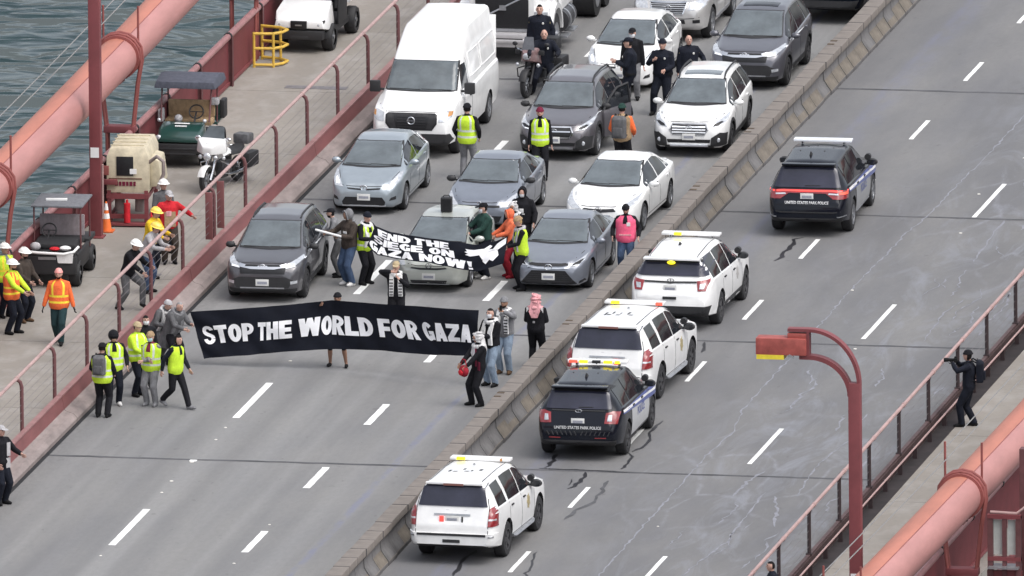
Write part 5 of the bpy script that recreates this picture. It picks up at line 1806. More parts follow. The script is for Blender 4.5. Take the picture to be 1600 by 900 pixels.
CL = dict(
    black=cloth('black', (0.011, 0.011, 0.014), .3), navy=cloth('navy', (0.010, 0.012, 0.020), .25), lime=cloth('lime', (0.55, 0.78, 0.05), .08), orange=cloth('orange', (0.80, 0.16, 0.05), .08),
    yellow=cloth('yellow', (0.80, 0.52, 0.03), .08), band=cloth('reflective', (0.62, 0.66, 0.60), .08, .4), yband=cloth('yellow_band', (0.88, 0.68, 0.06), .05), grey=cloth('grey', (0.20, 0.20, 0.21), .2),
    midgrey=cloth('mid_grey', (0.115, 0.115, 0.12), .2), lgrey=cloth('light_grey', (0.40, 0.39, 0.40), .15), jeans=cloth('jeans', (0.055, 0.085, 0.15), .25), pale=cloth('pale_jeans', (0.22, 0.28, 0.36), .25),
    red=cloth('red', (0.55, 0.025, 0.035), .12), crimson=cloth('crimson', (0.28, 0.018, 0.03), .15), tan=cloth('tan', (0.36, 0.25, 0.15), .2), brown=cloth('brown', (0.055, 0.043, 0.036), .25),
    green=cloth('dark_green', (0.022, 0.055, 0.045), .2), white=cloth('white', (0.76, 0.75, 0.74), .06), pink=cloth('pink', (0.84, 0.13, 0.24), .06), rose=cloth('rose_check', (0.72, 0.34, 0.36), .35),
    teal=cloth('teal_dark', (0.02, 0.045, 0.05), .2), coral=cloth('coral', (0.75, 0.17, 0.08), .1), shoe=cloth('shoe_black', (0.012, 0.012, 0.013), .2), shoew=cloth('shoe_white', (0.68, 0.67, 0.66), .08),
    boot=cloth('boot_brown', (0.10, 0.06, 0.035), .2), skin=mat('skin_light', (0.50, 0.30, 0.235), .55, var=.08, scale=14), skind=mat('skin_tan', (0.30, 0.165, 0.11), .55, var=.08, scale=14),
    hairb=cloth('hair_black', (0.012, 0.010, 0.010), .3), hairbr=cloth('hair_brown', (0.06, 0.035, 0.02), .3), hairbl=cloth('hair_blond', (0.38, 0.25, 0.11), .2), hairg=cloth('hair_grey', (0.26, 0.25, 0.25), .2),
    lip=mat('lip', (0.33, 0.12, 0.10), .5, var=.05), eye=mat('eye_dark', (0.02, 0.015, 0.012), .2, var=.1), hat=mat('hard_hat_white', (0.80, 0.79, 0.76), .35, var=.05, coat=.3),
    haty=mat('hard_hat_yellow', (0.82, 0.60, 0.10), .35, var=.06, coat=.3), hatp=mat('hard_hat_coral', (0.75, 0.30, 0.27), .4, var=.08, coat=.2), mask=cloth('mask_white', (0.72, 0.73, 0.76), .05), maskb=cloth('mask_blue', (0.45, 0.62, 0.68), .06),
    kef=cloth('check_scarf', (0.62, 0.61, 0.61), .45), beige=cloth('beige', (0.44, 0.35, 0.22), .12), maroon=cloth('maroon', (0.16, 0.02, 0.045), .2), badge=mat('badge_silver', (.75, .74, .70), .3, .3, var=.1), gold=cloth('patch_gold', (.45, .36, .18), .3),
)


def ik(a, b_, l1, l2, pole):
    """middle joint of a two-bone limb from a to b, bending towards pole"""
    d = b_ - a
    L = min(d.length, (l1 + l2) * .999)
    if d.length < 1e-5:
        d = Vector((0, 0, -1))
    dn = d.normalized()
    b2 = a + dn * L
    x = (l1 * l1 - l2 * l2 + L * L) / (2 * L)
    h = math.sqrt(max(0, l1 * l1 - x * x))
    p = (pole - dn * pole.dot(dn))
    p = p.normalized() if p.length > 1e-5 else Vector((1, 0, 0))
    return a + dn * x + p * h, b2


def remesh(mb, vox=.016):
    o = mb.build('tmp', [])
    md = o.modifiers.new('r', 'REMESH')
    md.mode = 'VOXEL'
    md.voxel_size = vox
    s = o.modifiers.new('s', 'SMOOTH')
    s.factor = .5
    s.iterations = 4
    bpy.context.view_layer.update()
    me = bpy.data.meshes.new_from_object(o.evaluated_get(bpy.context.evaluated_depsgraph_get()))
    old = o.data
    bpy.data.objects.remove(o)
    bpy.data.meshes.remove(old)
    return me


def person(loc, face, label, H=1.74, top='black', arm=None, leg='black', shoe='shoe', skin='skin', hair='hairb', hairstyle='short', feetL=(.11, 0, 0), feetR=(-.11, 0, 0), handL=None, handR=None, lean=0.0, side=0.0, hip=.0,
           head=(0, 0), hat=None, hatc=None, mask=None, vest=None, vestband='band', bulk=1.0, beard=False, scarf=None, shorts=False, sleeve=True, coat=None, hood=None, badge=False, glove=None, group=None, hiy=0.0, gaiter=None, stripes=False, patch=None, wid=1.0):
    k = H / 1.75
    arm = arm or top
    Z = Vector((0, 0, 1))
    hipc = Vector((0, hiy, .93 + hip))
    la, sa = R(lean), R(side)
    ax = Vector((math.sin(sa), -math.sin(la) * math.cos(sa), math.cos(la) * math.cos(sa))).normalized()       # spine direction
    fx = (Vector((1, 0, 0)) - ax * ax.x).normalized()
    fy = ax.cross(fx)                                                                                          # towards the back
    T = lambda x, y, z: hipc + fx * x + fy * y + ax * z
    b = bulk
    bones = []          # (a, b, radius, region)
    mb = MB()

    def seg(pts, rs, n=12, flat=1.0):
        mb.tube(pts, rs, n, flat=flat)
    # torso: elliptical rings along the spine
    spec = [(-.10, .095, .09), (-.05, .168, .118), (.02, .186, .130), (.12, .178, .122), (.22, .178, .122), (.33, .192, .130), (.43, .198, .128), (.50, .182, .105), (.545, .115, .078), (.575, .062, .062)]
    rings = []
    for z, a, c in spec:
        q = (b if z < .5 else 1 + (b - 1) * .5) * (wid if z < .52 else 1)
        rings.append([T(a * q * math.cos(2 * math.pi * i / 20), c * q * math.sin(2 * math.pi * i / 20) + (.012 if z > .3 else 0), z) for i in range(20)])
    mb.loft(rings)
    bones.append((T(0, 0, .05), T(0, 0, .48), .14, 'torso'))
    bones.append((T(-.06, 0, -.12), T(.06, 0, -.12), .10, 'thigh'))
    # neck and head
    neck = T(0, .0, .57)
    hy, hp = R(head[0]), R(head[1])
    upn = (ax * .7 + Z * .3).normalized()
    hc = neck + upn * .135 + (-fy) * .025
    HM = Matrix.Rotation(hy, 3, 'Z') @ Matrix.Rotation(hp, 3, 'X')
    hl = lambda x, y, z: hc + HM @ Vector((x, y, z))
    seg([T(0, .01, .52), neck, hc + Vector((0, .01, -.05))], [.06, .054, .055])
    mb.ell(hc, (.078, .098, .116), 18, 12, rot=HM)
    mb.ell(hl(0, -.030, -.060), (.056, .062, .062), 14, 9, rot=HM)
    mb.ell(hl(0, -.098, -.010), (.017, .024, .026), 8, 6, rot=HM)
    for s in (-1, 1):
        mb.ell(hl(s * .080, .012, -.012), (.014, .024, .034), 8, 6, rot=HM)
    bones.append((hl(0, 0, -.03), hl(0, 0, .04), .10, 'head'))
    bones.append((T(0, 0, .50), neck + upn * .05, .055, 'neck'))
    # legs
    for s, ft in ((1, feetL), (-1, feetR)):
        hj = T(s * .092, 0, -.03)
        an = Vector((ft[0], ft[1] + hiy * 0, .085 + ft[2]))
        kn, an2 = ik(hj, an, .445, .43, Vector((s * .12, -1, .1)))
        lb = 1 + (b - 1) * .5
        seg([hj + Vector((0, 0, .05)), hj, hj.lerp(kn, .5), kn, kn.lerp(an2, .3), kn.lerp(an2, .65), an2 + Vector((0, 0, -.02))],
            [.098 * lb, .106 * lb, .096 * lb, .080 * lb, .078 * lb, .072 * lb, .068 * lb] if not shorts else [.09, .098, .085, .056, .060, .046, .036])
        toe = Vector((s * .03, -.17, -.045))
        if ft[2] > .06:
            toe = Vector((0, -.12, -.13))
        hl_ = an2 + Vector((0, .055, -.05))
        mb.tube([hl_ + Vector((0, .02, .0)), hl_, an2 + toe * .35 + Vector((0, 0, -.03)), an2 + toe * .8 + Vector((0, 0, -.008)), an2 + toe * 1.12 + Vector((0, 0, -.005))], [.028, .040, .048, .042, .024], 10)
        bones.append((hj, kn, .08, 'thigh'))
        bones.append((kn, an2 + Vector((0, 0, .02)), .055, 'calf'))
        bones.append((hl_, an2 + toe, .045, 'shoe'))
    # arms
    fingers = MB()
    for s, hd in ((1, handL), (-1, handR)):
        sh = T(s * .178 * wid, .01, .475)
        if hd is None:
            hd = (s * .27, -.03, .84)
        wr = Vector(hd)
        wr.z += hip if hd[2] < .9 else 0
        el, wr2 = ik(sh, wr, .29, .265, Vector((s * .55, .75, -.35)))
        abk = 1 + (b - 1) * .8
        seg([T(s * .12, .01, .48), sh, sh.lerp(el, .5), el, el.lerp(wr2, .4), wr2], [.070 * abk, .074 * abk, .064 * abk, .056 * abk, .053 * abk, .042 * (abk if sleeve else 1)])
        fd = (wr2 - el).normalized()
        pn = fd.cross(Vector((s, 0, .2))).normalized()          # across the palm
        pc = wr2 + fd * .045
        Q = Matrix((pn, fd.cross(pn), fd)).transposed()
        mb.ell(pc, (.042, .017, .055), 10, 7, rot=Q)
        tn = fd.cross(pn)
        for i, (o_, ln) in enumerate(((-.030, .062), (-.010, .075), (.010, .071), (.030, .055))):
            a0 = wr2 + fd * .085 + pn * o_
            curl = tn * (-s) * .022
            fingers.tube([a0 - fd * .015, a0 + fd * ln * .45, a0 + fd * ln * .8 + curl * .6, a0 + fd * ln * .9 + curl * 1.4], [.0095, .0090, .0085, .006], 6)
        th = wr2 + fd * .03 - pn * .034
        fingers.tube([th, th + fd * .025 - pn * .024, th + fd * .058 - pn * .030 - tn * s * .01], [.011, .010, .007], 6)
        bones.append((sh, el, .05, 'upper'))
        bones.append((el, wr2, .038, 'fore'))
        bones.append((wr2 + fd * .02, pc + fd * .05, .04, 'hand'))
    me = remesh(mb)
    # which cloth each face belongs to
    order = [top, arm, leg, shoe, skin, hair, glove or skin, 'lip', 'eye']
    names, idx = [], {}
    for q in order:
        if q not in idx:
            idx[q] = len(names)
            names.append(q)
    nf = len(me.polygons)
    C = np.empty(nf * 3)
    me.polygons.foreach_get('center', C)
    C = C.reshape(-1, 3)
    best = np.full(nf, 1e9)
    reg = np.zeros(nf, int)
    regs = [q[3] for q in bones]
    for i, (a, e, r, _) in enumerate(bones):
        a_, d = np.array(a), np.array(e - a)
        t = np.clip(((C - a_) @ d) / max(d @ d, 1e-9), 0, 1)
        dist = np.linalg.norm(C - (a_ + t[:, None] * d), axis=1) / r
        m = dist < best
        best[m] = dist[m]
        reg[m] = i
    HL = (C - np.array(hc)) @ np.array(HM)            # head-local coordinates
    mi = np.zeros(nf, int)
    for i, rg in enumerate(regs):
        m = reg == i
        if rg == 'torso':
            mi[m] = idx[top]
        elif rg == 'neck':
            mi[m] = idx[gaiter] if gaiter in idx else idx[skin]
        elif rg == 'head':
            hm = np.zeros(nf, bool)
            if hairstyle == 'short':
                hm = (HL[:, 2] > .062) | ((HL[:, 1] > .015) & (HL[:, 2] > -.055))
            elif hairstyle == 'long':
                hm = (HL[:, 2] > .058) | ((HL[:, 1] > -.01))
            if beard:
                hm = hm | ((HL[:, 2] < -.052) & (HL[:, 1] < -.015) & (HL[:, 1] > -.12))
            mi[m] = np.where(hm[m], idx[hair], idx[skin])
        elif rg == 'upper':
            mi[m] = idx[arm]
        elif rg == 'fore':
            mi[m] = idx[arm] if sleeve else idx[skin]
        elif rg == 'hand':
            mi[m] = idx[glove or skin]
        elif rg == 'thigh':
            mi[m] = idx[leg]
        elif rg == 'calf':
            mi[m] = idx[skin] if shorts else idx[leg]
        elif rg == 'shoe':
            mi[m] = idx[shoe]
    if shorts:
        a, e = [(q[0], q[1]) for q in bones if q[3] == 'thigh'][0]
    # fingers, eyes and mouth join the same mesh
    ex = MB()
    nfing = len(fingers.f)
    ex.add(fingers.v, fingers.f, idx[glove or skin])
    for s in (-1, 1):
        ex.ell(hl(s * .031, -.083, .012), (.013, .010, .008), 8, 5, idx['eye'], rot=HM)
        ex.box(hl(s * .031, -.088, .032), (.030, .012, .007), idx[hair])
    ex.ell(hl(0, -.090, -.062), (.022, .008, .007), 8, 5, idx['lip'], rot=HM)
    nv0 = len(me.vertices)
    V = np.empty(nv0 * 3)
    me.vertices.foreach_get('co', V)
    V = [tuple(p) for p in V.reshape(-1, 3)] + ex.v
    F = [tuple(p.vertices) for p in me.polygons] + [tuple(i + nv0 for i in q) for q in ex.f]
    m2 = bpy.data.meshes.new('person')
    m2.from_pydata(V, [], F)
    for q in names:
        m2.materials.append(CL[q])
    m2.polygons.foreach_set('material_index', list(mi) + ex.mi)
    m2.shade_smooth()
    bpy.data.meshes.remove(me)
    o = bpy.data.objects.new('person', m2)
    col.objects.link(o)
    tag(o, label, 'person', group)

    # ---- clothing worn over the body
    def child(mb_, nm, mats, smooth=True):
        return mb_.build(nm, mats, o, smooth, angle=60)

    def shell(z0, z1, gx, gy, front_only=None, n=28, rows=8, flare=0.0, topin=True):
        rs = []
        for j in range(rows + 1):
            z = z0 + (z1 - z0) * j / rows
            # interpolate torso spec
            for (za, aa, ca), (zb, ab, cb) in zip(spec, spec[1:]):
                if za <= z <= zb:
                    t = (z - za) / (zb - za)
                    a, c = aa + (ab - aa) * t, ca + (cb - ca) * t
                    break
            else:
                a, c = spec[1][1], spec[1][2]
            a, c = max(a, .14 if z < .5 else a), max(c, .10 if z < .5 else c)
            fl = flare * (1 - j / rows)
            q = (b if z < .5 else 1 + (b - 1) * .5) * (wid if z < .52 else 1)
            rs.append([T((a * q + gx + fl) * math.cos(2 * math.pi * i / n), (c * q + gy + fl) * math.sin(2 * math.pi * i / n) + (.012 if z > .3 else 0), z) for i in range(n)])
        return rs
    if vest:
        rs = shell(-.10, .555, .022, .020, rows=14, flare=.02)
        v = MB().loft(rs, 0, cap=False)
        n = 28
        mi2 = []
        for j in range(14):
            for i in range(n):
                t = (i + .5) / n * 360
                c_ = 0
                if j in (3, 6):
                    c_ = 1
                if j > 6 and (abs(t - 237) < 10 or abs(t - 303) < 10 or abs(t - 57) < 10 or abs(t - 123) < 10):
                    c_ = 1
                if 262 < t < 278 and j > 9:
                    c_ = 2
                mi2.append(c_)
        v.mi = mi2
        child(v, 'safety_vest', [CL[vest], CL[vestband], CL[top]])
    if coat:
        rs = shell(-.10, .55, .030, .028, rows=10)
        low = []
        for z, a in ((-.42, .225), (-.30, .215), (-.18, .205)):
            low.append([T(a * b * math.cos(2 * math.pi * i / 28), a * .78 * b * math.sin(2 * math.pi * i / 28), z) for i in range(28)])
        child(MB().loft(low + rs[1:], 0, cap=False), 'long_coat', [CL[coat]])
    if hood:
        hm = MB()
        rg = []
        for j in range(7):
            a = math.pi * .06 + math.pi * .98 * j / 6 - .35
            rr = [(.098, .118, .135)][0]
            rg.append([hl(rr[0] * math.cos(t), .012 + rr[1] * math.sin(a) * math.sin(t) * 1.0 - 0.0 * a, 0) for t in [math.pi * i / 12 for i in range(13)]])
        hm.ell(hl(0, .022, .012), (.098, .112, .136), 18, 12, 0, rot=HM)
        hm.tube([hl(.07, -.055, -.09), hl(.088, -.075, .0), hl(.06, -.078, .085), hl(0, -.078, .108), hl(-.06, -.078, .085), hl(-.088, -.075, .0), hl(-.07, -.055, -.09)], .022, 8)
        hm.tube([T(-.10, .05, .53), T(-.06, .09, .56), T(.06, .09, .56), T(.10, .05, .53)], .045, 8)
        hobj = child(hm, 'hood', [CL[hood]])
        fm = MB().ell(hl(0, -.078, -.004), (.058, .034, .082), 12, 8, 0, rot=HM)
        child(fm, 'face_opening', [CL[skin]])
        for s in (-1, 1):
            pass
    if hat == 'hard':
        hm = MB()
        rings_ = []
        for j in range(7):
            a = math.pi / 2 * j / 6
            rings_.append([hl(.125 * max(.03, math.cos(a)) * math.cos(t) * .92, .148 * max(.03, math.cos(a)) * math.sin(t), .045 + .105 * math.sin(a)) for t in [2 * math.pi * i / 20 for i in range(20)]])
        hm.loft(rings_, 0)
        hm.loft([[hl(.145 * math.cos(t), -.012 + (.175 if math.sin(t) < 0 else .155) * math.sin(t), .040) for t in [2 * math.pi * i / 20 for i in range(20)]],
                 [hl(.118 * math.cos(t), .145 * math.sin(t), .056) for t in [2 * math.pi * i / 20 for i in range(20)]]], 0)
        hm.tube([hl(0, -.125, .075), hl(0, -.07, .140), hl(0, 0, .158), hl(0, .07, .140), hl(0, .125, .075)], .014, 6)
        child(hm, 'hard_hat', [CL[hatc]])
    elif hat in ('beanie', 'wrap'):
        hm = MB()
        rings_ = []
        for j in range(8):
            a = math.pi / 2 * j / 7
            bl = .045 if hat == 'wrap' else .0
            rings_.append([hl((.088 + (.012 if j < 2 else 0)) * max(.04, math.cos(a) ** .7) * math.cos(t), .008 + (.108 + (.010 if j < 2 else 0)) * max(.04, math.cos(a) ** .7) * math.sin(t), .030 + .105 * math.sin(a)) for t in [2 * math.pi * i / 18 for i in range(18)]])
        hm.loft(rings_, 0)
        child(hm, 'beanie' if hat == 'beanie' else 'head_wrap', [CL[hatc]])
    elif hat == 'cap':
        hm = MB()
        rings_ = []
        for j in range(7):
            a = math.pi / 2 * j / 6
            rings_.append([hl(.090 * max(.04, math.cos(a) ** .8) * math.cos(t), .006 + .110 * max(.04, math.cos(a) ** .8) * math.sin(t), .040 + .088 * math.sin(a)) for t in [2 * math.pi * i / 18 for i in range(18)]])
        hm.loft(rings_, 0)
        hm.loft([[hl(-.075, -.085, .046), hl(.075, -.085, .046), hl(.055, -.185, .030), hl(-.055, -.185, .030)], [hl(-.075, -.085, .056), hl(.075, -.085, .056), hl(.055, -.185, .036), hl(-.055, -.185, .036)]])
        child(hm, 'cap', [CL[hatc]])
    elif hat == 'helmet':
        hm = MB().ell(hl(0, .012, .030), (.125, .150, .135), 18, 12, 0, rot=HM)
        hm.tube([hl(-.10, -.105, .030), hl(-.05, -.145, .035), hl(.05, -.145, .035), hl(.10, -.105, .030)], .016, 6, mi=1)
        child(hm, 'crash_helmet', [CL[hatc], CL['black']])
        child(MB().ell(hl(0, -.080, -.020), (.066, .040, .070), 12, 8, 0, rot=HM), 'face_opening', [CL[skin]])
    elif hat == 'keffiyeh':
        hm = MB().ell(hl(0, .018, .012), (.106, .126, .130), 18, 12, 0, rot=HM)
        for q in range(5):
            zz = .10 - q * .045
            rq = .112 * math.sqrt(max(.1, 1 - (zz / .15) ** 2))
            hm.tube([hl(rq * math.cos(a) * 1.0, .018 + rq * 1.18 * math.sin(a), zz + .03 * math.cos(a + q * 2.1)) for a in [R(-50 + 280 * i / 12) for i in range(13)]], .020, 6)
        hm.loft([[hl(-.10, .03, -.02), hl(.10, .03, -.02), hl(.09, .135, -.02), hl(-.09, .135, -.02)], [T(-.15, .0, .47), T(.15, .0, .47), T(.13, .16, .44), T(-.13, .16, .44)], [T(-.08, .15, .30), T(.08, .15, .30), T(.06, .17, .30), T(-.06, .17, .30)]])
        hm.tube([T(.13, -.06, .50), T(.14, .05, .52), T(0, .13, .53), T(-.14, .05, .52), T(-.13, -.06, .50), T(0, -.13, .49), T(.13, -.06, .50)], .055, 8)
        hm.loft([[T(-.07, -.135, .50), T(.07, -.135, .50), T(.07, -.115, .50), T(-.07, -.115, .50)], [T(-.10, -.155, .34), T(.09, -.155, .34), T(.09, -.135, .34), T(-.10, -.135, .34)], [T(-.05, -.150, .22), T(.06, -.150, .24), T(.06, -.13, .24), T(-.05, -.13, .22)]])
        child(hm, 'head_scarf', [CL[hatc]])
        child(MB().ell(hl(0, -.092, .008), (.052, .028, .048), 12, 8, 0, rot=HM), 'face_opening', [CL[skin]])
    if mask:
        mm = MB()
        rg = []
        for z, r in ((-.098, .050), (-.07, .066), (-.035, .072), (-.008, .066)):
            rg.append([hl(r * math.sin(t), -.034 - (r + .006) * math.cos(t), z) for t in [R(-85 + 170 * i / 10) for i in range(11)]])
        mm.loft(rg, 0, cap=False, closed=False)
        child(mm, 'face_mask', [CL[mask]])
    if scarf:
        sm_ = MB().tube([T(.115, -.05, .52), T(.10, .07, .54), T(0, .11, .555), T(-.10, .07, .54), T(-.115, -.05, .52), T(0, -.105, .50), T(.115, -.05, .52)], .048, 8)
        for s in (-1, 1):
            sm_.loft([[T(s * .10 - .05, -.09, .52), T(s * .10 + .05, -.09, .52), T(s * .10 + .05, -.06, .52), T(s * .10 - .05, -.06, .52)],
                      [T(s * .10 - .055, -.160 * b, .30), T(s * .10 + .055, -.160 * b, .30), T(s * .10 + .055, -.13 * b, .30), T(s * .10 - .055, -.13 * b, .30)],
                      [T(s * .11 - .05, -.150 * b, .02), T(s * .11 + .05, -.150 * b, .02), T(s * .11 + .05, -.12 * b, .02), T(s * .11 - .05, -.12 * b, .02)]])
        so_ = child(sm_, 'scarf', [CL[scarf]])
        if stripes:
            for s in (-1, 1):
                for z in (.06, .13, .20, .27, .34, .42):
                    MB().box(T(s * .105, -.166 * b, z), (.085, .012, .022)).build('scarf_stripe', CL['black'], so_)
    if badge:
        for x, z, mt in ((.085, .40, 'badge'),):
            MB().ell(T(x, -.128 * b, z), (.026, .010, .030), 10, 5).build('badge', CL[mt], o)
        for s in (-1, 1):
            MB().ell(T(s * .238 * wid, -.02, .40), (.014, .042, .048), 10, 5).build('shoulder_patch', CL['gold'], o)
        MB().loft([[T(.19 * b * math.cos(t), .125 * b * math.sin(t), z) for t in [2 * math.pi * i / 18 for i in range(18)]] for z in (.0, .05)]).build('duty_belt', CL['shoe'], o)
        MB().box(T(-.20, .0, -.06), (.05, .09, .18)).build('holster', CL['shoe'], o, bevel=.01)
        MB().box(T(.19, -.06, .02), (.05, .06, .12)).build('radio', CL['shoe'], o, bevel=.008)
    if patch:
        for x, y, z, sx, sz, mt in patch:
            MB().box(T(x, y, z), (sx, .014, sz)).build('print_patch', CL[mt], o)
    o.location = loc
    o.rotation_euler.z = R(face)
    o.scale = (k, k, k)
    o['_T'] = 0
    del o['_T']
    W_ = Matrix.Translation(loc) @ Matrix.Rotation(R(face), 4, 'Z') @ Matrix.Diagonal((k, k, k, 1))
    return o, (lambda x, y, z: W_ @ T(x, y, z)), W_


def backpack(at, face, label, c, s=1.0, lean=0):
    """a rucksack of its own: sack, pocket, two straps and a grab loop"""
    bk = empty('backpack', at, R(face), label, 'backpack')
    sack = MB().loft([[(a * .15 * s, (.02 + d * .15) * s, z * s) for a, d in ((-1, 0), (1, 0), (1, .7), (.8, 1), (-.8, 1), (-1, .7))] for z in (-.22, -.20, .08, .18)] +
                     [[(a * .10 * s, (.02 + d * .09) * s, .24 * s) for a, d in ((-1, 0), (1, 0), (1, .7), (.8, 1), (-.8, 1), (-1, .7))]])
    sack.build('sack', CL[c], bk, bevel=.025 * s)
    MB().box((0, .185 * s, -.08 * s), (.20 * s, .05 * s, .18 * s)).build('pocket', CL[c], bk, bevel=.02 * s)
    for sx in (-1, 1):
        MB().tube([(sx * .10 * s, .03, .20 * s), (sx * .115 * s, -.06, .25 * s), (sx * .12 * s, -.20, .18 * s), (sx * .13 * s, -.24, .02), (sx * .14 * s, -.12, -.16 * s), (sx * .12 * s, .02, -.19 * s)], .018 * s, 6).build('strap', CL['black'], bk, True)
    MB().tube([(-.03, .04, .23 * s), (-.03, .04, .27 * s), (.03, .04, .27 * s), (.03, .04, .23 * s)], .008, 6).build('grab_loop', CL['black'], bk, True)
    bk.rotation_euler = (R(lean), 0, R(face))
    return bk

SWZ = .30
W1 = 'bridge workers on the walkway'
# ---- on the left walkway
person((-3.22, 5.35, SWZ), 72, 'worker in lime sleeves and orange vest, in front of two others at left edge', top='lime', arm='lime', leg='navy', vest='orange', vestband='yband', hat='hard', hatc='hat', bulk=1.16,
       handL=(.12, -.42, 1.02), handR=(-.14, -.40, 1.05), feetL=(.12, -.05, 0), feetR=(-.12, .06, 0), beard=True, group=W1)
person((-3.22, 6.75, SWZ), 60, 'worker in white hard hat and brown boots, second from the left edge', top='brown', arm='brown', leg='navy', shoe='boot', hat='hard', hatc='hat', bulk=1.12,
       handL=(.20, -.30, 1.0), handR=(-.16, -.34, 1.02), head=(10, 6), beard=True, group=W1)
person((-3.78, 7.25, SWZ), 50, 'worker in lime vest cut off by the left edge beside the railing', top='grey', arm='lime', leg='navy', hat='hard', hatc='hat', vest='lime', vestband='yband', bulk=1.1, group=W1)
person((-1.90, 4.35, SWZ), 2, 'bearded worker in orange shirt with yellow straps walking along the walkway', H=1.78, top='orange', arm='orange', leg='teal', vest='orange', vestband='yband', hat='wrap', hatc='hatp', beard=True, bulk=1.14, glove='black',
       handL=(.36, -.02, .80), handR=(-.36, -.06, .84), feetL=(.06, -.16, 0), feetR=(-.07, .22, .03), group=W1)
person((-1.12, 8.55, SWZ), 66, 'person in black jacket and white hard hat leaning towards the pink railing', top='black', leg='midgrey', hat='hard', hatc='hat', lean=20, hip=-.03, bulk=1.15, handL=(.12, -.58, 1.08), handR=(-.12, -.52, .95),
       feetL=(.12, -.34, .10), feetR=(-.12, .20, 0), head=(0, 14), shoe='shoe', group=W1)
person((-1.05, 10.55, SWZ), 74, 'worker in yellow hard hat and pale grey shirt with arms on the railing', top='lgrey', leg='jeans', hat='hard', hatc='haty', lean=24, hiy=.05, handL=(.16, -.52, 1.12), handR=(-.16, -.55, 1.12), head=(0, 16), bulk=1.08, group=W1)
person((-1.30, 12.10, SWZ), 70, 'worker in yellow jacket and yellow hard hat behind the pale grey shirt', top='yellow', leg='navy', hat='hard', hatc='haty', lean=14, handL=(.18, -.46, 1.10), handR=(-.16, -.48, 1.08), head=(0, 10), bulk=1.12, group=W1)
person((-1.22, 14.05, SWZ), 22, 'worker in red sweatshirt and tan overalls with hand on the railing', top='red', leg='brown', hat='cap', hatc='lgrey', bulk=1.2, handL=(.52, -.18, 1.16), handR=(-.42, -.20, 1.08), vest=None, head=(10, 8),
       patch=[(0, -.150, .16, .27, .36, 'tan'), (-.03, -.16, .30, .12, .12, 'rose')], group=W1)
person((-1.60, 15.30, SWZ), 30, 'worker in white hard hat standing behind the red sweatshirt', top='midgrey', leg='navy', hat='hard', hatc='hat', group=W1)

# ---- on the near carriageway, left side
W2 = 'protesters and marshals on the roadway'
person((.12, -12.55, 0), 55, 'person in pale cap and black jacket cut off by the left edge', H=1.84, top='black', arm='black', leg='navy', hat='cap', hatc='lgrey', bulk=1.18, handL=(.30, -.34, 1.12), handR=(-.26, -.20, .95), coat=None,
       patch=[(.10, -.150, .30, .10, .30, 'lgrey'), (.10, -.135, .0, .12, .22, 'lgrey')], group=W2)
_, T1, _ = person((.47, -2.45, 0), 172, 'marshal in lime vest with grey rucksack seen from behind', top='black', leg='black', vest='lime', hat='beanie', hatc='black', bulk=1.15, handL=(.22, -.25, 1.0), handR=(-.22, -.25, 1.0), head=(0, 8), group=W2)
backpack(T1(0, .14, .34), 172, 'grey rucksack on the back of the marshal by the kerb', 'midgrey', 1.0)
person((.46, -1.05, 0), 20, 'marshal with black helmet facing the one with the rucksack', top='black', leg='navy', vest='lime', hat='helmet', hatc='black', bulk=1.12, shoe='shoew', handL=(.30, -.14, .95), handR=(-.2, -.3, 1.0), group=W2)
person((.78, .10, 0), 60, 'marshal in lime vest and dull yellow beanie, back half turned', top='lime', arm='lime', leg='navy', vest='lime', hat='beanie', hatc='beige', bulk=1.12, handL=(.12, -.40, 1.05), handR=(-.12, -.36, 1.05), head=(10, 10), group=W2)
person((1.32, -.95, 0), -14, 'marshal in lime vest and pale blue mask with folded arms', top='maroon', arm='grey', leg='grey', vest='lime', hat='beanie', hatc='tan', mask='maskb', bulk=1.12, handL=(-.08, -.25, 1.10), handR=(.10, -.27, 1.12), shoe='grey', head=(0, 8), group=W2)
person((.82, .95, 0), 25, 'person in white mask behind the two marshals in lime vests', top='black', leg='black', mask='mask', hairstyle='long', bulk=1.05, group=W2)
person((1.93, -1.15, 0), 62, 'person in black clothes and open lime vest striding to the right', top='navy', arm='navy', leg='black', vest='lime', vestband='lime', lean=6, feetL=(.05, -.36, 0), feetR=(-.05, .36, .10), handL=(.24, -.22, .92), handR=(-.30, .16, .92), shoe='grey', hair='hairb', hairstyle='long', group=W2)
person((.42, 4.25, 0), 58, 'person in grey top, checked scarf and pale cap stooping by the kerb at the banner', H=1.66, top='midgrey', leg='midgrey', lean=34, hip=-.08, hat='beanie', hatc='lgrey', scarf='kef', handL=(.16, -.62, 1.06), handR=(-.2, -.5, .95), head=(0, 10), bulk=1.2, group=W2)
person((.86, 3.80, 0), 52, 'grey haired person in grey cape gripping the left end of the long banner', H=1.66, top='midgrey', leg='black', lean=26, hip=-.06, hair='hairg', handL=(.12, -.60, 1.08), handR=(-.10, -.58, .98), bulk=1.2, coat='midgrey', scarf='grey', head=(0, 6), group=W2)
person((4.72, 4.15, 0), 0, 'person in shorts behind the middle of the long banner', top='navy', leg='black', skin='skind', shorts=True, hat='beanie', hatc='black', mask=None, handL=(.34, -.34, 1.52), handR=(-.34, -.34, 1.52), feetL=(.20, -.05, 0), feetR=(-.2, .05, 0), hair='hairb', group=W2)
person((5.36, 8.0, 0), 6, 'photographer with yellow cap and long black and white scarf behind the banner', top='black', leg='black', hat='cap', hatc='beige', scarf='white', stripes=True, handL=(.10, -.26, 1.38), handR=(-.10, -.28, 1.56), mask=None, hairstyle='long', hair='hairbr', bulk=1.15, head=(0, 4), group=W2)
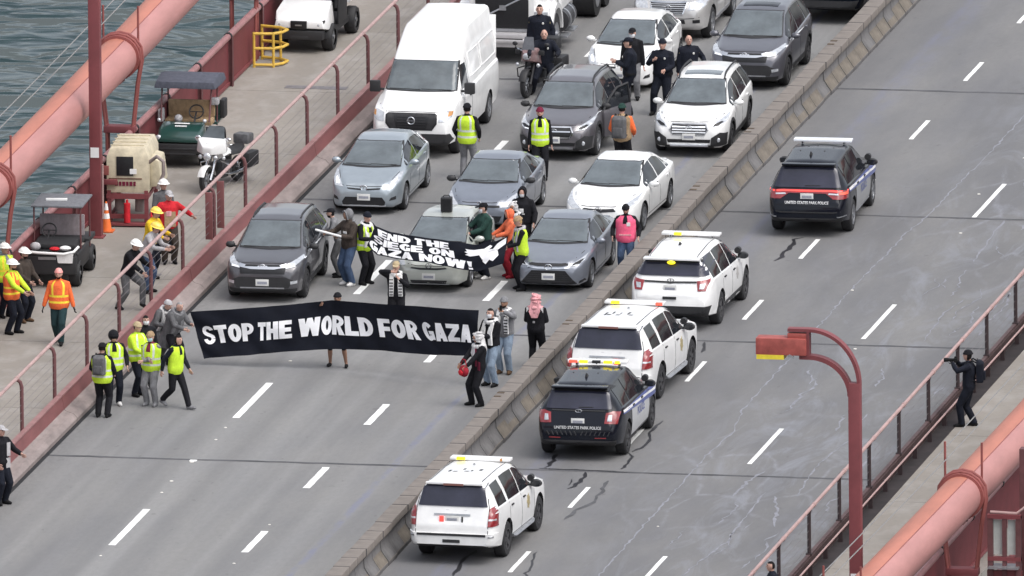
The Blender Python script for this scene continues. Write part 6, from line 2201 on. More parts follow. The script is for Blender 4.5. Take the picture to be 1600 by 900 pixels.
# ---- around the slanted banner
person((3.16, 13.60, 0), -42, 'person in brown jacket and jeans holding the white pole', H=1.80, top='brown', leg='jeans', shoe='shoew', hood='grey', skin='skind', handL=(.10, -.36, 1.20), handR=(-.30, -.40, 1.22), bulk=1.25, patch=[(.05, -.158, .32, .12, .05, 'white')], head=(-10, 6), group=W2)
person((3.48, 13.75, 0), 60, 'person in black jacket and lime vest holding the left end of the slanted banner', top='black', leg='black', vest='lime', hat='beanie', hatc='navy', scarf='white', handL=(.14, -.46, 1.26), handR=(-.18, -.40, 1.16), bulk=1.15, lean=8, head=(-20, 10), group=W2)
person((2.74, 14.55, 0), -78, 'person in grey jacket leaning on the window of the charcoal crossover', H=1.66, top='grey', leg='midgrey', hat='cap', hatc='black', lean=16, handL=(.14, -.45, 1.12), handR=(-.14, -.45, 1.15), beard=True, group=W2)
person((6.14, 14.85, 0), -48, 'person in dark green jacket, black cap and white mask beside the pale hatchback', H=1.80, top='green', leg='navy', hat='cap', hatc='black', mask='mask', shoe='shoew', bulk=1.2, handL=(.05, -.40, 1.10), handR=(-.24, -.42, 1.15), head=(-20, 4), group=W2)
person((6.72, 15.05, 0), -62, 'person in coral hooded top and crimson trousers at the right end of the slanted banner', H=1.62, top='coral', leg='crimson', hood='coral', handL=(.06, -.40, 1.10), handR=(-.22, -.42, 1.08), bulk=1.2, shoe='crimson', group=W2)
person((6.62, 15.95, 0), -5, 'person with green and white head scarf behind the coral hooded top', H=1.62, top='black', leg='black', hat='keffiyeh', hatc='kef', skin='skind', group=W2)
person((7.26, 13.62, 0), -64, 'fair haired person in black sleeves and lime vest with crossed hands', H=1.76, top='black', leg='black', vest='lime', vestband='lime', hair='hairbl', hat='beanie', hatc='tan', handL=(.02, -.34, 1.05), handR=(-.12, -.36, 1.0), lean=5, shoe='shoe', scarf='lgrey', head=(0, 18), group=W2)
person((6.66, 16.95, 0), -2, 'person in black hooded top with white mask and white chest print', H=1.78, top='black', leg='black', hood='black', mask='mask', bulk=1.25, patch=[(0, -.165, .30, .10, .09, 'white'), (0, -.165, .22, .15, .02, 'white')], handL=(.30, -.2, .95), group=W2)
person((9.34, 15.75, 0), 4, 'person in pink vest and black beanie standing behind the barrier', H=1.68, top='black', leg='jeans', vest='pink', vestband='pink', hat='beanie', hatc='black', bulk=1.2, beard=True, scarf=None, skin='skin', handL=(.32, -.14, .98), handR=(-.32, -.14, .98), head=(0, 22), patch=[(.08, -.172, .36, .09, .09, 'white'), (0, -.180, .10, .30, .035, 'rose')], group=W2)
# ---- right end of the long banner
person((9.30, 4.60, 0), 176, 'person in pink head scarf and black clothes seen from behind', top='black', leg='black', hat='keffiyeh', hatc='rose', handL=(.12, -.28, 1.1), handR=(-.12, -.28, 1.1), bulk=1.18, patch=[(-.15, .09, .475, .10, .12, 'white'), (.15, .09, .475, .10, .12, 'white'), (-.02, .150, .34, .05, .03, 'rose'), (.04, .150, .34, .06, .03, 'white'), (.01, .150, .20, .05, .045, 'lgrey')], group=W2)
person((8.70, 3.90, 0), -12, 'person in grey coat and long white scarf holding up a phone', H=1.80, top='grey', leg='pale', coat=None, hat='beanie', hatc='grey', scarf='white', stripes=True, mask=None, beard=True, skin='skind', handL=(.10, -.28, 1.48), handR=(-.26, -.1, .88), bulk=1.22, shoe='boot', group=W2)
person((8.66, 2.45, 0), -30, 'person in pale jeans and white scarf holding the right end of the long banner', H=1.84, top='black', leg='pale', hair='hairb', hairstyle='short', scarf='white', mask='mask', handL=(-.02, -.30, 1.16), handR=(-.24, -.26, 1.0), bulk=1.2, group=W2)
person((8.80, .15, 0), -50, 'person in black and white head scarf holding a red bag in front', H=1.72, top='black', arm='black', leg='black', hat='keffiyeh', hatc='kef', skin='skind', handL=(.10, -.38, 1.0), handR=(-.14, -.40, 1.02), bulk=1.2, feetR=(-.16, -.10, 0), patch=[(.13, -.155, .26, .05, .42, 'maroon'), (.20, -.11, .06, .10, .2, 'maroon')], group=W2)
bg_ = empty('bag', (8.50, -.11, .86), R(-50), 'red bag held in front of the person with the checked head scarf', 'bag')
MB().ell((0, 0, 0), (.155, .10, .14), 16, 10).build('sack', CL['crimson'], bg_, True)
MB().ell((0, -.085, -.03), (.10, .04, .07), 12, 8).build('pocket', CL['red'], bg_, True)
MB().tube([(-.12, 0, .12), (-.07, 0, .27), (.07, 0, .27), (.12, 0, .12)], .014, 6).build('strap', CL['crimson'], bg_, True)
# ---- farther back
person((3.48, 26.65, 0), 176, 'marshal in lime vest and black beanie seen from behind by the van', H=1.80, top='black', leg='grey', vest='lime', hat='beanie', hatc='black', bulk=1.06, handL=(.26, -.12, .95), handR=(-.26, -.12, .95), group=W2)
person((5.22, 26.75, 0), 10, 'marshal in lime vest and dark red beanie before the dark grey estate', top='black', leg='black', vest='lime', hat='beanie', hatc='maroon', mask=None, beard=True, hair='hairb', bulk=1.05, group=W2)
_, T2, _ = person((7.06, 27.45, 0), 174, 'person in orange and tan jacket with grey rucksack seen from behind', top='tan', arm='orange', leg='black', hat='beanie', hatc='green', bulk=1.3, handL=(.22, -.24, 1.0), handR=(-.22, -.24, 1.0), group=W2)
backpack(T2(0, .16, .30), 174, 'grey rucksack on the orange and tan jacket beside the dark grey estate', 'midgrey', 1.15)
OFF = 'police officers on foot'
person((5.84, 34.95, 0), -78, 'police officer in cap with folded arms, seen in profile', H=1.86, top='navy', leg='navy', hat='cap', hatc='navy', badge=True, bulk=1.25, handL=(.08, -.30, 1.22), handR=(-.10, -.28, 1.18), skin='skin', sleeve=True, group=OFF)
person((5.58, 36.75, 0), 0, 'person in black cap and white mask behind the officer in profile', H=1.74, top='black', leg='grey', hat='cap', hatc='black', mask='mask', bulk=1.15, group=W2)
person((6.62, 35.1, 0), -4, 'police officer in dark cap facing the camera beside the white estate', H=1.82, top='navy', leg='navy', hat='beanie', hatc='navy', badge=True, bulk=1.28, handL=(.12, -.27, 1.08), handR=(-.16, -.26, 1.30), skin='skin', feetR=(-.2, -.12, 0), group=OFF)
person((7.08, 36.0, 0), 24, 'bald police officer beside the roof of the white estate', H=1.76, top='navy', leg='navy', hairstyle='bald', badge=True, bulk=1.28, handL=(.36, -.18, 1.05), group=OFF)
person((2.92, 38.9, 0), 6, 'police officer with short dark hair standing before the white lorry', H=1.84, top='navy', leg='navy', badge=True, bulk=1.28, handL=(.30, -.06, .9), group=OFF)
# ---- right walkway
_, T3, _ = person((20.66, -2.0, SWZ), -84, 'photographer in dark jacket aiming a camera over the railing of the far walkway', H=1.78, top='navy', leg='navy', hat='beanie', hatc='black', skin='skin', glove='black', hairstyle='long', handL=(.08, -.36, 1.46), handR=(-.12, -.28, 1.46), bulk=1.2, feetL=(.06, -.16, 0), feetR=(-.06, .12, 0), gaiter=None, group=None)
backpack(T3(0, .15, .34), -84, 'dark slate rucksack on the photographer of the far walkway', 'navy', 1.1)
cm_ = empty('camera', T3(0, -.30, .60), R(-84), 'black camera with long lens at the eye of the photographer', 'camera')
MB().box((0, 0, 0), (.15, .08, .10)).box((0, .005, .065), (.06, .06, .035)).build('camera_body', CL['shoe'], cm_, bevel=.01)
MB().tube([(0, -.04, 0), (0, -.16, 0), (0, -.17, 0), (0, -.27, 0)], [.035, .038, .046, .048], 14).build('lens', CL['shoe'], cm_, True)
person((20.45, -25.9, SWZ), -70, 'person in dark jacket at the bottom edge beside the pink railing', H=1.74, top='navy', leg='black', hair='hairb', bulk=1.2, handL=(.2, -.4, 1.1))
# phone of the person in the grey coat
ph = MB().box((0, 0, 0), (.075, .010, .15)).build('phone', CL['shoe'], None, bevel=.004)
ph.location = (8.67, 3.57, 1.60)
ph.rotation_euler = (R(-10), 0, R(-20))
tag(ph, 'dark phone held up by the person in the grey coat', 'phone')
# white pole between the charcoal crossover and the brown jacket
pl = MB().tube([(2.42, 13.30, 1.36), (3.05, 13.18, 1.24)], .028, 8).build('pole', M['white'], None, True)
tag(pl, 'white pole from the window of the charcoal crossover to the brown jacket', 'pole')

# ================================================================ BANNERS
def solve_grid(rows, fy):
    pass


def cloth_banner(name, P, nu, nv, label, back):
    """P(u, v): point of the hanging cloth, u along, v up"""
    vs, fs = [], []
    for j in range(nv + 1):
        for i in range(nu + 1):
            vs.append(P(i / nu, j / nv))
    n1 = len(vs)
    vs += [p + Vector((0, .012, 0)) for p in vs[:n1]]
    for j in range(nv):
        for i in range(nu):
            a = j * (nu + 1) + i
            q = (a, a + 1, a + nu + 2, a + nu + 1)
            fs.append(q)
            fs.append(tuple(k + n1 for k in reversed(q)))
    o = MB().add(vs, fs).build(name, back, None, True)
    return tag(o, label, 'banner')


def subdiv(me, step):
    bm = bmesh.new()
    bm.from_mesh(me)
    bmesh.ops.triangulate(bm, faces=bm.faces)
    for _ in range(3):
        es = [e for e in bm.edges if e.calc_length() > step]
        if not es:
            break
        bmesh.ops.subdivide_edges(bm, edges=es, cuts=1)
        bmesh.ops.triangulate(bm, faces=bm.faces)
    bm.to_mesh(me)
    bm.free()


def lay(me, P, u0, v0, u1, v1, name, m, parent, shear=0.0, up=.012):
    """fit flat lettering into the box u0..u1, v0..v1 of the cloth"""
    xs = [v.co.x for v in me.vertices]
    ys = [v.co.y for v in me.vertices]
    x0, x1, y0, y1 = min(xs), max(xs), min(ys), max(ys)
    subdiv(me, (x1 - x0) / 30)
    for v in me.vertices:
        a, b_ = (v.co.x - x0) / (x1 - x0), (v.co.y - y0) / (y1 - y0)
        u, w_ = u0 + (u1 - u0) * a + shear * (b_ - .5), v0 + (v1 - v0) * b_
        v.co = P(u, w_) + Vector((0, -up, 0))
    me.materials.append(m)
    bm = bmesh.new()
    bm.from_mesh(me)
    bmesh.ops.recalc_face_normals(bm, faces=bm.faces)
    bm.to_mesh(me)
    bm.free()
    o = bpy.data.objects.new(name, me)
    col.objects.link(o)
    o.parent = parent
    return o


def curve(pts):
    def f(u):
        for (a, p), (b_, q) in zip(pts, pts[1:]):
            if u <= b_ or b_ == pts[-1][0]:
                t = min(1, max(0, (u - a) / (b_ - a)))
                t = t * t * (3 - 2 * t) * .35 + t * .65
                return Vector(p).lerp(Vector(q), t)
    return f


BLK = mat('banner_black', (0.007, 0.0085, 0.015), .8, var=.25, scale=2.5, bump=.15, spec=.2)
WHT = mat('banner_white', (0.88, 0.88, 0.90), .7, var=.06, scale=4)

# block capitals drawn as polygons in a 0..1 box each: heavy condensed poster letters
def glyphs():
    t = .36
    G_ = {}
    def rect(a, b_, c, d):
        return [(a, b_), (c, b_), (c, d), (a, d)]
    def arcp(cx, cy, rx, ry, a0, a1, n=8):
        return [(cx + rx * math.cos(R(a0 + (a1 - a0) * i / n)), cy + ry * math.sin(R(a0 + (a1 - a0) * i / n))) for i in range(n + 1)]
    def ringp(cx, cy, rx, ry, wx, wy, a0, a1, n=16):
        """quads of a bent stroke"""
        o_, i_ = arcp(cx, cy, rx, ry, a0, a1, n), arcp(cx, cy, rx - wx, ry - wy, a0, a1, n)
        return [[o_[k], o_[k + 1], i_[k + 1], i_[k]] for k in range(n)]
    G_['T'] = [rect(0, .76, 1, 1), rect(.29, 0, .71, .76)]
    G_['H'] = [rect(0, 0, .40, 1), rect(.60, 0, 1, 1), rect(.40, .37, .60, .62)]
    G_['E'] = [rect(0, 0, .46, 1), rect(.46, .77, 1, 1), rect(.46, .38, .94, .61), rect(.46, 0, 1, .23)]
    G_['F'] = [rect(0, 0, .46, 1), rect(.46, .77, 1, 1), rect(.46, .34, .94, .57)]
    G_['L'] = [rect(0, 0, .46, 1), rect(.46, 0, 1, .24)]
    G_['I'] = [rect(0, 0, 1, 1)]
    G_['O'] = ringp(.5, .5, .5, .5, .385, .25, 0, 360, 28)
    G_['D'] = [rect(0, 0, .40, 1)] + ringp(.40, .5, .60, .5, .38, .24, -90, 90, 16)
    G_['P'] = [rect(0, 0, .42, 1)] + ringp(.42, .68, .58, .32, .36, .20, -90, 90, 14)
    G_['R'] = [rect(0, 0, .41, 1)] + ringp(.41, .70, .57, .30, .35, .19, -90, 90, 14) + [[(.41, .46), (.72, .46), (1.02, 0), (.60, 0)]]
    mid = [(.06, .80), (.10, .66), (.30, .55), (.62, .46), (.66, .38), (.60, .30)]
    out_ = [(.37, .82), (.40, .74), (.52, .68), (.86, .56), (.98, .42), (.98, .22)]
    G_['S'] = ringp(.5, .70, .48, .30, .32, .18, 12, 178, 14) + ringp(.5, .30, .48, .30, .32, .18, 182, 350, 14)
    sp_ = [((.02, .72), (.34, .72)), ((.05, .60), (.36, .68)), ((.16, .51), (.48, .62)), ((.36, .43), (.66, .56)), ((.58, .37), (.86, .48)), ((.65, .32), (.96, .40)), ((.66, .27), (.98, .28))]
    G_['S'] += [[a[0], a[1], b_[1], b_[0]] for a, b_ in zip(sp_, sp_[1:])]
    G_['G'] = ringp(.5, .5, .5, .5, .385, .24, 38, 322, 24) + [rect(.52, .34, 1, .53), rect(.72, .06, 1, .40)]
    G_['A'] = [[(0, 0), (.38, 0), (.64, 1), (.28, 1)], [(1, 0), (.62, 0), (.38, 1), (.72, 1)], rect(.25, .16, .75, .38)]
    G_['Z'] = [rect(0, .76, 1, 1), rect(0, 0, 1, .24), [(0, .24), (.48, .24), (1, .76), (.52, .76)]]
    G_['N'] = [rect(0, 0, .34, 1), rect(.66, 0, 1, 1), [(.0, 1), (.36, 1), (1, 0), (.64, 0)]]
    G_['W'] = [[(0, 1), (.27, 1), (.39, 0), (.11, 0)], [(.13, 0), (.39, 0), (.61, 1), (.39, 1)], [(.39, 1), (.61, 1), (.87, 0), (.61, 0)], [(.61, 0), (.89, 0), (1, 1), (.73, 1)]]
    G_['!'] = [[(0.1, 1), (.9, 1), (.7, .34), (.3, .34)], rect(.2, 0, .8, .22)]
    return G_


GL = glyphs()
WID = dict(I=.40, W=1.42, L=.78, F=.80, E=.82, T=.86, **{'!': .36})


def word(txt, gap=.05, space=.36):
    """flat lettering as (x, y) polygons with letter height 1"""
    x = 0
    quads = []
    for ch in txt:
        if ch == ' ':
            x += space
            continue
        w_ = WID.get(ch, .92)
        for q in GL[ch]:
            quads.append([(x + a * w_, b_) for a, b_ in q])
        x += w_ + gap
    return quads, x - gap


def lettering(txt, P, u0, v0, u1, v1, parent, shear=0.0, up=.016, gap=.05, space=.36):
    """every character is an object of its own, laid on the cloth"""
    total = word(txt, gap, space)[1]
    x = 0
    for ch in txt:
        if ch == ' ':
            x += space
            continue
        w_ = WID.get(ch, .92)
        vs, fs = [], []
        for li, q in enumerate(GL[ch]):
            n = 5
            for i in range(n):
                for j in range(n):
                    def B(s, t):
                        a = Vector(q[0]).lerp(Vector(q[1]), s)
                        b_ = Vector(q[3]).lerp(Vector(q[2]), s)
                        return a.lerp(b_, t)
                    k = len(vs)
                    for s, t in ((i / n, j / n), ((i + 1) / n, j / n), ((i + 1) / n, (j + 1) / n), (i / n, (j + 1) / n)):
                        c = B(s, t)
                        a = (x + c.x * w_) / total
                        u, v = u0 + (u1 - u0) * a + shear * (c.y - .5), v0 + (v1 - v0) * c.y
                        vs.append(P(u, v) + Vector((0, -up - .0008 * (li % 4), 0)))
                    fs.append((k, k + 1, k + 2, k + 3))
        MB().add(vs, fs).build('letter', WHT, parent)
        x += w_ + gap

T1c = curve([(0, (1.28, 3.90, 1.24)), (.25, (3.0, 3.85, 1.41)), (.49, (4.65, 3.80, 1.63)), (.75, (6.54, 2.90, 1.74)), (1, (8.43, 2.10, 1.84))])
B1c = curve([(0, (1.62, 3.80, .16)), (.25, (3.02, 3.72, .34)), (.49, (4.66, 3.70, .51)), (.62, (5.82, 3.30, .58)), (.80, (7.30, 2.65, .65)), (1, (8.40, 2.00, .78))])


def P1(u, v):
    p = B1c(u).lerp(T1c(u), v)
    s = math.sin(math.pi * v)
    p.y += .05 * math.sin(9 * u + 2.2 * v) * s + .035 * math.sin(23 * u - 4 * v) * (1 - .5 * v) + .014 * math.sin(61 * u + 9 * v) * (1 - .6 * v) + .020 * math.sin(34 * (u + .35 * v)) * math.exp(-6 * min(u, 1 - u)) + .10 * s * math.exp(-((u - .49) / .10) ** 2)
    return p


b1 = cloth_banner('banner', P1, 150, 24, 'long black banner reading STOP THE WORLD FOR GAZA across the near lanes', BLK)
lettering('STOP THE WORLD FOR GAZA', P1, .030, .292, .968, .68, b1)

T2c = curve([(0, (3.94, 12.75, 1.60)), (.15, (4.34, 12.72, 1.47)), (.35, (4.93, 12.66, 1.40)), (.6, (5.70, 12.60, 1.33)), (.8, (6.39, 12.56, 1.26)), (.93, (6.85, 12.60, 1.36)), (1, (7.10, 12.75, 1.45))])
B2c = curve([(0, (3.77, 12.63, 1.15)), (.15, (4.03, 12.56, .95)), (.35, (4.64, 12.48, .87)), (.55, (5.29, 12.42, .83)), (.75, (5.90, 12.40, .72)), (.88, (6.41, 12.42, .65)), (1, (7.02, 12.60, .83))])


def P2(u, v):
    p = B2c(u).lerp(T2c(u), v)
    p.y += .035 * math.sin(11 * u + 3 * v) * math.sin(math.pi * v) + .015 * math.sin(38 * u - 6 * v)
    return p


b2 = cloth_banner('banner', P2, 110, 20, 'slanted black banner reading END THE SIEGE ON GAZA NOW with a white dove', BLK)
lettering('END THE', P2, .05, .67, .63, .93, b2, shear=-.03)
lettering('SIEGE ON', P2, .035, .38, .69, .64, b2, shear=-.03)
lettering('GAZA NOW!', P2, .02, .05, .845, .35, b2, shear=-.03)
dv = MB()
polys = [[(.885, .42), (.955, .60), (.93, .72), (.865, .78), (.84, .66)],                                   # body
         [(.925, .70), (.955, .62), (.992, .74), (.990, .97), (.972, .94)],                                   # raised wing
         [(.955, .62), (.972, .94), (.945, .88), (.925, .72)],
         [(.865, .80), (.74, .80), (.76, .73), (.745, .69), (.775, .63), (.76, .58), (.80, .54), (.86, .60)],   # spread wing
         [(.885, .44), (.955, .60), (.965, .40), (.945, .24), (.925, .34), (.915, .20), (.895, .32)],           # tail
         [(.86, .78), (.895, .90), (.915, .84), (.90, .74)]]                                                   # head
for li, q in enumerate(polys):
    me_ = MB()
    c0 = (sum(a for a, _ in q) / len(q), sum(b_ for _, b_ in q) / len(q))
    vs = [P2(*c0) + Vector((0, -.014 - .0008 * li, 0))]
    n = len(q)
    m = 4
    for k in range(n):
        for s in range(m):
            a = q[k][0] + (q[(k + 1) % n][0] - q[k][0]) * s / m
            b_ = q[k][1] + (q[(k + 1) % n][1] - q[k][1]) * s / m
            vs.append(P2(a, b_) + Vector((0, -.014 - .0008 * li, 0)))
    dv.add(vs, [(0, 1 + k, 1 + (k + 1) % (n * m)) for k in range(n * m)])
dv.build('dove_emblem', WHT, b2)

# ================================================================ THINGS ON THE LEFT WALKWAY
def wheel_pair(t, x, y, r, w_, rimm='alloy'):
    for s in (-1, 1):
        tr_ = MB()
        rings = []
        for k in range(25):
            a = 2 * math.pi * k / 24
            rings.append([(s * (x + q * w_), y + rr * math.cos(a), r + rr * math.sin(a)) for q, rr in ((-.5, r * .6), (-.5, r * .9), (-.3, r), (.3, r), (.5, r * .9), (.5, r * .6))])
        tr_.loft(rings, 0, cap=False, closed=False)
        o = tr_.build('wheel', M['black'], t, True)
        MB().cyl((s * (x - .2 * w_), y, r), (s * (x + .35 * w_), y, r), r * .6, 18).cyl((s * (x + .3 * w_), y, r), (s * (x + .5 * w_), y, r), r * .16, 10).build('rim', M[rimm], o, True)


def steering(t, x, y, z):
    pts = [(x + .17 * math.cos(a), y + .07 * math.sin(a), z + .15 * math.sin(a)) for a in [2 * math.pi * i / 16 for i in range(17)]]
    MB().tube(pts, .018, 6).tube([(x, y, z), (x, y - .35, z - .25)], .022, 6).tube([(x - .16, y, z), (x + .16, y, z)], .012, 6).build('steering_wheel', M['trim'], t, True)


# white utility cart at the top
t = empty('utility_cart', (-3.12, 39.7, SWZ), R(-3), 'white fronted utility cart cut by the top edge of the walkway', 'utility cart')
MB().loft([[(-.62, .0, .62), (.62, .0, .62), (.56, .02, .80), (-.56, .02, .80)], [(-.68, .30, .55), (.68, .30, .55), (.64, .34, .98), (-.64, .34, .98)], [(-.66, .95, .60), (.66, .95, .60), (.60, .95, 1.16), (-.60, .95, 1.16)]]).build('bonnet', P['white'], t, bevel=.05)
MB().box((0, .02, .70), (.40, .08, .20)).build('grille', M['grille'], t, bevel=.01)
MB().box((0, -.03, .70), (.16, .02, .03)).build('badge', M['steel'], t)
for s in (-1, 1):
    MB().loft([[(s * .36, .02, .62), (s * .60, .06, .68), (s * .60, .06, .82), (s * .40, .02, .74)], [(s * .36, .14, .62), (s * .62, .16, .68), (s * .62, .16, .82), (s * .40, .14, .74)]]).build('headlight', M['trim'], t, bevel=.01)
    MB().ell((s * .48, .03, .70), (.05, .03, .045), 10, 6).build('lamp_bulb', M['lamp'], t, True)
    MB().box((s * .60, 1.35, 1.40), (.05, .05, 1.0), rx=-.12).build('roof_post', M['trim'], t)
    MB().box((s * .60, 2.35, 1.40), (.05, .05, 1.0)).build('roof_post', M['trim'], t)
    MB().box((s * .64, 1.75, .95), (.04, .85, .9)).build('side_door', M['trim'], t, bevel=.01)
    MB().box((s * .74, 1.05, 1.25), (.12, .05, .10)).build('side_mirror', M['trim'], t, bevel=.01)
MB().box((0, .08, .46), (1.20, .24, .22)).box((0, .0, .40), (.5, .1, .10)).build('bumper', M['trim'], t, bevel=.03)
MB().box((0, 1.85, .42), (1.24, 3.3, .14)).build('chassis', M['trim'], t)
MB().add([(-.60, 1.0, 1.18), (.60, 1.0, 1.18), (.58, 1.28, 1.86), (-.58, 1.28, 1.86)], [(0, 1, 2, 3)]).build('windscreen', M['screen'], t)
MB().box((0, 1.85, 1.92), (1.34, 1.5, .07)).build('roof', M['trim'], t, bevel=.02)
MB().box((0, 1.95, .80), (1.15, .5, .14)).box((0, 2.2, 1.05), (1.15, .12, .42)).build('bench_seat', M['trim'], t, bevel=.03)
MB().box((0, 2.95, .85), (1.30, 1.05, .06)).box((-.65, 2.95, 1.0), (.04, 1.05, .28)).box((.65, 2.95, 1.0), (.04, 1.05, .28)).box((0, 3.47, 1.0), (1.3, .04, .28)).build('cargo_bed', P['white'], t, bevel=.01)
wheel_pair(t, .60, .62, .33, .26)
wheel_pair(t, .60, 2.85, .33, .26)
steering(t, .28, 1.45, 1.18)

# green cart with slate canopy
GREEN = paint('cart_green', (0.012, 0.050, 0.042), .3)
t = empty('utility_cart', (-3.25, 25.35, SWZ), 0, 'dark green utility cart with tan seat and slate canopy', 'utility cart')
MB().loft([[(-.52, .0, .62), (.52, .0, .62), (.46, .03, .76), (-.46, .03, .76)], [(-.60, .32, .55), (.60, .32, .55), (.52, .36, .90), (-.52, .36, .90)], [(-.58, .85, .55), (.58, .85, .55), (.50, .85, .98), (-.50, .85, .98)]]).build('bonnet', GREEN, t, bevel=.05)
MB().box((0, .44, .935), (.28, .05, .012), rx=.22).build('bonnet_lettering', M['letter'], t)
MB().box((0, .60, .97), (.36, .05, .012), rx=.22).build('bonnet_lettering', M['letter'], t)
for s in (-1, 1):
    MB().ell((s * .47, .06, .72), (.075, .05, .07), 12, 8).build('headlight', M['lamp'], t, True)
    MB().ell((s * .55, .55, 1.05), (.05, .05, .05), 10, 6).build('indicator_lamp', M['lamp'], t, True)
    MB().tube([(s * .58, 1.9, .7), (s * .60, 1.9, 1.88)], .022, 6).build('canopy_post', M['post'], t, True)
    MB().tube([(s * .58, .95, .95), (s * .60, 1.25, 1.88)], .022, 6).build('canopy_post', M['post'], t, True)
    MB().box((s * .58, .35, .50), (.16, .7, .25)).build('mudguard', M['trim'], t, bevel=.04)
MB().box((0, 0.0, .48), (1.05, .12, .22)).box((0, -.05, .36), (.9, .05, .05)).box((0, -.05, .48), (.9, .05, .05)).build('bumper', M['trim'], t, bevel=.02)
MB().box((0, 1.4, .40), (1.15, 2.8, .14)).build('chassis', M['trim'], t)
MB().box((0, 1.52, .86), (1.12, .45, .14)).box((0, 1.78, 1.12), (1.12, .10, .40)).build('bench_seat', CL['tan'], t, bevel=.03)
MB().loft([[(-.74, .92, 1.74), (.74, .92, 1.74), (.70, .95, 1.90), (-.70, .95, 1.90)], [(-.76, 1.6, 1.74), (.76, 1.6, 1.74), (.70, 1.6, 2.0), (-.70, 1.6, 2.0)], [(-.74, 2.28, 1.74), (.74, 2.28, 1.74), (.70, 2.25, 1.90), (-.70, 2.25, 1.90)]]).build('canopy', cloth('canopy_slate', (0.085, 0.09, 0.115), .12), t, bevel=.02)
MB().box((0, 2.3, .75), (1.2, .9, .06)).box((0, 2.72, .92), (1.2, .05, .32)).build('cargo_bed', GREEN, t, bevel=.01)
MB().box((.56, 1.75, 1.30), (.20, .22, .16)).build('white_bag', CL['lgrey'], t, bevel=.03)
MB().box((-.62, 1.2, 1.05), (.12, .3, .3)).build('tool_pouch', CL['lgrey'], t, bevel=.03)
MB().ell((-.20, 1.15, .98), (.10, .14, .10), 10, 7).build('jerrycan', CL['lgrey'], t, True)
MB().box((.68, 2.2, 1.06), (.12, .4, .44)).build('spare_box', M['trim'], t, bevel=.03)
wheel_pair(t, .56, .55, .30, .24, 'alloyd')
wheel_pair(t, .56, 2.25, .30, .24, 'alloyd')
steering(t, .22, 1.22, 1.14)

# black cart with grey canopy, nearest
t = empty('utility_cart', (-3.36, 10.75, SWZ), R(2), 'black utility cart with grey canopy and white rope across its front', 'utility cart')
MB().box((0, .10, .55), (1.16, .28, .42)).box((0, .22, .80), (1.10, .45, .10)).build('front_panel', M['trim'], t, bevel=.04)
MB().box((-.10, -.05, .72), (.42, .02, .06)).build('panel_lettering', M['steel'], t)
MB().tube([(-.62, -.06, .88), (-.3, -.10, .86), (.30, -.10, .84), (.52, -.04, .88), (.62, .12, .98)], .032, 8).build('front_rope', M['white'], t, True)
MB().loft([[(.16, -.08, .62), (.50, -.08, .62), (.52, -.08, .84), (.12, -.08, .84)], [(.16, -.05, .62), (.50, -.05, .62), (.52, -.05, .84), (.12, -.05, .84)]]).build('hanging_cloth', CL['white'], t)
MB().ell((.30, .15, .93), (.14, .10, .06), 12, 6).build('white_bag', CL['white'], t, True)
MB().ell((.05, .15, .91), (.13, .09, .05), 12, 6).build('red_bag', CL['red'], t, True)
MB().ell((-.42, .22, .95), (.13, .12, .10), 12, 6).build('grey_bag', CL['lgrey'], t, True)
MB().loft([[(-.52, .35, .86), (.52, .35, .86), (.50, .35, .98), (-.50, .35, .98)], [(-.54, .95, .84), (.54, .95, .84), (.46, .95, 1.06), (-.46, .95, 1.06)]]).build('dash_cover', M['black'], t, bevel=.05)
MB().box((0, 1.55, 1.22), (1.06, .08, .50)).build('seat_back', cloth('seat_mauve', (0.30, 0.26, 0.27), .12), t, bevel=.03)
MB().box((0, 1.35, .90), (1.06, .45, .12)).build('bench_seat', M['trim'], t, bevel=.03)
MB().box((0, 1.5, 1.79), (1.22, 1.5, .05), ry=0).build('canopy', cloth('canopy_grey', (0.155, 0.16, 0.175), .1), t, bevel=.02)
for s in (-1, 1):
    for yy in (.85, 2.15):
        MB().tube([(s * .55, yy, .6), (s * .55, yy, 1.79)], .022, 6).build('canopy_post', M['post'], t, True)
    MB().box((s * .56, 1.0, .62), (.08, 1.6, .34)).build('side_panel', M['trim'], t, bevel=.03)
MB().box((-.1, 1.4, 1.84), (.5, .10, .05), rz=.1).build('folded_sign', M['white'], t, bevel=.01)
MB().box((0, 1.4, .40), (1.12, 2.8, .16)).build('chassis', M['trim'], t)
MB().box((0, 2.3, .78), (1.16, .9, .10)).build('cargo_bed', M['trim'], t, bevel=.01)
wheel_pair(t, .50, .38, .31, .25)
wheel_pair(t, .50, 2.3, .31, .25)
steering(t, -.22, 1.02, 1.18)

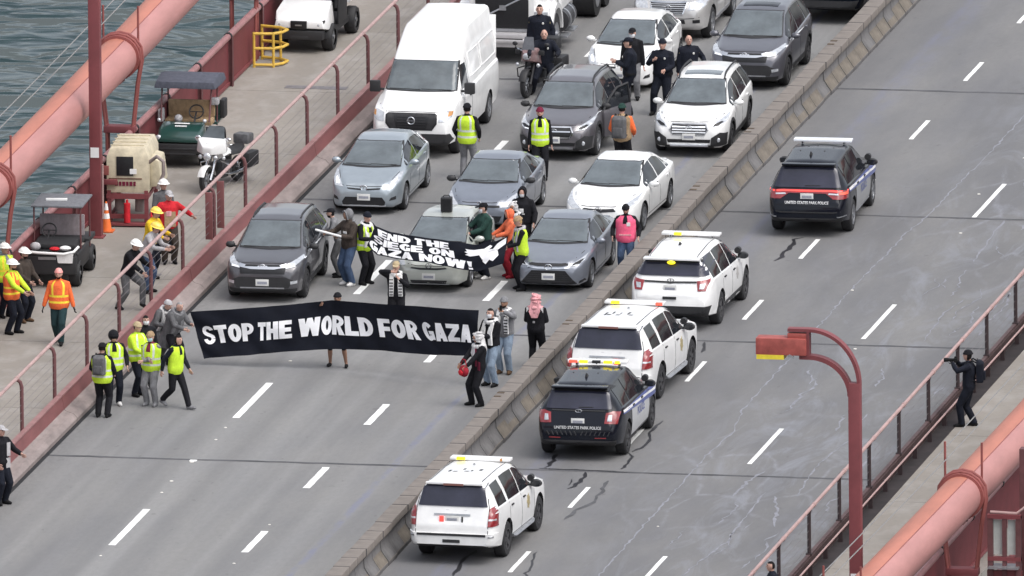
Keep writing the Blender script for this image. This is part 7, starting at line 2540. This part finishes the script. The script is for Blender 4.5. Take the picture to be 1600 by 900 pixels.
# ---- motorcycles
def motorcycle(name, loc, rz, label, kind):
    t = empty(name, loc, R(rz), label, 'motorcycle')
    cruiser = kind == 'cruiser'
    r1, r2_ = (.31, .31) if cruiser else (.33, .32)
    wb = 1.6
    body = P['white'] if cruiser else P['black']
    for y, r, nm in ((0, r1, 'wheel'), (wb, r2_, 'wheel')):
        rings = []
        for k in range(29):
            a = 2 * math.pi * k / 28
            rings.append([(q, y + rr * math.cos(a), r + rr * math.sin(a)) for q, rr in ((-.055, r * .70), (-.065, r * .88), (-.04, r * .98), (0, r), (.04, r * .98), (.065, r * .88), (.055, r * .70))])
        o = MB().loft(rings, 0, cap=False, closed=True).build(nm, M['black'], t, True)
        rm = MB().cyl((-.05, y, r), (.05, y, r), .05, 12)
        for k in range(10):
            a = 2 * math.pi * k / 10
            rm.tube([(0, y + .05 * math.cos(a), r + .05 * math.sin(a)), (0, y + r * .72 * math.cos(a), r + r * .72 * math.sin(a))], .012, 5)
        rm.build('rim', M['alloy'], o, True)
        MB().cyl((-.07, y, r), (-.06, y, r), .14, 18).build('brake_disc', M['steel'], o, True)
    for s in (-1, 1):
        MB().tube([(s * .10, .0, r1), (s * .10, .30, .78), (s * .10, .38, .98)], .028, 8).build('fork_leg', M['chrome'] if cruiser else M['trim'], t, True)
    fd = MB()
    rg = []
    for k in range(13):
        a = R(20 + 150 * k / 12)
        rg.append([(q, (r1 + .04 - abs(q) * .3) * -math.cos(a), r1 + (r1 + .05 - abs(q) * .3) * math.sin(a)) for q in (-.09, -.06, 0, .06, .09)])
    fd.loft(rg, 0, cap=False, closed=False).build('front_mudguard', P['white'] if cruiser else M['trim'], t, True)
    MB().loft([[(a * .17, .55, .78 + c * .16) for a, c in ((-1, 0), (0, -.6), (1, 0), (.7, .8), (0, 1), (-.7, .8))], [(a * .20, .80, .82 + c * .20) for a, c in ((-1, 0), (0, -.6), (1, 0), (.7, .8), (0, 1), (-.7, .8))],
               [(a * .12, 1.10, .76 + c * .12) for a, c in ((-1, 0), (0, -.6), (1, 0), (.7, .8), (0, 1), (-.7, .8))]]).build('fuel_tank', body, t, True)
    MB().box((0, .78, .45), (.30, .50, .38)).cyl((-.24, .72, .48), (.24, .72, .48), .13, 14).build('engine', M['alloyd'], t, bevel=.03)
    MB().loft([[(a * .18, 1.0, .74 + c) for a, c in ((-1, 0), (1, 0), (.8, .08), (-.8, .08))], [(a * .20, 1.35, .72 + c) for a, c in ((-1, 0), (1, 0), (.8, .10), (-.8, .10))], [(a * .13, 1.75, .80 + c) for a, c in ((-1, 0), (1, 0), (.8, .10), (-.8, .10))]]).build('seat', M['trim'], t, bevel=.02)
    MB().tube([(-.42, .52, 1.10), (-.24, .40, 1.06), (0, .36, 1.04), (.24, .40, 1.06), (.42, .52, 1.10)], .016, 6).build('handlebar', M['chrome'], t, True)
    for s in (-1, 1):
        MB().cyl((s * .34, .48, 1.08), (s * .46, .55, 1.10), .022, 8).build('grip', M['black'], t)
        MB().ell((s * .40, .36, 1.24), (.07, .03, .05), 10, 6).tube([(s * .36, .42, 1.08), (s * .40, .36, 1.2)], .010, 5).build('mirror', M['chrome'] if cruiser else M['trim'], t, True)
        MB().tube([(s * .16, .75, .32), (s * .20, 1.2, .30), (s * .22, 2.0, .34)], [.035, .04, .05], 10).build('exhaust_pipe', M['chrome'], t, True)
        MB().tube([(s * .14, .42, .40), (s * .36, .45, .42), (s * .38, .45, .62), (s * .14, .45, .70)], .018, 6).build('crash_bar', M['chrome'] if cruiser else M['trim'], t, True)
        MB().box((s * .36, 1.55, .58), (.22, .55, .36)).build('pannier', M['trim'], t, bevel=.05)
    if cruiser:
        MB().loft([[(a * .12, .02, .98 + c) for a, c in ((-1, -.08), (1, -.08), (1, .10), (-1, .10))], [(a * .40, .26, 1.02 + c) for a, c in ((-1, -.10), (1, -.10), (.9, .22), (-.9, .22))], [(a * .34, .46, 1.02 + c) for a, c in ((-1, -.06), (1, -.06), (.9, .24), (-.9, .24))]]).build('fairing', P['white'], t, bevel=.04)
        MB().box((0, .13, 1.13), (.18, .02, .05), rx=-.5).build('fairing_vent', M['trim'], t)
        MB().add([(-.30, .36, 1.24), (.30, .36, 1.24), (.20, .56, 1.50), (-.20, .56, 1.50)], [(0, 1, 2, 3)]).build('windshield', M['screen'], t)
        MB().ell((0, .04, .86), (.10, .07, .10), 14, 8).build('headlight', M['lamp'], t, True)
        for s in (-1, 1):
            MB().ell((s * .20, .08, .84), (.055, .05, .055), 12, 7).build('spot_lamp', M['lamp'], t, True)
            MB().ell((s * .30, .30, .80), (.05, .05, .05), 10, 6).build('pursuit_lamp', M['redlens'] if s < 0 else M['lamp'], t, True)
        MB().box((0, 1.92, .98), (.40, .34, .24)).build('top_box', CL['midgrey'], t, bevel=.05)
    else:
        MB().loft([[(a * .10, .02, .95 + c) for a, c in ((-1, -.06), (1, -.06), (1, .14), (-1, .14))], [(a * .24, .30, .96 + c) for a, c in ((-1, -.14), (1, -.14), (.9, .22), (-.9, .22))], [(a * .26, .55, .90 + c) for a, c in ((-1, -.2), (1, -.2), (.8, .14), (-.8, .14))]]).build('fairing', mat('moto_grey_red', (.20, .13, .13), .35, var=.4, scale=6, coat=.5), t, bevel=.03)
        MB().ell((0, .02, 1.0), (.10, .05, .085), 14, 8).build('headlight', M['lamp'], t, True)
        MB().add([(-.16, .14, 1.14), (.16, .14, 1.14), (.11, .24, 1.44), (-.11, .24, 1.44)], [(0, 1, 2, 3)]).build('windshield', mat('moto_screen', (.13, .135, .15), .15, var=.2), t)
        for s in (-1, 1):
            MB().box((s * .30, .26, 1.06), (.14, .06, .12)).build('hand_guard', M['trim'], t, bevel=.02)
            MB().ell((s * .26, .12, .78), (.05, .04, .05), 10, 6).build('fog_lamp', M['lamp'], t, True)
        MB().box((0, 1.85, 1.0), (.42, .38, .30)).build('top_box', M['trim'], t, bevel=.04)
    MB().tube([(0, 1.6, r2_), (0, 1.0, .36), (0, .6, .34), (0, .36, .90)], .04, 8).build('chassis', M['trim'], t, True)
    MB().tube([(-.12, .95, .28), (-.28, 1.02, .02)], .016, 6).build('side_stand', M['steel'], t, True)
    return t


motorcycle('police_motorcycle', (-2.00, 22.55, SWZ), -16, 'white police motorcycle parked on the walkway behind the railing', 'cruiser')
motorcycle('police_motorcycle', (3.02, 36.6, 0), -8, 'black police motorcycle with round headlamp between the lorry and the dark grey estate', 'tourer')
person((3.36, 37.15, 0), 10, 'bald police officer astride the black motorcycle', H=1.76, top='navy', leg='navy', hairstyle='bald', badge=True, bulk=1.28, hip=-.16, lean=8, feetL=(.30, -.12, 0), feetR=(-.30, -.02, 0), handL=(.30, -.45, 1.02), handR=(-.36, -.52, 1.05), glove='black', group=OFF)

# ---- beige compressor in a red stand
BEI = mat('compressor_beige', (0.52, 0.46, 0.335), .55, var=.22, scale=5, bump=.15)
t = empty('compressor', (-3.07, 18.4, SWZ), R(4), 'rust stained beige compressor standing in a red steel frame', 'compressor')
MB().loft([[(-.50, .0, .78), (.50, .0, .78), (.50, 1.9, .78), (-.50, 1.9, .78)], [(-.50, .0, 1.62), (.50, .0, 1.62), (.50, 1.9, 1.62), (-.50, 1.9, 1.62)], [(-.42, .10, 1.84), (.42, .10, 1.84), (.42, 1.85, 1.84), (-.42, 1.85, 1.84)]]).build('cabinet', BEI, t, bevel=.03)
for i in range(4):
    MB().box((-.04, .35 + i * .4, 1.852), (.80, .03, .03)).build('roof_rib', BEI, t, bevel=.006)
MB().box((-.06, -.012, 1.42), (.40, .03, .46)).build('intake_grille', M['grille'], t, bevel=.01)
MB().box((.14, -.035, 1.30), (.16, .03, .12)).build('gauge_panel', M['white'], t)
for i in range(3):
    MB().box((-.05, -.006, 1.12 - i * .0 + (i - 1) * 0), (.78, .02, .025)).build('panel_seam', mat('rust_brown', (.12, .05, .035), .8, var=.4), t) if i == 0 else None
for i in range(6):
    MB().box((-.26 + i * .085, -.010, 1.0), (.055 if i % 2 else .07, .016, .10)).build('worn_marking', CL['maroon'], t)
for s in (-1, 1):
    MB().box((s * .44, .02, .42), (.09, .09, .84)).box((s * .44, 1.8, .42), (.09, .09, .84)).build('frame_leg', M['red'], t)
    MB().box((s * .46, .9, .70), (.08, 1.9, .10)).box((s * .46, .9, .10), (.08, 2.0, .10)).build('frame_rail', M['red'], t)
MB().box((0, .0, .70), (.95, .08, .12)).box((0, .0, .22), (.95, .08, .10)).box((.15, -.08, .06), (1.2, .3, .05)).build('frame_beam', M['red'], t)
MB().cyl((.0, -.14, .10), (.0, -.14, .56), .075, 14).cyl((.0, -.14, .56), (.0, -.14, .64), .03, 10).build('fire_extinguisher', CL['red'], t, True)
for x in (-.22, .26):
    MB().cyl((x, .25, .30), (x, .25, .66), .12, 14).build('pump_body', M['kerbc'], t, True)
MB().tube([(.50, .1, 1.50), (.70, .0, 1.66), (.86, -.05, 1.55), (.86, -.05, 1.25), (.72, -.06, .90)], .045, 10).build('air_hose', M['kerbc'], t, True)
MB().loft([[(.50, .3, .86), (.78, .3, .90), (.78, 1.4, .90), (.50, 1.4, .86)], [(.50, .3, 1.55), (.70, .3, 1.50), (.70, 1.4, 1.50), (.50, 1.4, 1.55)]]).build('side_cover', BEI, t, bevel=.03)
# red plate work beside the lamp post
t = empty('pipe_stand', (-3.72, 18.1, SWZ), 0, 'red steel stand with bolted plates between lamp post and compressor', 'stand')
MB().box((0, .2, .62), (.10, .10, 1.24)).box((.22, .2, 1.05), (.40, .10, .12)).box((.0, .2, .06), (.4, .4, .06)).build('stand_frame', M['red'], t, bevel=.01)
MB().box((.12, .12, 1.34), (.24, .05, .22)).build('plate', M['band'], t, bevel=.01)

# ---- traffic cone
t = empty('traffic_cone', (-3.43, 17.60, SWZ), 0, 'orange traffic cone with two white collars beside the lamp post', 'traffic cone')
MB().box((0, 0, .02), (.36, .36, .04)).build('base', mat('cone_base', (.55, .12, .03), .6, var=.15), t, bevel=.01)
def frus(z0, z1, off=0):
    f = lambda z: .135 - .115 * (z / .72) + off
    return MB().loft([[(f(z) * math.cos(2 * math.pi * i / 20), f(z) * math.sin(2 * math.pi * i / 20), z) for i in range(20)] for z in (z0, z1)])
frus(.04, .72).build('cone', mat('cone_orange', (.78, .17, .035), .5, var=.1), t, True)
frus(.32, .44, .004).build('white_collar', M['white'], t, True)
frus(.52, .68, .004).build('white_collar', M['white'], t, True)

# ---- yellow guard rail round a hatch
t = empty('guard_rail', (-3.50, 37.95, SWZ), 0, 'yellow tubular guard rail against the dark red railing', 'guard rail')
loop = [(-.36, .95), (.12, .80), (.34, .55), (.28, .22), (.10, .0), (-.36, -.06)]
for i, z in enumerate((.06, .46, .82)):
    MB().tube([(x, y, z) for x, y in loop], .036, 8).build('guard_bar', M['yellow'], t, True)
for x, y in ((-.36, -.06), (-.36, .95), (.10, .0), (.12, .80)):
    MB().tube([(x, y, 0), (x, y, .85)], .034, 8).build('guard_post', M['yellow'], t, True)

# ---- gate and service platform outside the railing, lower right
t = empty('service_platform', (24.78, -22.4, 1.22), 0, 'dark red steel gate with pale gaps beyond the nearer cable', 'platform')
for x in (.02, .34, .66):
    MB().box((x, 0, .55), (.09 if x == .34 else .12, .12, 1.5)).build('gate_post', M['post'], t)
for x in (.18, .50):
    MB().box((x, .06, .78), (.20, .02, .80)).build('pale_board', mat('pale_board', (.55, .57, .54), .6, var=.1), t)
MB().box((.34, -.005, 1.27), (.76, .14, .09)).build('gate_rail', M['red'], t)
MB().box((.34, -.005, .30), (.76, .14, .09)).build('gate_rail', M['red'], t)
MB().box((.34, .0, .12), (.70, .5, .04)).build('shelf', M['steel'], t)
MB().box((.34, .02, -.95), (.80, .08, 1.95)).build('gate_panel', M['red'], t)
MB().box((1.35, .0, .15), (1.10, .10, 2.3)).build('side_panel', M['kerbr'], t, bevel=.02)
MB().tube([(.02, 0, 1.36), (.62, 0, 1.34), (.80, 0, 1.48), (1.7, .1, 1.62)], .035, 8).build('hand_rail', M['rail'], t, True)
MB().box((.75, 1.2, .9), (.5, .3, 3.4)).build('column', M['post'], t)
